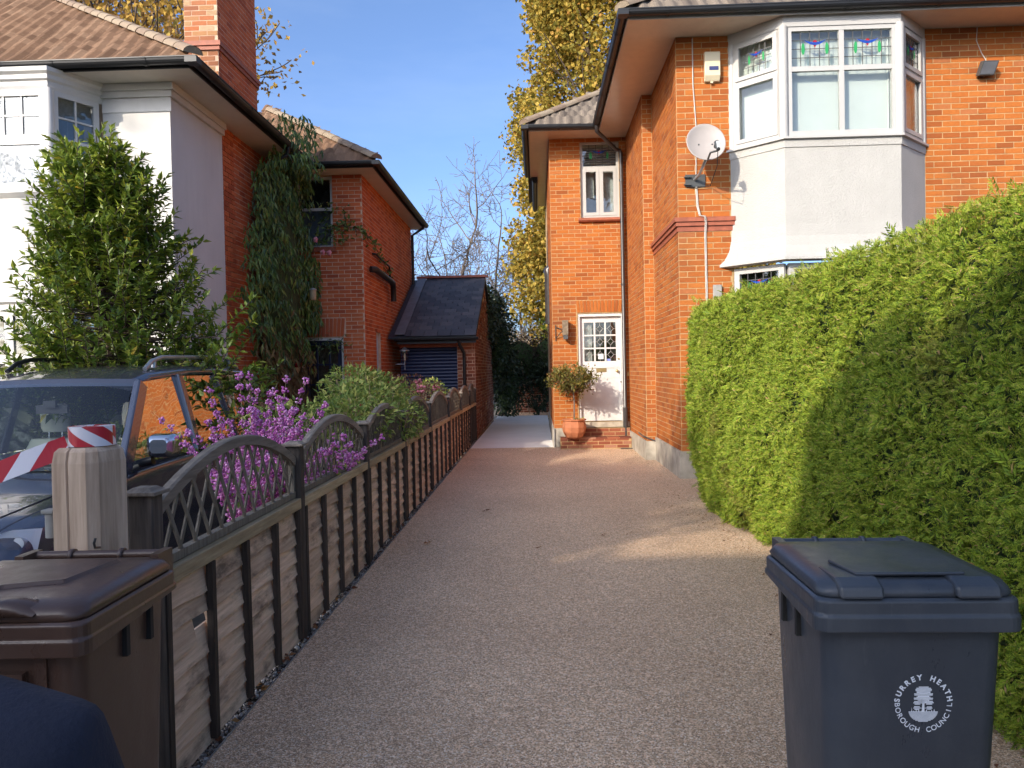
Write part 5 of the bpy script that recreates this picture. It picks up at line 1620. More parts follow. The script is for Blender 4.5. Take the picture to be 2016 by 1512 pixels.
        text('SURREY HEATH', Rr, math.radians(92), math.radians(14.6), False, 0.0175, 0.0007)
        text('BOROUGH COUNCIL', Rr, math.radians(270), math.radians(12.6), True, 0.0175, 0.0002)
        def poly(pts): em.add([fp(cx + x * 1.1, cz + z * 1.1) for x, z in pts], [tuple(range(len(pts)))])
        def stripes(x_at, z0, z1, n, gap=0.32):
            for i in range(n):
                a = z0 + (z1 - z0) * i / n; b = a + (z1 - z0) / n * (1 - gap); l, r = x_at((a + b) / 2)
                if r - l > 0.001: poly([(l, a), (r, a), (r, b), (l, b)])
        def lobe(ccx, ccz, ra, rz, n): stripes(lambda z: (ccx - ra * math.sqrt(max(0, 1 - ((z - ccz) / rz) ** 2)), ccx + ra * math.sqrt(max(0, 1 - ((z - ccz) / rz) ** 2))), ccz - rz, ccz + rz, n, 0.2)
        lobe(0.000, 0.0300, 0.0175, 0.0075, 6); lobe(0.000, 0.0205, 0.0205, 0.0050, 4); lobe(0.000, 0.0115, 0.0210, 0.0045, 4)
        lobe(-0.0125, 0.0025, 0.0090, 0.0040, 3); lobe(0.0125, 0.0030, 0.0095, 0.0042, 3); lobe(-0.003, 0.0050, 0.0100, 0.0040, 3)
        lobe(-0.0135, -0.0085, 0.0075, 0.0042, 3); lobe(0.0130, -0.0085, 0.0065, 0.0036, 3)
        poly([(-0.0028, -0.016), (0.0028, -0.016), (0.0022, 0.010), (-0.0022, 0.010)]); poly([(-0.0135, -0.0095), (0.0130, -0.0095), (0.0130, -0.0082), (-0.0135, -0.0082)])
        poly([(-0.0255, -0.0165), (-0.0238, -0.0165), (-0.0246, -0.0065)])
        stripes(lambda z: (-0.0315 * math.sqrt(max(0, 1 - ((z + 0.0145) / 0.024) ** 2)), 0.0315 * math.sqrt(max(0, 1 - ((z + 0.0145) / 0.024) ** 2))), -0.038, -0.0155, 10, 0.28)
        for i in range(9):
            x = -0.022 + i * 0.0055; poly([(x, -0.0158), (x + 0.003, -0.0158), (x + 0.0015, -0.0158 + 0.0015 + 0.002 * ((i * 7) % 3))])
        T(em).build('emblem', M['emblem'], B)
    return t
wheelie_bin('wheelie_bin', 'dark grey wheelie bin with white round council emblem, beside the hedge', (0.845, 1.935, 0.0), M['bin_grey'], True, math.radians(-1.0), 0.94)
wheelie_bin('wheelie_bin', 'brown wheelie bin in front of the gate post and fence', (-1.235, 1.83, 0.0), M['bin_brown'], False, math.radians(1.5))

# ------------------------------------------------------------------ parked car
def car():
    X, Y, Z = -3.94, 4.08, -0.335
    t = thing('parked_car', 'dark grey off-road car parked behind the fence, its bonnet towards the street', 'car', (X, Y + 2.3, Z))
    def W(x, y, z): return Vector((X + x, Y + y, Z + z + (max(0.0, z - 1.15) * 0.17)))
    # body shell below the windows: stations along the length, half section (x, z)
    st = [  # y, half width, bonnet/belt height, edge height
        (0.00, 0.80, 0.80, 0.72), (0.10, 0.92, 0.92, 0.82), (0.30, 0.955, 1.02, 0.93), (0.70, 0.94, 1.09, 1.02), (1.25, 0.945, 1.155, 1.10), (1.55, 0.945, 1.19, 1.13),
        (2.4, 0.95, 1.20, 1.16), (3.4, 0.95, 1.20, 1.17), (4.2, 0.935, 1.20, 1.17), (4.55, 0.90, 1.18, 1.14), (4.68, 0.84, 1.10, 1.05)]
    rings = []
    for (y, hw, hc, he) in st:
        half = [(hw * 0.90, 0.26), (hw * 0.99, 0.34), (hw, 0.55), (hw * 1.0, 0.80), (hw * 0.985, he - 0.05), (hw * 0.955, he), (hw * 0.80, he + (hc - he) * 0.45), (hw * 0.45, hc - 0.008), (0, hc)]
        ring = [W(x, y, z) for x, z in half] + [W(-x, y, z) for x, z in half[-2::-1]]
        rings.append(ring)
    b = MB(); b.loft(rings, True, True)
    B = b.build('body', M['paint'], t)
    m = B.modifiers.new('sub', 'SUBSURF'); m.levels = 2; m.render_levels = 2
    # roof: curved panel with drip edges
    ys = [2.02, 2.25, 2.9, 3.6, 4.2, 4.42]; zc = [1.735, 1.79, 1.83, 1.835, 1.815, 1.78]; hw = [0.665, 0.69, 0.715, 0.72, 0.71, 0.69]
    rings = []
    for y, z, w in zip(ys, zc, hw):
        up = [(-w, z - 0.085), (-w * 0.985, z - 0.05), (-w * 0.9, z - 0.020), (-w * 0.5, z - 0.003), (0, z), (w * 0.5, z - 0.003), (w * 0.9, z - 0.020), (w * 0.985, z - 0.05), (w, z - 0.085)]
        dn = [(w * 0.93, z - 0.095), (w * 0.5, z - 0.05), (0, z - 0.04), (-w * 0.5, z - 0.05), (-w * 0.93, z - 0.095)]
        rings.append([W(a, y, c) for a, c in up + dn])
    RF = MB().loft(rings, True, True).build('roof', M['paint'], t)
    # pillars
    def pillar(name, p, q, w, d, mat=M['paint']):
        p, q = Vector(p), Vector(q); v = (q - p).normalized(); s = Vector((0, 1, 0)); s = (s - v * s.dot(v)).normalized(); n = v.cross(s)
        r = [[e + s * a + n * c for a, c in ((-w, -d), (w, -d), (w, d), (-w, d))] for e in (p, q)]
        o = MB().loft(r, True, False).build(name, mat, t); bevel(o, 0.012, 2); return o
    for s in (1, -1):
        pillar('windscreen_pillar', W(s * 0.885, 1.42, 1.15), W(s * 0.685, 2.06, 1.68), 0.055, 0.032)
        pillar('door_pillar', W(s * 0.90, 2.62, 1.17), W(s * 0.715, 2.66, 1.745), 0.045, 0.022)
        pillar('door_pillar', W(s * 0.90, 3.52, 1.17), W(s * 0.715, 3.44, 1.745), 0.035, 0.022)
        pillar('rear_pillar', W(s * 0.885, 4.50, 1.15), W(s * 0.695, 4.34, 1.72), 0.085, 0.03)
        pillar('window_rail', W(s * 0.915, 1.50, 1.175), W(s * 0.915, 4.5, 1.175), 0.03, 0.024)
        # side glass
        for (y0, y1, u0, u1, nm) in ((1.46, 2.60, 2.06, 2.64, 'front_door_glass'), (2.64, 3.50, 2.68, 3.42, 'rear_door_glass'), (3.54, 4.46, 3.46, 4.30, 'quarter_glass')):
            MB().prism([W(s * 0.90, y0, 1.17), W(s * 0.90, y1, 1.17), W(s * 0.703, u1, 1.735), W(s * 0.703, u0, 1.70 if u0 < 2.1 else 1.735)], (-s * 0.005, 0, 0)).build(nm, M['glass_car'], t)
        # roof rail
        x = s * 0.60
        rr = MB().tube([W(x, 2.30, 1.79), W(x, 2.42, 1.85), W(x, 2.6, 1.88), W(x, 3.9, 1.895), W(x, 4.15, 1.87), W(x, 4.28, 1.80)], 0.020, 8)
        rr.tube([W(x, 2.45, 1.80), W(x, 2.46, 1.865)], 0.022, 6).tube([W(x, 4.08, 1.80), W(x, 4.06, 1.88)], 0.022, 6)
        rr.build('roof_rail', M['galv'] if s > 0 else M['car_trim'], t)
        # mirror
        mr = MB(); c = W(s * 1.085, 1.62, 1.285)
        rg = []
        for (dy, k) in ((-0.085, 0.55), (-0.06, 0.86), (0.0, 1.0), (0.05, 0.97), (0.06, 0.9)):
            rg.append([Vector((c.x + (p.x) * k, c.y + dy, c.z + p.y * k)) for p in rrect(0.235, 0.185, 0.055, 0, 0, 0, 4)])
        mr.loft(rg, True, True)
        mo = mr.build('mirror', M['chrome'], t)
        MB().box(-0.09, 0.09, 0.062, 0.066, -0.07, 0.07, Fr(c, (1, 0, 0), (0, 1, 0))).build('mirror_glass', M['chrome'], mo)
        MB().tube([W(s * 0.90, 1.62, 1.17), W(s * 1.0, 1.62, 1.19)], 0.035, 8).build('mirror_arm', M['car_trim'], mo)
        # head lamp
        h = MB(); rg = []
        for (dy, k) in ((0.0, 1.0), (-0.03, 0.97), (-0.05, 0.85)):
            pts = [(0.42, 0.68), (0.62, 0.645), (0.82, 0.69), (0.95, 0.80), (0.975, 0.945), (0.86, 0.955), (0.62, 0.90), (0.44, 0.83)]
            cxx, czz = 0.68, 0.80
            rg.append([W(s * (cxx + (a - cxx) * k), 0.02 + dy + (a - 0.42) ** 2 * 0.85, czz + (z - czz) * k) for a, z in pts])
        lens = h.loft(rg, True, True, (False, True)).build('headlamp', M['glass_clear'], t)
        refl = MB()
        for (cx_, cz_, r) in ((0.56, 0.76, 0.080), (0.755, 0.815, 0.085), (0.90, 0.88, 0.032)):
            yy = 0.045 + (cx_ - 0.42) ** 2 * 0.85
            refl.lathe([(0.012, 0.07), (r * 0.6, 0.05), (r, 0.0), (r * 1.08, 0.0)], W(s * cx_, yy, cz_), 18, True, (Vector((1, 0, 0)), Vector((0, 0, 1)), Vector((0, 1, 0))))
        refl.build('lamp_bowl', M['lamp_refl'], lens)
        bk = MB(); bk.add([W(s * a, 0.085 + (a - 0.42) ** 2 * 0.85, z) for a, z in pts], [tuple(range(8))]); bk.build('lamp_back', M['lamp_refl'], lens)
        # wheels
        for yy in (0.88, 3.72):
            c = W(s * 0.80, yy, 0.37); ax = (Vector((0, 1, 0)), Vector((0, 0, 1)), Vector((1, 0, 0)))
            wh = MB().lathe([(0.2, -0.12), (0.34, -0.12), (0.37, -0.09), (0.37, 0.09), (0.34, 0.12), (0.2, 0.12)], c, 28, True, ax).build('wheel', M['rubber'], t)
            rim = MB().lathe([(0.0, s * 0.09), (0.06, s * 0.10), (0.08, s * 0.06), (0.2, s * 0.1), (0.235, s * 0.122)], c, 10, False, ax); rim.build('rim', M['galv'], wh)
    # windscreen with frame, wiper, mirror base
    ws = []
    for i in range(9):
        q = -1 + 2 * i / 8
        ws.append((q * 0.83, 1.40 + 0.10 * q * q - 0.10, 1.165 - 0.01 * q * q, q * 0.655, 2.00 + 0.05 * q * q - 0.05, 1.70 - 0.01 * q * q))
    g = MB(); g.loft([[W(a[0], a[1], a[2]) for a in ws], [W((a[0] + a[3]) / 2, (a[1] + a[4]) / 2 - 0.012, (a[2] + a[5]) / 2 + 0.012) for a in ws], [W(a[3], a[4], a[5]) for a in ws]], False, True, (False, False))
    g.build('windscreen', M['glass_screen'], t)
    MB().loft([[W(a[3] * 1.03, a[4] - 0.02, a[5] - 0.02) for a in ws], [W(a[3] * 1.03, a[4] + 0.04, a[5] + 0.03) for a in ws]], False, True, (False, False)).build('header_rail', M['paint'], t)
    MB().loft([[W(a[0] * 1.08, a[1] - 0.16, a[2] - 0.035) for a in ws], [W(a[0] * 1.04, a[1] + 0.02, a[2] - 0.005) for a in ws]], False, True, (False, False)).build('scuttle', M['car_trim'], t)
    for (x0, x1) in ((-0.70, -0.12), (-0.02, 0.55)):
        MB().tube([W(x0, 1.29, 1.175), W((x0 + x1) / 2, 1.285, 1.20), W(x1, 1.30, 1.20)], 0.009, 6).build('wiper', M['car_trim'], t)
    # bonnet shut lines, grille
    for s in (1, -1):
        MB().tube([W(s * 0.60, 0.05, 0.915), W(s * 0.72, 0.28, 1.005), W(s * 0.80, 0.72, 1.075), W(s * 0.82, 1.28, 1.14)], 0.006, 5).build('shut_line', M['car_trim'], t)
    MB().box(-0.36, 0.36, -0.03, 0.04, 0.62, 0.80, Fr(W(0, 0, 0), (1, 0, 0), (0, 1, 0))).build('grille', M['car_trim'], t)
    # cabin: floor, dash, seats, headrests, tailgate
    MB().box(-0.80, 0.80, 1.5, 4.4, 0.45, 0.70, Fr(W(0, 0, 0), (1, 0, 0), (0, 1, 0))).build('cabin_floor', M['dash'], t)
    d = MB(); d.loft([[W(x, 1.36, z) for x, z in ((-0.80, 1.12), (0.80, 1.12), (0.80, 0.7), (-0.80, 0.7))], [W(x, 1.75, z) for x, z in ((-0.78, 1.17), (0.78, 1.17), (0.78, 0.7), (-0.78, 0.7))], [W(x, 1.9, z) for x, z in ((-0.78, 1.06), (0.78, 1.06), (0.78, 0.7), (-0.78, 0.7))]], True, True)
    d.build('dashboard', M['dash'], t)
    for sx in (-0.37, 0.37):
        for (sy, dz) in ((2.42, 0.0), (3.32, -0.02)):
            s_ = MB()
            rr = []
            for (z, w, yy, dd) in ((0.70, 0.24, 0.0, 0.10), (0.95, 0.255, 0.05, 0.10), (1.15, 0.245, 0.10, 0.09), (1.28, 0.19, 0.13, 0.07)):
                rr.append([W(sx + p.x, sy + yy + p.y, z + dz) for p in rrect(w * 2, dd * 2, 0.06, 0)])
            s_.loft(rr, True, True)
            so = s_.build('seat', M['leather'], t)
            hr = MB(); rr = []
            for (z, w) in ((1.33, 0.105), (1.36, 0.125), (1.46, 0.13), (1.53, 0.115), (1.545, 0.09)):
                rr.append([W(sx + p.x, sy + 0.16 + p.y, z + dz) for p in rrect(w * 2, 0.10, 0.045, 0)])
            hr.loft(rr, True, True); hr.build('headrest', M['leather'], so)
            MB().tube([W(sx - 0.06, sy + 0.15, 1.25 + dz), W(sx - 0.06, sy + 0.16, 1.36 + dz)], 0.007, 6).tube([W(sx + 0.06, sy + 0.15, 1.25 + dz), W(sx + 0.06, sy + 0.16, 1.36 + dz)], 0.007, 6).build('headrest_stalk', M['chrome'], so)
    MB().prism([W(-0.69, 4.40, 1.75), W(0.69, 4.40, 1.75), W(0.86, 4.58, 1.15), W(-0.86, 4.58, 1.15)], (0, 0.02, 0)).build('tailgate_glass', M['glass_car'], t)
    MB().box(-0.05, 0.05, 1.93, 1.96, 1.60, 1.655, Fr(W(0, 0, 0), (1, 0, 0), (0, 1, 0))).box(-0.13, 0.13, 1.96, 1.985, 1.55, 1.62, Fr(W(0, 0, 0), (1, 0, 0), (0, 1, 0))).build('cabin_mirror', M['dash'], t)
    MB().box(0.56, 0.63, 1.42, 1.425, 1.20, 1.245, Fr(W(0, 0.02, 0), (1, 0, 0), (0, 1, 0))).build('permit', M['sg_green'], t)
car()

# ------------------------------------------------------------------ person at the lower left edge
def person():
    t = thing('person', 'person in a dark navy fleece standing at the bottom left corner of the photo', 'person', (-0.665, 0.74, 0.0))
    # skeleton, facing +Y, bending forward a little
    J = {'pel': (-0.670, 0.620, 0.820, 0.135), 'sp1': (-0.660, 0.660, 0.970, 0.125), 'sp2': (-0.660, 0.710, 1.080, 0.140), 'neck': (-0.790, 0.780, 1.190, 0.055), 'hd0': (-0.880, 0.830, 1.270, 0.062),
         'shR': (-0.495, 0.730, 1.105, 0.088), 'elR': (-0.450, 0.780, 0.850, 0.060), 'wrR': (-0.510, 0.970, 0.740, 0.042), 'shL': (-0.825, 0.730, 1.080, 0.088), 'elL': (-0.900, 0.780, 0.840, 0.060), 'wrL': (-0.850, 0.970, 0.740, 0.042),
         'hiR': (-0.580, 0.620, 0.780, 0.100), 'knR': (-0.560, 0.700, 0.430, 0.065), 'anR': (-0.560, 0.620, 0.090, 0.045), 'toR': (-0.550, 0.800, 0.045, 0.040),
         'hiL': (-0.760, 0.620, 0.780, 0.100), 'knL': (-0.780, 0.700, 0.430, 0.065), 'anL': (-0.780, 0.620, 0.090, 0.045), 'toL': (-0.790, 0.800, 0.045, 0.040)}
    E = [('pel', 'sp1'), ('sp1', 'sp2'), ('sp2', 'neck'), ('neck', 'hd0'), ('sp2', 'shR'), ('shR', 'elR'), ('elR', 'wrR'), ('sp2', 'shL'), ('shL', 'elL'), ('elL', 'wrL'),
         ('pel', 'hiR'), ('hiR', 'knR'), ('knR', 'anR'), ('anR', 'toR'), ('pel', 'hiL'), ('hiL', 'knL'), ('knL', 'anL'), ('anL', 'toL')]
    def skin(name, joints, edges, mat, root, lv=2):
        ks = list(joints); me = bpy.data.meshes.new(name)
        me.from_pydata([joints[k][:3] for k in ks], [(ks.index(a), ks.index(b)) for a, b in edges], [])
        o = bpy.data.objects.new(name, me); link(o, t)
        s = o.modifiers.new('skin', 'SKIN'); s.use_smooth_shade = True
        o.modifiers.new('sub', 'SUBSURF').levels = lv; o.modifiers['sub'].render_levels = lv
        for i, k in enumerate(ks):
            v = me.skin_vertices[0].data[i]; v.radius = (joints[k][3], joints[k][3]); v.use_root = (k == root)
        me.materials.append(mat)
        return o
    skin('body', J, E, M['fleece'], 'pel')
    hd = MB(); c = Vector((-0.915, 0.86, 1.355)); rings = []
    for i in range(13):
        a = math.pi * i / 12; z = -math.cos(a) * 0.115; r = math.sin(a)
        ring = []
        for j in range(18):
            w = 2 * math.pi * j / 18; x = math.cos(w) * 0.076 * r; y = math.sin(w) * 0.095 * r
            if z < 0: x *= 1 - 0.25 * (-z / 0.115)
            if y > 0 and abs(x) < 0.02 and -0.045 < z < 0.02: y += 0.018
            ring.append(c + Vector((x, y + (0.012 if z < -0.03 else 0), z)))
        rings.append(ring)
    hd.loft(rings, True, True); h = hd.build('head', M['skin'], t)
    hr = MB(); rings = []
    for i in range(7):
        a = math.pi * (0.42 + 0.58 * i / 6); z = -math.cos(a) * 0.124; r = math.sin(a)
        rings.append([c + Vector((math.cos(w) * 0.085 * r, math.sin(w) * 0.104 * r - 0.012, z)) for w in [2 * math.pi * j / 18 for j in range(18)]])
    hr.loft(rings, True, True, (False, True)); hr.build('hair', M['hair'], h)
    for s in (1, -1):
        MB().ball(c + Vector((s * 0.028, 0.088, 0.006)), 0.010, 8, 6).build('eye', M['paper'], h)
        MB().ball(c + Vector((s * 0.078, 0.0, -0.01)), 0.022, 8, 6, (0.4, 0.8, 1.3)).build('ear', M['skin'], h)
    MB().tube([c + Vector((-0.022, 0.10, -0.052)), c + Vector((0, 0.106, -0.054)), c + Vector((0.022, 0.10, -0.052))], 0.005, 6).build('mouth', M['terracotta'], h)
    for s, n in ((1, 'R'), (-1, 'L')):
        w = Vector(J['wr' + n][:3]); hj = {'w': (*w, 0.032), 'p': (w.x, w.y + 0.06, w.z - 0.02, 0.030)}; he = [('w', 'p')]
        for i in range(4):
            b = Vector((w.x + (i - 1.5) * 0.020, w.y + 0.09, w.z - 0.025)); L = (0.06, 0.07, 0.066, 0.05)[i]
            hj['a%d' % i] = (*b, 0.010); hj['b%d' % i] = (b.x, b.y + L * 0.55, b.z - 0.02, 0.009); hj['c%d' % i] = (b.x, b.y + L * 0.8, b.z - 0.05, 0.008)
            he += [('p', 'a%d' % i), ('a%d' % i, 'b%d' % i), ('b%d' % i, 'c%d' % i)]
        tx = -s * 0.03
        hj['t0'] = (w.x + tx, w.y + 0.035, w.z - 0.015, 0.011); hj['t1'] = (w.x + tx * 1.6, w.y + 0.07, w.z - 0.03, 0.010); he += [('w', 't0'), ('t0', 't1')]
        skin('hand', hj, he, M['skin'], 'w', 1)
person()
# ------------------------------------------------------------------ plants and trees
def twig_mesh(segs, n=4):
    """segs: list of (p, q, r0, r1) -> numpy verts, quads"""
    P = np.array([s[0] for s in segs], float); Q = np.array([s[1] for s in segs], float)
    r0 = np.array([s[2] for s in segs]); r1 = np.array([s[3] for s in segs])
    D = Q - P; D /= (np.linalg.norm(D, axis=1, keepdims=True) + 1e-9)
    up = np.where(np.abs(D[:, 2:3]) < 0.9, np.array([[0, 0, 1.0]]), np.array([[1.0, 0, 0]]))
    A = np.cross(D, up); A /= (np.linalg.norm(A, axis=1, keepdims=True) + 1e-9); B = np.cross(A, D)
    V = []
    for base, r in ((P, r0), (Q, r1)):
        for j in range(n):
            w = 2 * math.pi * j / n
            V.append(base + (A * math.cos(w) + B * math.sin(w)) * r[:, None])
    V = np.stack(V, 1); k = len(segs)
    f = np.array([(j, (j + 1) % n, n + (j + 1) % n, n + j) for j in range(n)])
    F = f[None] + (np.arange(k) * 2 * n)[:, None, None]
    return V.reshape(-1, 3), F.reshape(-1, 4)

def grow(base, d, length, r, depth, rng, spread=0.55, ratio=0.72, up=0.25, kids=(2, 4), nseg=4, wob=0.16, trunk_free=0.3):
    """recursive branching; returns segments and tips"""
    segs = []; tips = []
    def go(p, d, L, r, lev):
        q = p.copy(); dd = d.copy(); pts = [q.copy()]; rs = [r]
        for i in range(nseg):
            dd = dd + rng.normal(size=3) * wob * (0.5 if lev == 0 else 1.0); dd[2] += up * 0.25 * (lev > 0)
            dd /= np.linalg.norm(dd)
            q = q + dd * L / nseg; pts.append(q.copy()); rs.append(r * (1 - 0.45 * (i + 1) / nseg))
            segs.append((pts[-2], pts[-1], rs[-2], rs[-1]))
        if lev >= depth:
            tips.append((pts[-1], dd)); tips.append((pts[-2], dd)); return
        n = rng.integers(kids[0], kids[1] + 1)
        free = trunk_free if lev == 0 else 0.25
        for k in range(n):
            f = free + (1 - free) * (k + rng.random() * 0.8) / n
            f = min(0.999, f); i = int(f * nseg); a = f * nseg - i
            o = pts[i] * (1 - a) + pts[i + 1] * a
            v = rng.normal(size=3); v -= dd * v.dot(dd); v /= np.linalg.norm(v) + 1e-9
            nd_ = dd * (1 - spread * 0.5) + v * spread * (0.7 + 0.6 * rng.random()); nd_[2] += up
            nd_ /= np.linalg.norm(nd_)
            go(o, nd_, L * ratio * (0.75 + 0.5 * rng.random()) * (1.1 - 0.35 * f), rs[i] * 0.55, lev + 1)
        go(pts[-1], dd, L * ratio * 0.8, rs[-1] * 0.9, lev + 1)
    go(np.array(base, float), np.array(d, float) / np.linalg.norm(d), length, r, 0)
    return segs, tips

def leaves(name, mat, parent, P, size, D=None, N=None, aspect=0.55, tmpl='leaf', kind='stuff', jit=0.5):
    n = len(P)
    if D is None: D = rdir(n)
    if N is None: N = rdir(n); N[:, 2] += 0.6
    s = size * (1 - jit / 2 + jit * RNG.random(n))
    tv, tf = {'leaf': (LEAF_V, LEAF_F), 'long': (LONG_V, LONG_F), 'quad': (QUAD_V, QUAD_F)}[tmpl]
    V, F = scatter(tv, tf, P, frames(D, N), np.stack([s * aspect, s, s], 1))
    o = np_mesh(name, V, F, mat, parent)
    return tag(o, kind=kind)

# golden autumn tree behind the right house: clumps of leaves on limbs
def golden_tree():
    base = np.array([4.2, 29.0, -0.3])
    t = thing('autumn_tree', 'tall tree with golden yellow autumn leaves behind the orange brick house', 'tree', tuple(base))
    rng = np.random.default_rng(5)
    segs, tips = grow(base, (0, 0, 1), 9.0, 0.35, 3, rng, spread=0.6, ratio=0.62, up=0.2, kids=(5, 7), nseg=5, wob=0.08)
    V, F = twig_mesh(segs, 5); np_mesh('trunk', V, F, M['bark'], t, smooth=True)
    # crown envelope with uneven outline; most leaves sit in a shell of clumps
    n = 1150
    z = 1.6 + 18.0 * rng.random(n) ** 0.9
    prof = lambda z: 4.9 * np.sin(np.pi * np.clip((z + 5.0) / 27.0, 0, 1)) ** 0.5
    a = rng.random(n) * 2 * np.pi
    rr = prof(z) * (0.50 + 0.50 * np.sqrt(rng.random(n)) + 0.07 * np.sin(3 * a + z))
    C = np.stack([base[0] + rr * np.cos(a), base[1] + rr * np.sin(a), z], 1)
    k = 140
    P = np.repeat(C, k, 0) + rdir(n * k) * (0.62 * np.cbrt(RNG.random((n * k, 1)))) * np.repeat(0.7 + 0.7 * rng.random((n, 1)), k, 0)
    D = rdir(n * k); D[:, 2] -= 0.5
    leaves('crown', M['lf_gold'], t, P, 0.155, D, None, 0.85, 'quad')
golden_tree()

def bare_tree(label, base, h, seed, r=0.11, lean=(0, 0), mat='bark_pale', leafy=300, group=None):
    t = thing('bare_tree', label, 'tree', base, group)
    rng = np.random.default_rng(seed)
    segs, tips = grow(base, (lean[0], lean[1], 1), h * 0.62, r, 4, rng, spread=0.95, ratio=0.62, up=0.10, kids=(3, 5), nseg=5, wob=0.13, trunk_free=0.30)
    segs = [(a, b, max(c, 0.0125), max(d, 0.0115)) for a, b, c, d in segs]
    V, F = twig_mesh(segs, 4); np_mesh('trunk', V, F, M[mat], t)
    tp = np.array([q[0] for q in tips]); sel = RNG.integers(0, len(tp), leafy)
    leaves('crown', M['lf_oak'], t, tp[sel] + RNG.normal(size=(leafy, 3)) * 0.12, 0.09, None, None, 0.6, 'quad')
g_ = 'bare trees beyond the garage'
bare_tree('bare slender tree with a forked trunk above the middle of the garage roof', (-5.4, 46.0, -0.3), 13.2, 3, 0.17, (0.05, 0), leafy=260, group=g_)
bare_tree('bare tree leaning right, above the right end of the garage roof', (-2.5, 43.0, -0.3), 10.8, 8, 0.13, (0.16, 0), leafy=160, group=g_)
bare_tree('bare slim straight tree just right of the left house down pipe', (-7.6, 45.0, -0.3), 10.2, 14, 0.12, (0.02, 0), leafy=620, group=g_)
bare_tree('low bare tree with purplish twigs nearest the left house wall', (-10.2, 48.0, -0.3), 10.4, 21, 0.12, (-0.05, 0), leafy=700, group=g_)
bare_tree('bare tree in the gap between the garage and the golden tree', (-0.6, 47.0, -0.3), 9.2, 33, 0.11, (-0.12, 0), leafy=240, group=g_)
bare_tree('far bare tree between the two straight bare trunks', (-4.3, 54.0, -0.3), 10.5, 41, 0.12, (0, 0), leafy=300, group=g_)

def oak_behind():
    base = (-14.4, 25.0, -0.3)
    t = thing('autumn_oak', 'tree with sparse orange-brown leaves behind the left roof', 'tree', base)
    rng = np.random.default_rng(12)
    segs, tips = grow(base, (0, 0, 1), 9.0, 0.30, 4, rng, spread=0.65, ratio=0.64, up=0.22, kids=(4, 5), nseg=5, wob=0.12)
    V, F = twig_mesh([(a, b, max(c, .02), max(d, .018)) for a, b, c, d in segs], 5); np_mesh('trunk', V, F, M['bark'], t)
    tp = np.array([q[0] for q in tips]); n = 13000
    P = tp[RNG.integers(0, len(tp), n)] + RNG.normal(size=(n, 3)) * 0.34
    leaves('crown', M['lf_oak'], t, P, 0.20, None, None, 0.6, 'quad')
oak_behind()

def far_thicket():
    for k, (x, y, h, s) in enumerate(((-0.9, 40.0, 5.2, 51), (0.4, 42.0, 5.6, 52), (-2.0, 44.0, 5.0, 53), (1.5, 39.0, 5.0, 54))):
        lab = ['tan leafless thicket shrub showing above the passage hedge, middle', 'taller tan leafless shrub behind the bright conifer', 'tan leafless shrub beside the dark ivy wall', 'tan leafless shrub half behind the brick house corner'][k]
        t = thing('bare_shrub', lab, 'shrub', (x, y, -0.3), 'leafless shrubs beyond the passage')
        rng = np.random.default_rng(s); segs = []; tips = []
        for i in range(7):
            a = rng.random() * 6.28
            s_, p_ = grow((x + 0.3 * math.cos(a), y + 0.3 * math.sin(a), -0.3), (0.5 * math.cos(a), 0.5 * math.sin(a), 1), h * 0.42, 0.05, 3, rng, spread=0.6, ratio=0.72, up=0.18, kids=(3, 4), nseg=3, wob=0.16, trunk_free=0.2)
            segs += s_; tips += p_
        V, F = twig_mesh([(a, b, max(c, .012), max(d, .012)) for a, b, c, d in segs], 3); np_mesh('stems', V, F, M['twig_tan'], t)
        tp = np.array([q[0] for q in tips]); n = 1500
        leaves('crown', M['lf_vine_dry'], t, tp[RNG.integers(0, len(tp), n)] + RNG.normal(size=(n, 3)) * 0.25, 0.13, None, None, 0.6, 'quad')
far_thicket()

def blob_plant(name, label, cat, base, boxes, mat, n, size, core=None, aspect=0.6, tmpl='leaf', hang=0.0, group=None, stems=None):
    """leafy mass filling ellipsoids (cx,cy,cz,rx,ry,rz); leaves crowd the shell"""
    t = thing(name, label, cat, base, group)
    tot = sum(b[3] * b[4] + b[4] * b[5] + b[3] * b[5] for b in boxes)
    Ps = []; Ds = []
    for b in boxes:
        k = int(n * (b[3] * b[4] + b[4] * b[5] + b[3] * b[5]) / tot)
        v = rdir(k); lump = 1 + 0.14 * np.sin(v[:, 0:1] * 7 + b[0] * 3) * np.sin(v[:, 2:3] * 8 + b[1]) + 0.08 * np.sin(v[:, 1:2] * 15 + v[:, 2:3] * 11)
        r = (0.62 + 0.42 * RNG.random((k, 1)) ** 0.7) * lump
        Ps.append(np.array(b[:3]) + v * r * np.array(b[3:])); Ds.append(v)
    P = np.concatenate(Ps); D = np.concatenate(Ds) * 0.7 + rdir(len(P)) * 0.7; D[:, 2] -= hang
    N = rdir(len(P)) * 0.7; N[:, 2] += 0.8
    leaves('foliage', mat, t, P, size, D, N, aspect, tmpl)
    if core is not None:
        mb = MB()
        for b in boxes: mb.ball(b[:3], 1.0, 12, 8, (b[3] * 0.72, b[4] * 0.72, b[5] * 0.72))
        mb.build('inner_mass', core, t)
    if stems is not None:
        V, F = twig_mesh(stems, 5); np_mesh('stems', V, F, M['bark'], t)
    return t

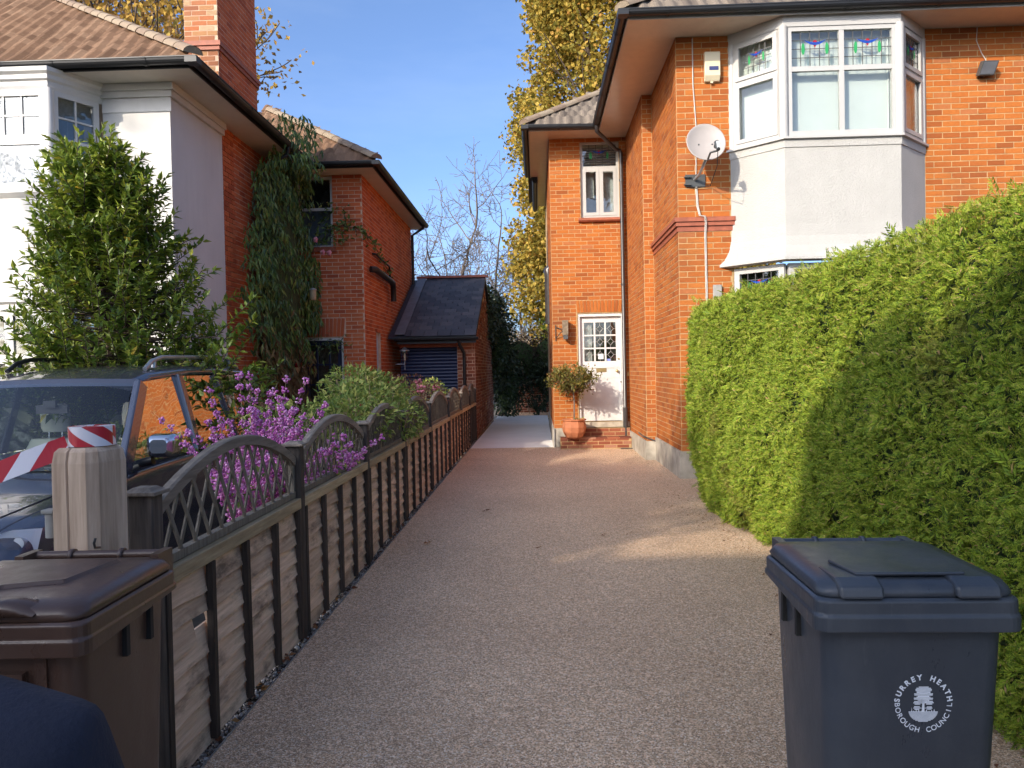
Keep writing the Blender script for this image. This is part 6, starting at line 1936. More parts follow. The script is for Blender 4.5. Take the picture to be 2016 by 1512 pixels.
# passage end: ivy wall, russet hedge, conifer, low wall
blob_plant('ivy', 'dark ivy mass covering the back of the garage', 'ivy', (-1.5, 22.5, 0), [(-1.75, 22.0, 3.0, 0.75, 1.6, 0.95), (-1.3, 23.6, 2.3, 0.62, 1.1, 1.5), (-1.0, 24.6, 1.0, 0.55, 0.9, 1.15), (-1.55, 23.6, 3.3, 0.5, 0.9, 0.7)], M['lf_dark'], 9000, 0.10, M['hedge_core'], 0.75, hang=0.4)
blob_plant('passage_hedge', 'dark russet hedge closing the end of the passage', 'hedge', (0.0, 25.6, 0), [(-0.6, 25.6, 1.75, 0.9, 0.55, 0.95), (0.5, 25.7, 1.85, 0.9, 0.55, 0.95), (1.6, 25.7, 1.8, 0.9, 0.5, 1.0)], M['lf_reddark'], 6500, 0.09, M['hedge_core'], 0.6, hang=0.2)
blob_plant('passage_shrub', 'dark green leafy shrub at the right of the passage end', 'shrub', (0.1, 24.9, 0), [(0.05, 24.9, 0.9, 0.42, 0.35, 0.85), (0.45, 25.0, 1.2, 0.5, 0.3, 0.55)], M['lf_dark'], 1500, 0.13, None, 0.5, hang=0.4)
blob_plant('conifer', 'bright yellow-green upright conifer behind the brick house corner', 'conifer', (0.75, 28.0, 0), [(0.85, 28.0, 3.4, 0.65, 0.65, 1.7), (0.85, 28.0, 1.6, 0.7, 0.7, 1.8), (0.8, 28.0, 4.7, 0.36, 0.36, 0.75)], M['lf_conifer'], 8000, 0.13, M['hedge_core'], 0.35, 'quad', hang=-0.5)
mb = MB().box(-1.4, 2.2, 26.2, 26.4, -0.2, 1.6).build('boundary_wall', M['mortar_l'], None, label='low brick wall under the hedge at the end of the passage', cat='wall')
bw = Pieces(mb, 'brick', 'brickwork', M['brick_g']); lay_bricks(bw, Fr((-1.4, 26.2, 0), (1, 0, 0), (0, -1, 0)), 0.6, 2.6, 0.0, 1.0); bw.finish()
MB().tube([(-0.52, 25.2, 1.75), (-0.46, 25.1, 1.2), (-0.40, 25.0, 0.7), (-0.28, 24.9, 0.02)], 0.012, 6).build('cane', M['twig_tan'], label='thin pale cane leaning in the dark end of the passage', cat='cane')

# evergreen tree in front of the white house
def evergreen():
    base = np.array([-4.25, 7.75, -0.3])
    t = thing('evergreen_tree', 'bushy glossy evergreen tree between the parked car and the white house', 'tree', tuple(base))
    rng = np.random.default_rng(4)
    shoots = []; segs = []
    # ascending branches from several stems
    for i in range(5):
        a = rng.random() * 6.28; top = base + np.array([0.25 * math.cos(a), 0.25 * math.sin(a), 3.6 + 0.5 * rng.random()]) if i else base + np.array([-0.25, 0, 4.35])
        p = base + np.array([0.1 * math.cos(a), 0.1 * math.sin(a), 0])
        for k in range(10):
            q0 = p + (top - p) * k / 10; q1 = p + (top - p) * (k + 1) / 10
            segs.append((q0, q1, 0.035 * (1 - k / 12), 0.035 * (1 - (k + 1) / 12)))
    n = 920
    for i in range(n):
        z = 0.35 + 3.75 * rng.random() ** 0.95
        env = 1.22 * (1 - max(0, (z - 1.2)) / 3.15) ** 0.72 if z > 1.2 else 1.22
        env *= 0.92 + 0.20 * math.sin(z * 5.3 + i * 0.01) + 0.11 * rng.normal()
        a = rng.random() * 6.28
        rr = max(0.05, env) * (0.45 + 0.55 * math.sqrt(rng.random()))
        o = base + np.array([rr * math.cos(a) * (1.12 if math.cos(a) > 0 and z < 2.6 else 1.0) - 0.28 * max(0, z - 1.5) * 0.35, rr * math.sin(a) * 0.9, z])
        d = np.array([math.cos(a) * 0.8, math.sin(a) * 0.8, 0.85]) + rng.normal(size=3) * 0.25; d /= np.linalg.norm(d)
        L = 0.30 + 0.25 * rng.random()
        shoots.append((o, d, L)); segs.append((o - d * L * 0.6, o + d * L * 0.55, 0.006, 0.003))
        if rr > 0.4: segs.append((np.array([base[0], base[1], max(base[2] + 0.3, z - 0.5)]), o - d * L * 0.6, 0.012, 0.006))
    P = []; D = []
    for (o, d, L) in shoots:
        m = 32
        f = np.linspace(-0.6, 0.58, m)[:, None]
        v = rdir(m); v -= d * (v @ d)[:, None]; v /= np.linalg.norm(v, axis=1, keepdims=True)
        P.append(o + d * L * f); D.append(d * (0.45 + 0.5 * (f > 0.45)) + v * 0.75)
    P = np.concatenate(P); D = np.concatenate(D)
    N = rdir(len(P)) * 0.6; N[:, 2] += 1
    leaves('crown', M['lf_bay'], t, P, 0.092, D, N, 0.46)
    V, F = twig_mesh(segs, 4); np_mesh('trunk', V, F, M['bark'], t)
evergreen()

# climber with long drooping leaves and pink roses on the corner of the brick wing
def climber():
    t = thing('climbing_vine', 'dark evergreen climber with long drooping leaves in the corner of the left house', 'vine', (-4.4, 13.2, -0.3))
    rng = np.random.default_rng(9); segs = []
    P = []; kinds = []
    # mass hugging the inner corner: side wall x=-4.65 (y 11.4..14.4) and wing front y=14.4 (x -4.65..-3.9)
    n = 7200
    z = 0.9 + 4.5 * rng.random(n) ** 0.85
    wv = rng.random(n)
    wide = np.interp(z, [0.8, 1.6, 2.6, 3.6, 4.4, 4.9, 5.3], [0.75, 0.85, 1.0, 0.95, 0.85, 0.75, 0.50])
    on_side = rng.random(n) < 0.62
    y_side = 14.3 - 2.95 * wide * (0.08 + 0.92 * wv); x_side = -4.58 + 0.42 * rng.random(n) * (0.5 + 0.5 * np.sin(z * 3 + y_side * 2) ** 2) + 0.1
    x_fr = -4.55 + 0.50 * wide * wv * np.where(z > 3.7, 0.12, np.where(z < 2.3, 0.2, 1.0)); y_fr = 14.33 - 0.38 * rng.random(n)
    x = np.where(on_side, x_side, x_fr); y = np.where(on_side, y_side, y_fr)
    P = np.stack([x, y, z], 1)
    top = np.stack([-4.35 + 0.55 * rng.random(500), 12.4 + 1.4 * rng.random(500), 5.0 + 0.85 * rng.random(500) ** 1.3], 1)
    P = np.concatenate([P, top])
    D = rdir(len(P)) * 0.55; D[:, 2] -= 1.0; D[:, 0] += 0.25; D[:, 1] -= 0.30
    N = rdir(len(P)) * 0.5 + np.array([0.5, -0.7, 0.4])
    dry = (P[:, 2] < 1.9 + 0.35 * rng.normal(size=len(P)))
    leaves('foliage', M['lf_vine'], t, P[~dry], 0.155, D[~dry], N[~dry], 0.24, 'long')
    leaves('dry_foliage', M['lf_vine_dry'], t, P[dry], 0.15, D[dry], N[dry], 0.26, 'long')
    # dark core in place of the shade between the leaves
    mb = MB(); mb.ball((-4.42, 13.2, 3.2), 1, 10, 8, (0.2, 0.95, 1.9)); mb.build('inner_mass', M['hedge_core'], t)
    for i in range(26):
        y0 = 12.6 + 1.6 * rng.random(); p = np.array([-4.5 + 0.1 * rng.random(), y0, -0.2]); 
        for k in range(9):
            q = p + np.array([rng.normal() * 0.03, rng.normal() * 0.10, 0.55]); q[1] = min(max(q[1], 11.8), 14.3)
            segs.append((p, q, 0.012, 0.011)); p = q
    # a stem wandering across the wing to its side wall
    path = [(-3.9, 14.30, 4.2), (-3.6, 14.33, 4.28), (-3.4, 14.34, 4.22), (-3.22, 14.36, 4.15), (-3.20, 14.9, 4.08), (-3.20, 15.6, 3.92), (-3.20, 16.4, 3.72), (-3.20, 17.0, 3.55)]
    V, F = twig_mesh([(np.array(a), np.array(b), 0.007, 0.006) for a, b in zip(path[:-1], path[1:])], 5); np_mesh('runner', V, F, M['bark'], t)
    Pp = []
    for a, b in zip(path[:-1], path[1:]):
        a, b = np.array(a), np.array(b)
        for k in range(22): Pp.append(a + (b - a) * rng.random() + rng.normal(size=3) * np.array([0.03, 0.03, 0.07]))
    Pp = np.array(Pp); leaves('runner_foliage', M['lf_vine'], t, Pp, 0.10, None, None, 0.5)
    sp = np.array([[-4.2 + 0.75 * rng.random(), 14.22, 3.95 + 0.75 * rng.random() ** 2] for _ in range(160)]); leaves('sprig', M['lf_vine'], t, sp, 0.11, None, None, 0.35, 'long')
    sp = np.array([[-4.45 + 0.95 * rng.random(), 14.2, 2.05 + 0.10 * rng.normal()] for _ in range(110)]); leaves('sprig', M['lf_vine'], t, sp, 0.13, None, None, 0.22, 'long')
    V, F = twig_mesh(segs, 5); np_mesh('stems', V, F, M['bark'], t)
    # roses
    def px(u, v, y): # point at depth y under pixel direction, used to read positions off the photograph
        d = WC.transposed() @ Vector(((u - 1008) / FPX, -(v - 756) / FPX, -1)); return Vector((0, 0, CAMZ)) + d * (y / d.y)
    spots = [(476, 314, 12.2, 'pink rose at the top left of the climber, under the eaves pipe'), (621, 472, 13.9, 'pink rose at the sill of the left wing window'), (635, 497, 13.9, 'pink rose, left of the pair below the wing window'), (648, 498, 13.9, 'pink rose, right of the pair below the wing window'),
             (588, 555, 13.7, 'pink rose on the right edge of the climber'), (532, 558, 13.0, 'pink rose in the middle of the climber'), (525, 612, 12.9, 'lower left pink rose of the climber'), (565, 620, 13.3, 'lowest pink rose of the climber, above the navy door')]
    for (u, v, y, lab) in spots:
        p = px(u, v, y); mb = MB()
        for k in range(12):
            a = k * 2.4; rr = 0.012 + 0.028 * k / 12; c = p + Vector((rr * math.cos(a), -0.02 + 0.03 * k / 12, rr * math.sin(a)))
            mb.ball(c, 0.022, 6, 4, (1, 0.45, 1))
        mb.build('rose', M['rose'], None, label=lab, cat='rose', group='roses on the climber')
climber()

# shrubs behind the fence
def berry_shrub():
    base = (-1.95, 4.9, -0.3)
    t = thing('berry_shrub', 'shrub covered in purple berries leaning over the trellis fence', 'shrub', base)
    rng = np.random.default_rng(17); segs = []; B = []; LP = []
    for i in range(95):
        a = rng.random() * 6.28
        o = np.array([-1.95 + 0.11 * rng.normal(), 5.1 + 0.3 * rng.normal(), 0.15])
        tgt = np.array([-1.90 + 0.30 * rng.normal(), 5.35 + 0.45 * rng.normal(), 1.00 + 0.28 * rng.random()])
        if i < 9: tgt = np.array([-1.95 + 0.11 * rng.normal(), 5.4 + 0.45 * rng.normal(), 1.30 + 0.26 * rng.random()])
        elif i < 17: tgt = np.array([-1.33 + 0.08 * rng.random(), 4.5 + 1.25 * rng.random(), 0.78 + 0.30 * rng.random()])
        elif i < 40: tgt = np.array([-1.66 + 0.10 * rng.normal(), 4.05 + 1.2 * rng.random(), 0.82 + 0.28 * rng.random()])
        tgt[2] = min(tgt[2], 1.62); tgt[1] = min(max(tgt[1], 3.9 if tgt[2] < 1.12 else 4.75), 6.3)
        mid = (o + tgt) / 2 + np.array([0, 0, 0.16]); N = 14; pts = []
        for k in range(N + 1):
            f = k / N; pts.append(o * (1 - f) ** 2 + 2 * mid * f * (1 - f) + tgt * f * f)
        for k in range(N): segs.append((pts[k], pts[k + 1], 0.0042 - 0.0002 * k, 0.0040 - 0.0002 * k))
        for k in range(5, N + 1):
            if k == N and rng.random() < 0.5: continue
            for q in range(rng.integers(12, 22)):
                v = rng.normal(size=3); v /= np.linalg.norm(v); B.append(pts[k] + v * (0.012 + 0.018 * rng.random()))
        for k in range(6, N): 
            if rng.random() < 0.42: LP.append(pts[k] + rng.normal(size=3) * 0.02)
    B = np.array(B)
    tv = np.array([(1, 0, 0), (-1, 0, 0), (0, 1, 0), (0, -1, 0), (0, 0, 1), (0, 0, -1)], float)
    tf = [(0, 2, 4), (2, 1, 4), (1, 3, 4), (3, 0, 4), (2, 0, 5), (1, 2, 5), (3, 1, 5), (0, 3, 5)]
    s = 0.0075 + 0.0045 * RNG.random(len(B))
    V, F = scatter(tv, tf, B, frames(rdir(len(B)), rdir(len(B))), s)
    tag(np_mesh('berries', V, F, M['berry'], t, smooth=True), kind='stuff')
    V, F = twig_mesh(segs, 4); np_mesh('stems', V, F, M['cane'], t)
    leaves('foliage', M['lf_shrub'], t, np.array(LP), 0.055, None, None, 0.5)
berry_shrub()

def leafy_shrub(name, label, base, boxes, mat, n, size, seed, group=None):
    t = blob_plant(name, label, 'shrub', base, boxes, mat, n, size, None, 0.45, 'leaf', 0.0, group)
    rng = np.random.default_rng(seed); segs = []
    for b in boxes:
        for i in range(26):
            v = rng.normal(size=3); v /= np.linalg.norm(v); v[2] = abs(v[2])
            q = np.array(b[:3]) + v * np.array(b[3:]) * 0.95; p = np.array([base[0] + 0.004 * rng.normal(), base[1] + 0.004 * rng.normal(), base[2]])
            m = (p + q) / 2 + rng.normal(size=3) * 0.08; segs += [(p, m, 0.007, 0.005), (m, q, 0.005, 0.002)]
    V, F = twig_mesh(segs, 4); tag(np_mesh('stems', V, F, M['cane'], t), kind='stuff')
leafy_shrub('garden_shrub', 'pale green leafy shrub spilling over the middle of the fence', (-1.75, 7.6, -0.3), [(-1.75, 7.5, 1.12, 0.42, 1.1, 0.30), (-1.62, 6.7, 1.08, 0.32, 0.6, 0.22), (-1.85, 8.5, 1.20, 0.42, 0.8, 0.30), (-1.45, 8.1, 0.98, 0.20, 0.7, 0.22), (-1.9, 7.9, 1.40, 0.30, 0.45, 0.16)], M['lf_shrub'], 5200, 0.062, 61)
leafy_shrub('garden_shrub', 'yellow-green young shrub growing through the purple berry stems', (-2.0, 5.6, -0.3), [(-2.0, 5.9, 1.10, 0.28, 0.4, 0.20), (-1.72, 6.0, 1.02, 0.25, 0.4, 0.15)], M['lf_shrub'], 700, 0.062, 62)
leafy_shrub('garden_shrub', 'shrub with russet leaves and pink blooms in front of the navy roller door', (-1.95, 10.8, -0.3), [(-1.95, 10.7, 1.12, 0.40, 0.8, 0.34), (-1.75, 11.6, 1.10, 0.35, 0.5, 0.24)], M['lf_rustshrub'], 1500, 0.055, 63)
leafy_shrub('garden_shrub', 'small green shrub at the far end of the fence beside the garage', (-1.8, 12.6, -0.3), [(-1.8, 12.5, 1.10, 0.30, 0.7, 0.25)], M['lf_shrub'], 700, 0.055, 64)
for k, (x, y, z, lab) in enumerate(((-1.72, 10.9, 1.34, 'pink bloom on the russet shrub, upper one'), (-1.60, 10.4, 1.26, 'pink bloom on the russet shrub, lower left one'), (-1.55, 11.6, 1.25, 'pink bloom on the russet shrub, right hand one'))):
    mb = MB()
    for q in range(14): mb.ball(Vector((x, y, z)) + Vector((random.uniform(-.05, .05), random.uniform(-.04, .04), random.uniform(-.04, .04))), 0.02, 6, 4)
    mb.build('bloom', M['rose'], None, label=lab, cat='flower', group='blooms on the russet shrub')

# topiary in the terracotta pot
def topiary():
    x, y, z = 0.655, 14.02, 0.205
    p = MB(); prof = [(0.10, 0.0), (0.155, 0.03), (0.205, 0.12), (0.222, 0.21), (0.205, 0.30), (0.195, 0.325), (0.222, 0.335), (0.226, 0.36), (0.20, 0.362), (0.185, 0.34), (0.18, 0.30)]
    p.lathe(prof, (x, y, z), 10, False)
    t = p.build('plant_pot', M['terracotta'], None, label='faceted terracotta pot on the brick door step', cat='plant pot'); 
    MB().lathe([(0.0, 0.305), (0.186, 0.30)], (x, y, z), 16).build('pot_soil', M['soil'], t)
    tr = thing('topiary_tree', 'small round-headed olive green tree growing in the terracotta pot', 'tree', (x, y, z + 0.3))
    rng = np.random.default_rng(71); segs = [(np.array([x, y, z + 0.28]), np.array([x + 0.01, y, 0.85]), 0.016, 0.014), (np.array([x + 0.01, y, 0.85]), np.array([x - 0.005, y, 1.13]), 0.014, 0.012)]
    P = []
    c = np.array([x - 0.02, y, 1.30])
    for i in range(130):
        v = rng.normal(size=3); v /= np.linalg.norm(v); 
        q = c + v * np.array([0.42, 0.40, 0.24]) * (0.55 + 0.5 * rng.random()); q[2] = max(q[2], 1.04)
        o = np.array([x, y, 1.08 + 0.05 * rng.random()]); m = (o + q) / 2 + rng.normal(size=3) * 0.04
        segs += [(o, m, 0.006, 0.004), (m, q, 0.004, 0.002)]
        for k in range(16): P.append(q + rng.normal(size=3) * 0.045)
    V, F = twig_mesh(segs, 5); np_mesh('stem', V, F, M['bark_pale'], tr)
    leaves('crown', M['lf_topiary'], tr, np.array(P), 0.062, None, None, 0.48)
    P = np.array([[x + 0.05 + 0.05 * rng.normal(), y - 0.08, z + 0.35 + 0.02 * rng.random()] for _ in range(30)]); leaves('sprouts', M['lf_shrub'], tr, P, 0.05, None, None, 0.4)
topiary()
# ------------------------------------------------------------------ fittings on the right house
def wall_light():
    f = FW
    t = thing('wall_lantern', 'old timber box lantern on a wrought bracket left of the front door', 'lantern', tuple(f.p(0.22, 0.1, 2.1)))
    m = MB()
    m.tube([f.p(0.06, 0.012, 2.02), f.p(0.06, 0.012, 2.32)], 0.009, 6)
    m.tube([f.p(0.06, 0.02, 2.28), f.p(0.22, 0.14, 2.22)], 0.008, 6).tube([f.p(0.06, 0.02, 2.06), f.p(0.14, 0.09, 2.16), f.p(0.22, 0.14, 2.22)], 0.007, 6)
    m.build('bracket', M['pipe'], t)
    bevel(MB().box(0.185, 0.295, 0.05, 0.20, 2.12, 2.40, f).build('casing', M['wood_old'], t), 0.006, 1)
    MB().box(0.20, 0.285, 0.06, 0.19, 2.045, 2.118, f).build('lamp', M['dish_dark'], t)
wall_light()

def satellite_dish():
    f = FMAIN   # origin (1.90, 10.2), u right, n towards the street
    c = f.p(0.29, 0.42, 4.33)
    t = thing('satellite_dish', 'grey satellite dish on the brick pier left of the bay window', 'satellite dish', tuple(f.p(0.29, 0.0, 4.0)))
    H = Vector((0.02, -0.95, 0.30)).normalized()      # boresight
    A = H.cross(Vector((0, 0, 1))).normalized(); B = A.cross(H).normalized()
    d = MB(); prof = [(0.001, -0.055), (0.08, -0.051), (0.15, -0.037), (0.21, -0.015), (0.235, 0.0), (0.243, 0.0), (0.243, -0.008), (0.21, -0.026), (0.15, -0.048), (0.08, -0.062), (0.001, -0.066)]
    d.lathe(prof, c, 32, True, (A * 1.02, B * 1.08, H)); d.build('reflector', M['dish'], t)
    for s in (-1, 1): MB().tube([c + A * (0.085 * s) - B * 0.01 - H * 0.047, c + A * (0.085 * s) - B * 0.01 - H * 0.040], 0.010, 8).build('bolt', M['dish_dark'], t)
    low = c - B * 0.25 - H * 0.02; lnb = c + H * 0.26 - B * 0.23 - A * 0.06
    MB().tube([c - B * 0.20 - H * 0.06, low, low + H * 0.16 + B * 0.0, lnb - B * 0.07], 0.013, 8).build('arm', M['dish_dark'], t)
    MB().tube([lnb - B * 0.07 + H * 0.02, lnb + B * 0.06 - H * 0.02], [0.024, 0.034], 10).tube([lnb + B * 0.03, lnb + B * 0.03 - H * 0.07], [0.036, 0.030], 12).build('receiver', M['dish_dark'], t)
    MB().box(-0.017, 0.017, -0.05, 0.03, 0.0, 0.010, Fr(lnb + H * 0.034, A, B)).build('receiver_label', M['paper'], t)
    foot = f.p(0.22, 0.02, 3.92)
    MB().tube([c - H * 0.07 - B * 0.05, c - H * 0.12 - B * 0.20, foot + Vector((0.03, -0.16, 0.06)), foot + Vector((0.0, -0.02, 0.03))], 0.019, 8).build('mast', M['galv'], t)
    m = MB().box(0.10, 0.36, 0.006, 0.022, 3.86, 4.02, f)
    for z in (3.885, 3.985): m.box(0.08, 0.17, 0.02, 0.06, z - 0.008, z + 0.008, f)
    m.build('wall_plate', M['dish_dark'], t)
    MB().tube([lnb - B * 0.06, lnb - B * 0.22 - H * 0.1, f.p(0.42, 0.05, 3.86), f.p(0.25, 0.03, 3.84), f.p(0.15, 0.02, 3.86)], 0.005, 6).build('cable', M['rubber'], t)
satellite_dish()

def alarm():
    f = FMAIN
    t = thing('alarm_box', 'cream burglar alarm box with dark blue strip under the eaves', 'alarm box', tuple(f.p(0.47, 0, 5.3)))
    a0, a1, z0, z1 = 0.365, 0.565, 5.22, 5.60
    m = MB(); m.prism([f.p(a0, 0.008, z0), f.p(a0, 0.045, z0 + 0.005), f.p(a0, 0.085, z0 + 0.07), f.p(a0, 0.085, z1 - 0.01), f.p(a0, 0.075, z1), f.p(a0, 0.008, z1)], f.u * (a1 - a0))
    bevel(m.build('case', M['cream'], t), 0.008, 2)
    MB().box(a0 + 0.055, a1 - 0.025, 0.0855, 0.089, 5.355, 5.405, f).build('strip', M['navy_label'], t)
    MB().box(0.44, 0.475, 0.03, 0.05, z0 - 0.018, z0, f).build('screw_tab', M['cream'], t)
alarm()

def flood_light():
    f = FRIGHT
    t = thing('flood_light', 'small dark floodlight tilted down on the brick wall right of the bay', 'floodlight', tuple(f.p(0.72, 0, 5.1)))
    c = f.p(0.74, 0.13, 5.25)
    m = MB(); m.prism([c + Vector((-0.10, 0.03, -0.085)), c + Vector((0.10, 0.03, -0.085)), c + Vector((0.12, -0.05, 0.075)), c + Vector((-0.08, -0.05, 0.075))], (0, 0.075, 0.02))
    bevel(m.build('housing', M['dish_dark'], t), 0.006, 1)
    m = MB(); q = Vector((0, -0.003, 0)); m.prism([c + q + Vector((-0.085, 0.024, -0.07)), c + q + Vector((0.085, 0.024, -0.07)), c + q + Vector((0.102, -0.044, 0.06)), c + q + Vector((-0.068, -0.044, 0.06))], (0, -0.003, 0)); m.build('lens', M['lead'], t)
    MB().tube([f.p(0.74, 0.0, 5.2), f.p(0.74, 0.06, 5.2)], 0.03, 8).build('mount', M['dish_dark'], t)
    MB().tube([f.p(0.68, 0.01, 5.82), f.p(0.66, 0.02, 5.65), f.p(0.72, 0.03, 5.48), f.p(0.76, 0.04, 5.40), f.p(0.76, 0.08, 5.31)], 0.005, 6).build('cable', M['white_cable'], t)
flood_light()

def cables():
    f = FMAIN
    pts = [f.p(0.22, 0.012, 5.8), f.p(0.22, 0.012, 5.2), f.p(0.25, 0.012, 4.7), f.p(0.245, 0.012, 4.1), f.p(0.235, 0.012, 3.86), f.p(0.25, 0.014, 3.6), f.p(0.265, 0.07, 3.47), f.p(0.33, 0.075, 3.46), f.p(0.345, 0.06, 3.38), f.p(0.345, 0.014, 3.25), f.p(0.355, 0.012, 2.2), f.p(0.36, 0.012, 0.4)]
    MB().tube(pts, 0.0075, 6).tube([p + Vector((0.014, -0.004, 0)) for p in pts[4:]], 0.006, 6).build('aerial_cable', M['white_cable'], None, label='pale twin cable running down the brick pier past the satellite dish', cat='cable')
    MB().tube([(1.70, 13.0, 0.38), (1.71, 12.6, 0.36), (1.73, 12.28, 0.36), (1.88, 12.27, 0.30), (1.885, 12.0, 0.22)], 0.012, 6).build('overflow_pipe', M['pipe'], None, label='thin grey pipe bending round the foot of the side wall', cat='pipe')
    m = MB().box(0.44, 0.55, 0.006, 0.05, 2.34, 2.56, f); o = m.build('junction_box', M['grey_box'], None, label='small weathered grey box on the pier just above the hedge', cat='box'); bevel(o, 0.004, 1)
    MB().box(1.50, 1.74, 13.98, 14.24, 0.0, 0.012).build('drain_cover', M['pipe'], None, label='small dark drain cover under the down pipe', cat='drain')
    MB().box(-0.012, 0.0, -0.08, 0.0, 0.0, 0.36, Fr((0.30, 14.44, 0), (1, 0, 0), (0, -1, 0))).build('corner_trim', M['upvc'], None, label='thin white trim at the foot of the house corner', cat='trim')
cables()

# ------------------------------------------------------------------ fittings on the left house
def lantern():
    x, y, z = -2.88, 16.50, 1.83
    t = thing('garage_lantern', 'small metal lantern beside the navy roller door', 'lantern', (x, y, z))
    MB().tube([(x - 0.2, 16.5, z - 0.17), (x, y, z - 0.17), (x, y, z - 0.30)], 0.010, 6).tube([(x, y, z - 0.17), (x, y, z - 0.1)], 0.010, 6).build('bracket', M['galv'], t)
    MB().lathe([(0.055, -0.10), (0.06, -0.08), (0.06, 0.10), (0.055, 0.11)], (x, y, z), 8, False).build('glass', M['glass_clear'], t)
    MB().lathe([(0.02, -0.09), (0.02, 0.02), (0.012, 0.06)], (x, y, z), 8).build('lamp', M['cream'], t)
    MB().lathe([(0.11, 0.11), (0.105, 0.125), (0.05, 0.165), (0.02, 0.19), (0.001, 0.20)], (x, y, z), 10, False).build('hood', M['galv'], t)
lantern()
def basket():
    x, y, z = -4.42, 13.55, 1.60
    t = thing('hanging_basket', 'hanging basket with red flowers left of the navy door', 'basket', (x, y, z))
    m = MB(); m.lathe([(0.04, -0.17), (0.12, -0.12), (0.16, 0.0), (0.165, 0.01)], (x, y, z), 14, True); m.build('bowl', M['cane'], t)
    m = MB()
    for a in (0, 2.1, 4.2): m.tube([(x + 0.16 * math.cos(a), y + 0.16 * math.sin(a), z), (x, y, z + 0.42)], 0.003, 4)
    m.build('chain', M['pipe'], t)
    P = np.array([x, y, z + 0.03]) + RNG.normal(size=(140, 3)) * np.array([0.09, 0.09, 0.035])
    leaves('flowers', M['red_flower'], t, P, 0.05, None, None, 0.8)
basket()
def feeder():
    x, y, z = -4.05, 13.75, 2.95
    t = thing('bird_feeder', 'small pale bird feeder hanging right of the climber', 'bird feeder', (x, y, z))
    MB().lathe([(0.05, -0.12), (0.06, -0.11), (0.06, 0.05), (0.05, 0.06)], (x, y, z), 10, True).build('tube', M['cane'], t)
    MB().lathe([(0.075, 0.06), (0.07, 0.075), (0.02, 0.10)], (x, y, z), 10, True).build('lid', M['grey_box'], t)
    MB().tube([(x, y, z + 0.10), (x, y + 0.0, z + 0.28), (x, 14.38, z + 0.30)], 0.004, 5).build('hanger', M['pipe'], t)
feeder()

# ------------------------------------------------------------------ dead leaves on the drive
for (x, y, s, lab) in ((-0.58, 8.0, 0.045, 'dark curled dead leaf on the left half of the drive'), (-0.98, 6.55, 0.05, 'reddish dead leaf near the fence on the drive'), (-0.02, 6.3, 0.03, 'tiny reddish leaf in the middle of the drive'), (0.55, 6.75, 0.03, 'small dark leaf on the right half of the drive'), (0.78, 6.8, 0.04, 'thin dark stalk lying right of the small dark leaf')):
    n = 3; P = np.array([[x + 0.01 * k, y, 0.008 + 0.006 * k] for k in range(n)]); D = rdir(n); D[:, 2] = 0.1; N = rdir(n) * 0.4; N[:, 2] = 1
    ss = np.full(n, s)
    V, F = scatter(LEAF_V, LEAF_F, P, frames(D, N), np.stack([ss * (0.25 if 'stalk' in lab else 0.7), ss, ss * 2], 1))
    o = np_mesh('dead_leaf', V, F, M['lf_fallen']); tag(o, lab, 'leaf', 'dead leaves on the drive')

def edge_litter():
    n = 240
    y = 2.6 + 7.6 * RNG.random(n); x = 1.72 - 0.16 * np.abs(RNG.normal(size=n)) + 0.05 * np.sin(y * 1.3 + 0.4)
    m = RNG.random(n) < 0.2; y = np.where(m, 10.3 + 3.6 * RNG.random(n), y); x = np.where(m, 1.70 - 0.10 * RNG.random(n), x)
    P = np.stack([x, y, np.full(n, 0.004)], 1); D = rdir(n); D[:, 2] *= 0.2; N = rdir(n) * 0.4; N[:, 2] = 1
    s = 0.012 + 0.022 * RNG.random(n)
    V, F = scatter(LEAF_V, LEAF_F, P, frames(D, N), np.stack([s * 0.6, s, s], 1))
    tag(np_mesh('hedge_litter', V, F, M['lf_fallen']), 'brown clippings and leaves along the foot of the hedge', 'leaf litter', kind='stuff')
edge_litter()

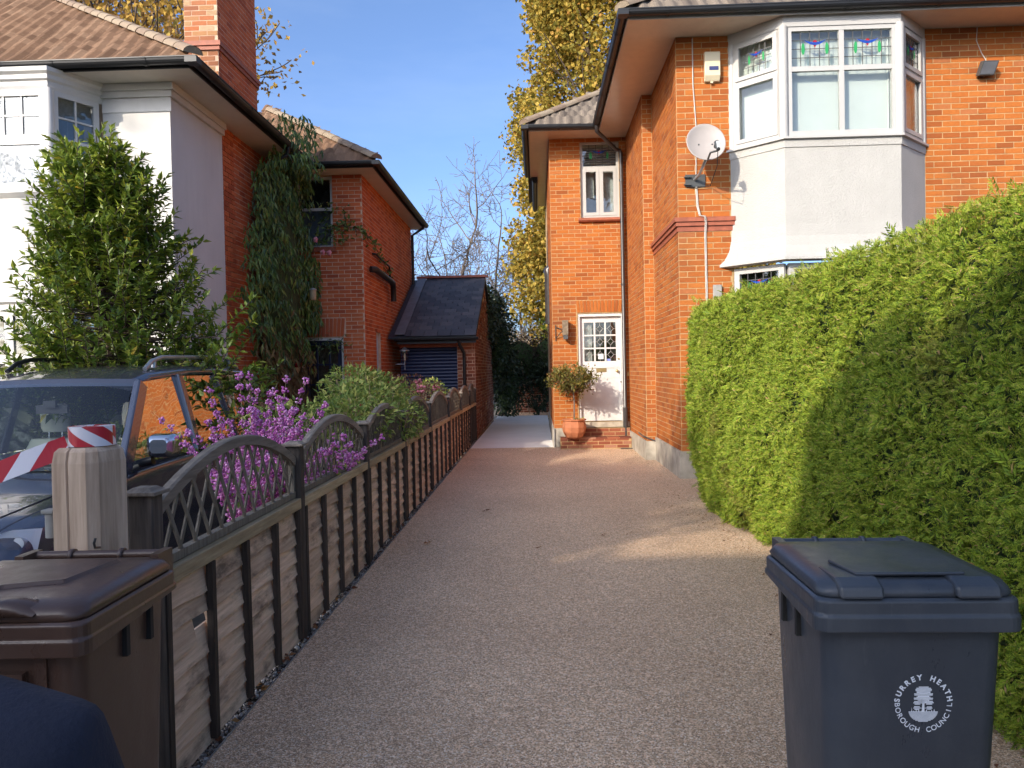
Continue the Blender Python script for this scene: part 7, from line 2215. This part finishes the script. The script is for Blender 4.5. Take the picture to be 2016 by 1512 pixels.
# ------------------------------------------------------------------ across the street, behind the viewer: what shades the drive
def opposite():
    H = thing('opposite_house', 'house across the street behind the viewer whose roof shades the drive', 'house', (-8.5, -11.2, -0.2))
    x0, x1, y0, y1 = -15.4, -2.2, -13.9, -8.5; ze = 6.9
    f = Fr((x1, y1, 0), (-1, 0, 0), (0, 1, 0))
    holes = [(1.0, 2.4, 0.9, 2.3), (4.0, 5.0, 0, 2.2), (6.6, 8.2, 0.9, 2.3), (1.0, 2.4, 3.7, 5.0), (4.0, 5.2, 3.7, 5.0), (6.6, 8.2, 3.7, 5.0)]
    wall_mesh(f, 0, x1 - x0, -0.2, ze, holes).build('wall', M['render_l'], H)
    MB().box(x0, x1, y0, y1 - 0.3, -0.2, ze).build('wall', M['render_l'], H)
    for h in holes: 
        w = window(H, f, *h, [(h[0] + h[1]) / 2], [h[2] + (h[3] - h[2]) * 0.6], M['wood_white'], M['glass'])
    zr = 10.35; e = 0.4; ym = (y0 + y1) / 2
    r = MB(); r.add([(x0 - e, y0 - e, ze - 0.2), (x1 + e, y0 - e, ze - 0.2), (x1 + e, y1 + e, ze - 0.2), (x0 - e, y1 + e, ze - 0.2), (-12.9, ym, zr), (x1 - 2.2, ym, zr)], [(0, 1, 5, 4), (1, 2, 5), (2, 3, 4, 5), (3, 0, 4), (0, 3, 2, 1)])
    r.build('roof', M['tile_l'], H)
    MB().box(-10.75, -9.95, ym - 0.3, ym + 0.3, 8.6, 10.75).build('chimney', M['brick_c'], H)
opposite()
def street_tree(label, base, h, rad, seed, n, cz):
    t = thing('street_tree', label, 'tree', base, 'street trees behind the viewer')
    rng = np.random.default_rng(seed)
    segs, tips = grow(base, (0, 0, 1), h * 0.5, 0.22, 4, rng, spread=0.65, ratio=0.62, up=0.2, kids=(3, 4), nseg=4, wob=0.1)
    V, F = twig_mesh([(a, b, max(c, .015), max(d, .012)) for a, b, c, d in segs], 5); np_mesh('trunk', V, F, M['bark'], t)
    C = np.array([base[0], base[1], cz]) + rdir(60) * np.array([rad, rad, rad * 0.9]) * np.cbrt(RNG.random((60, 1)))
    P = C[RNG.integers(0, 60, n)] + RNG.normal(size=(n, 3)) * 0.38
    leaves('crown', M['lf_oak'], t, P, 0.22, None, None, 0.7, 'quad')
street_tree('leafy street tree behind the viewer to the left', (-12.55, -7.2, -0.2), 11.0, 2.0, 81, 11500, 9.2)
street_tree('bare-topped street tree behind the viewer, farther left', (-20.5, -7.4, -0.2), 15.0, 2.6, 82, 500, 13.5)
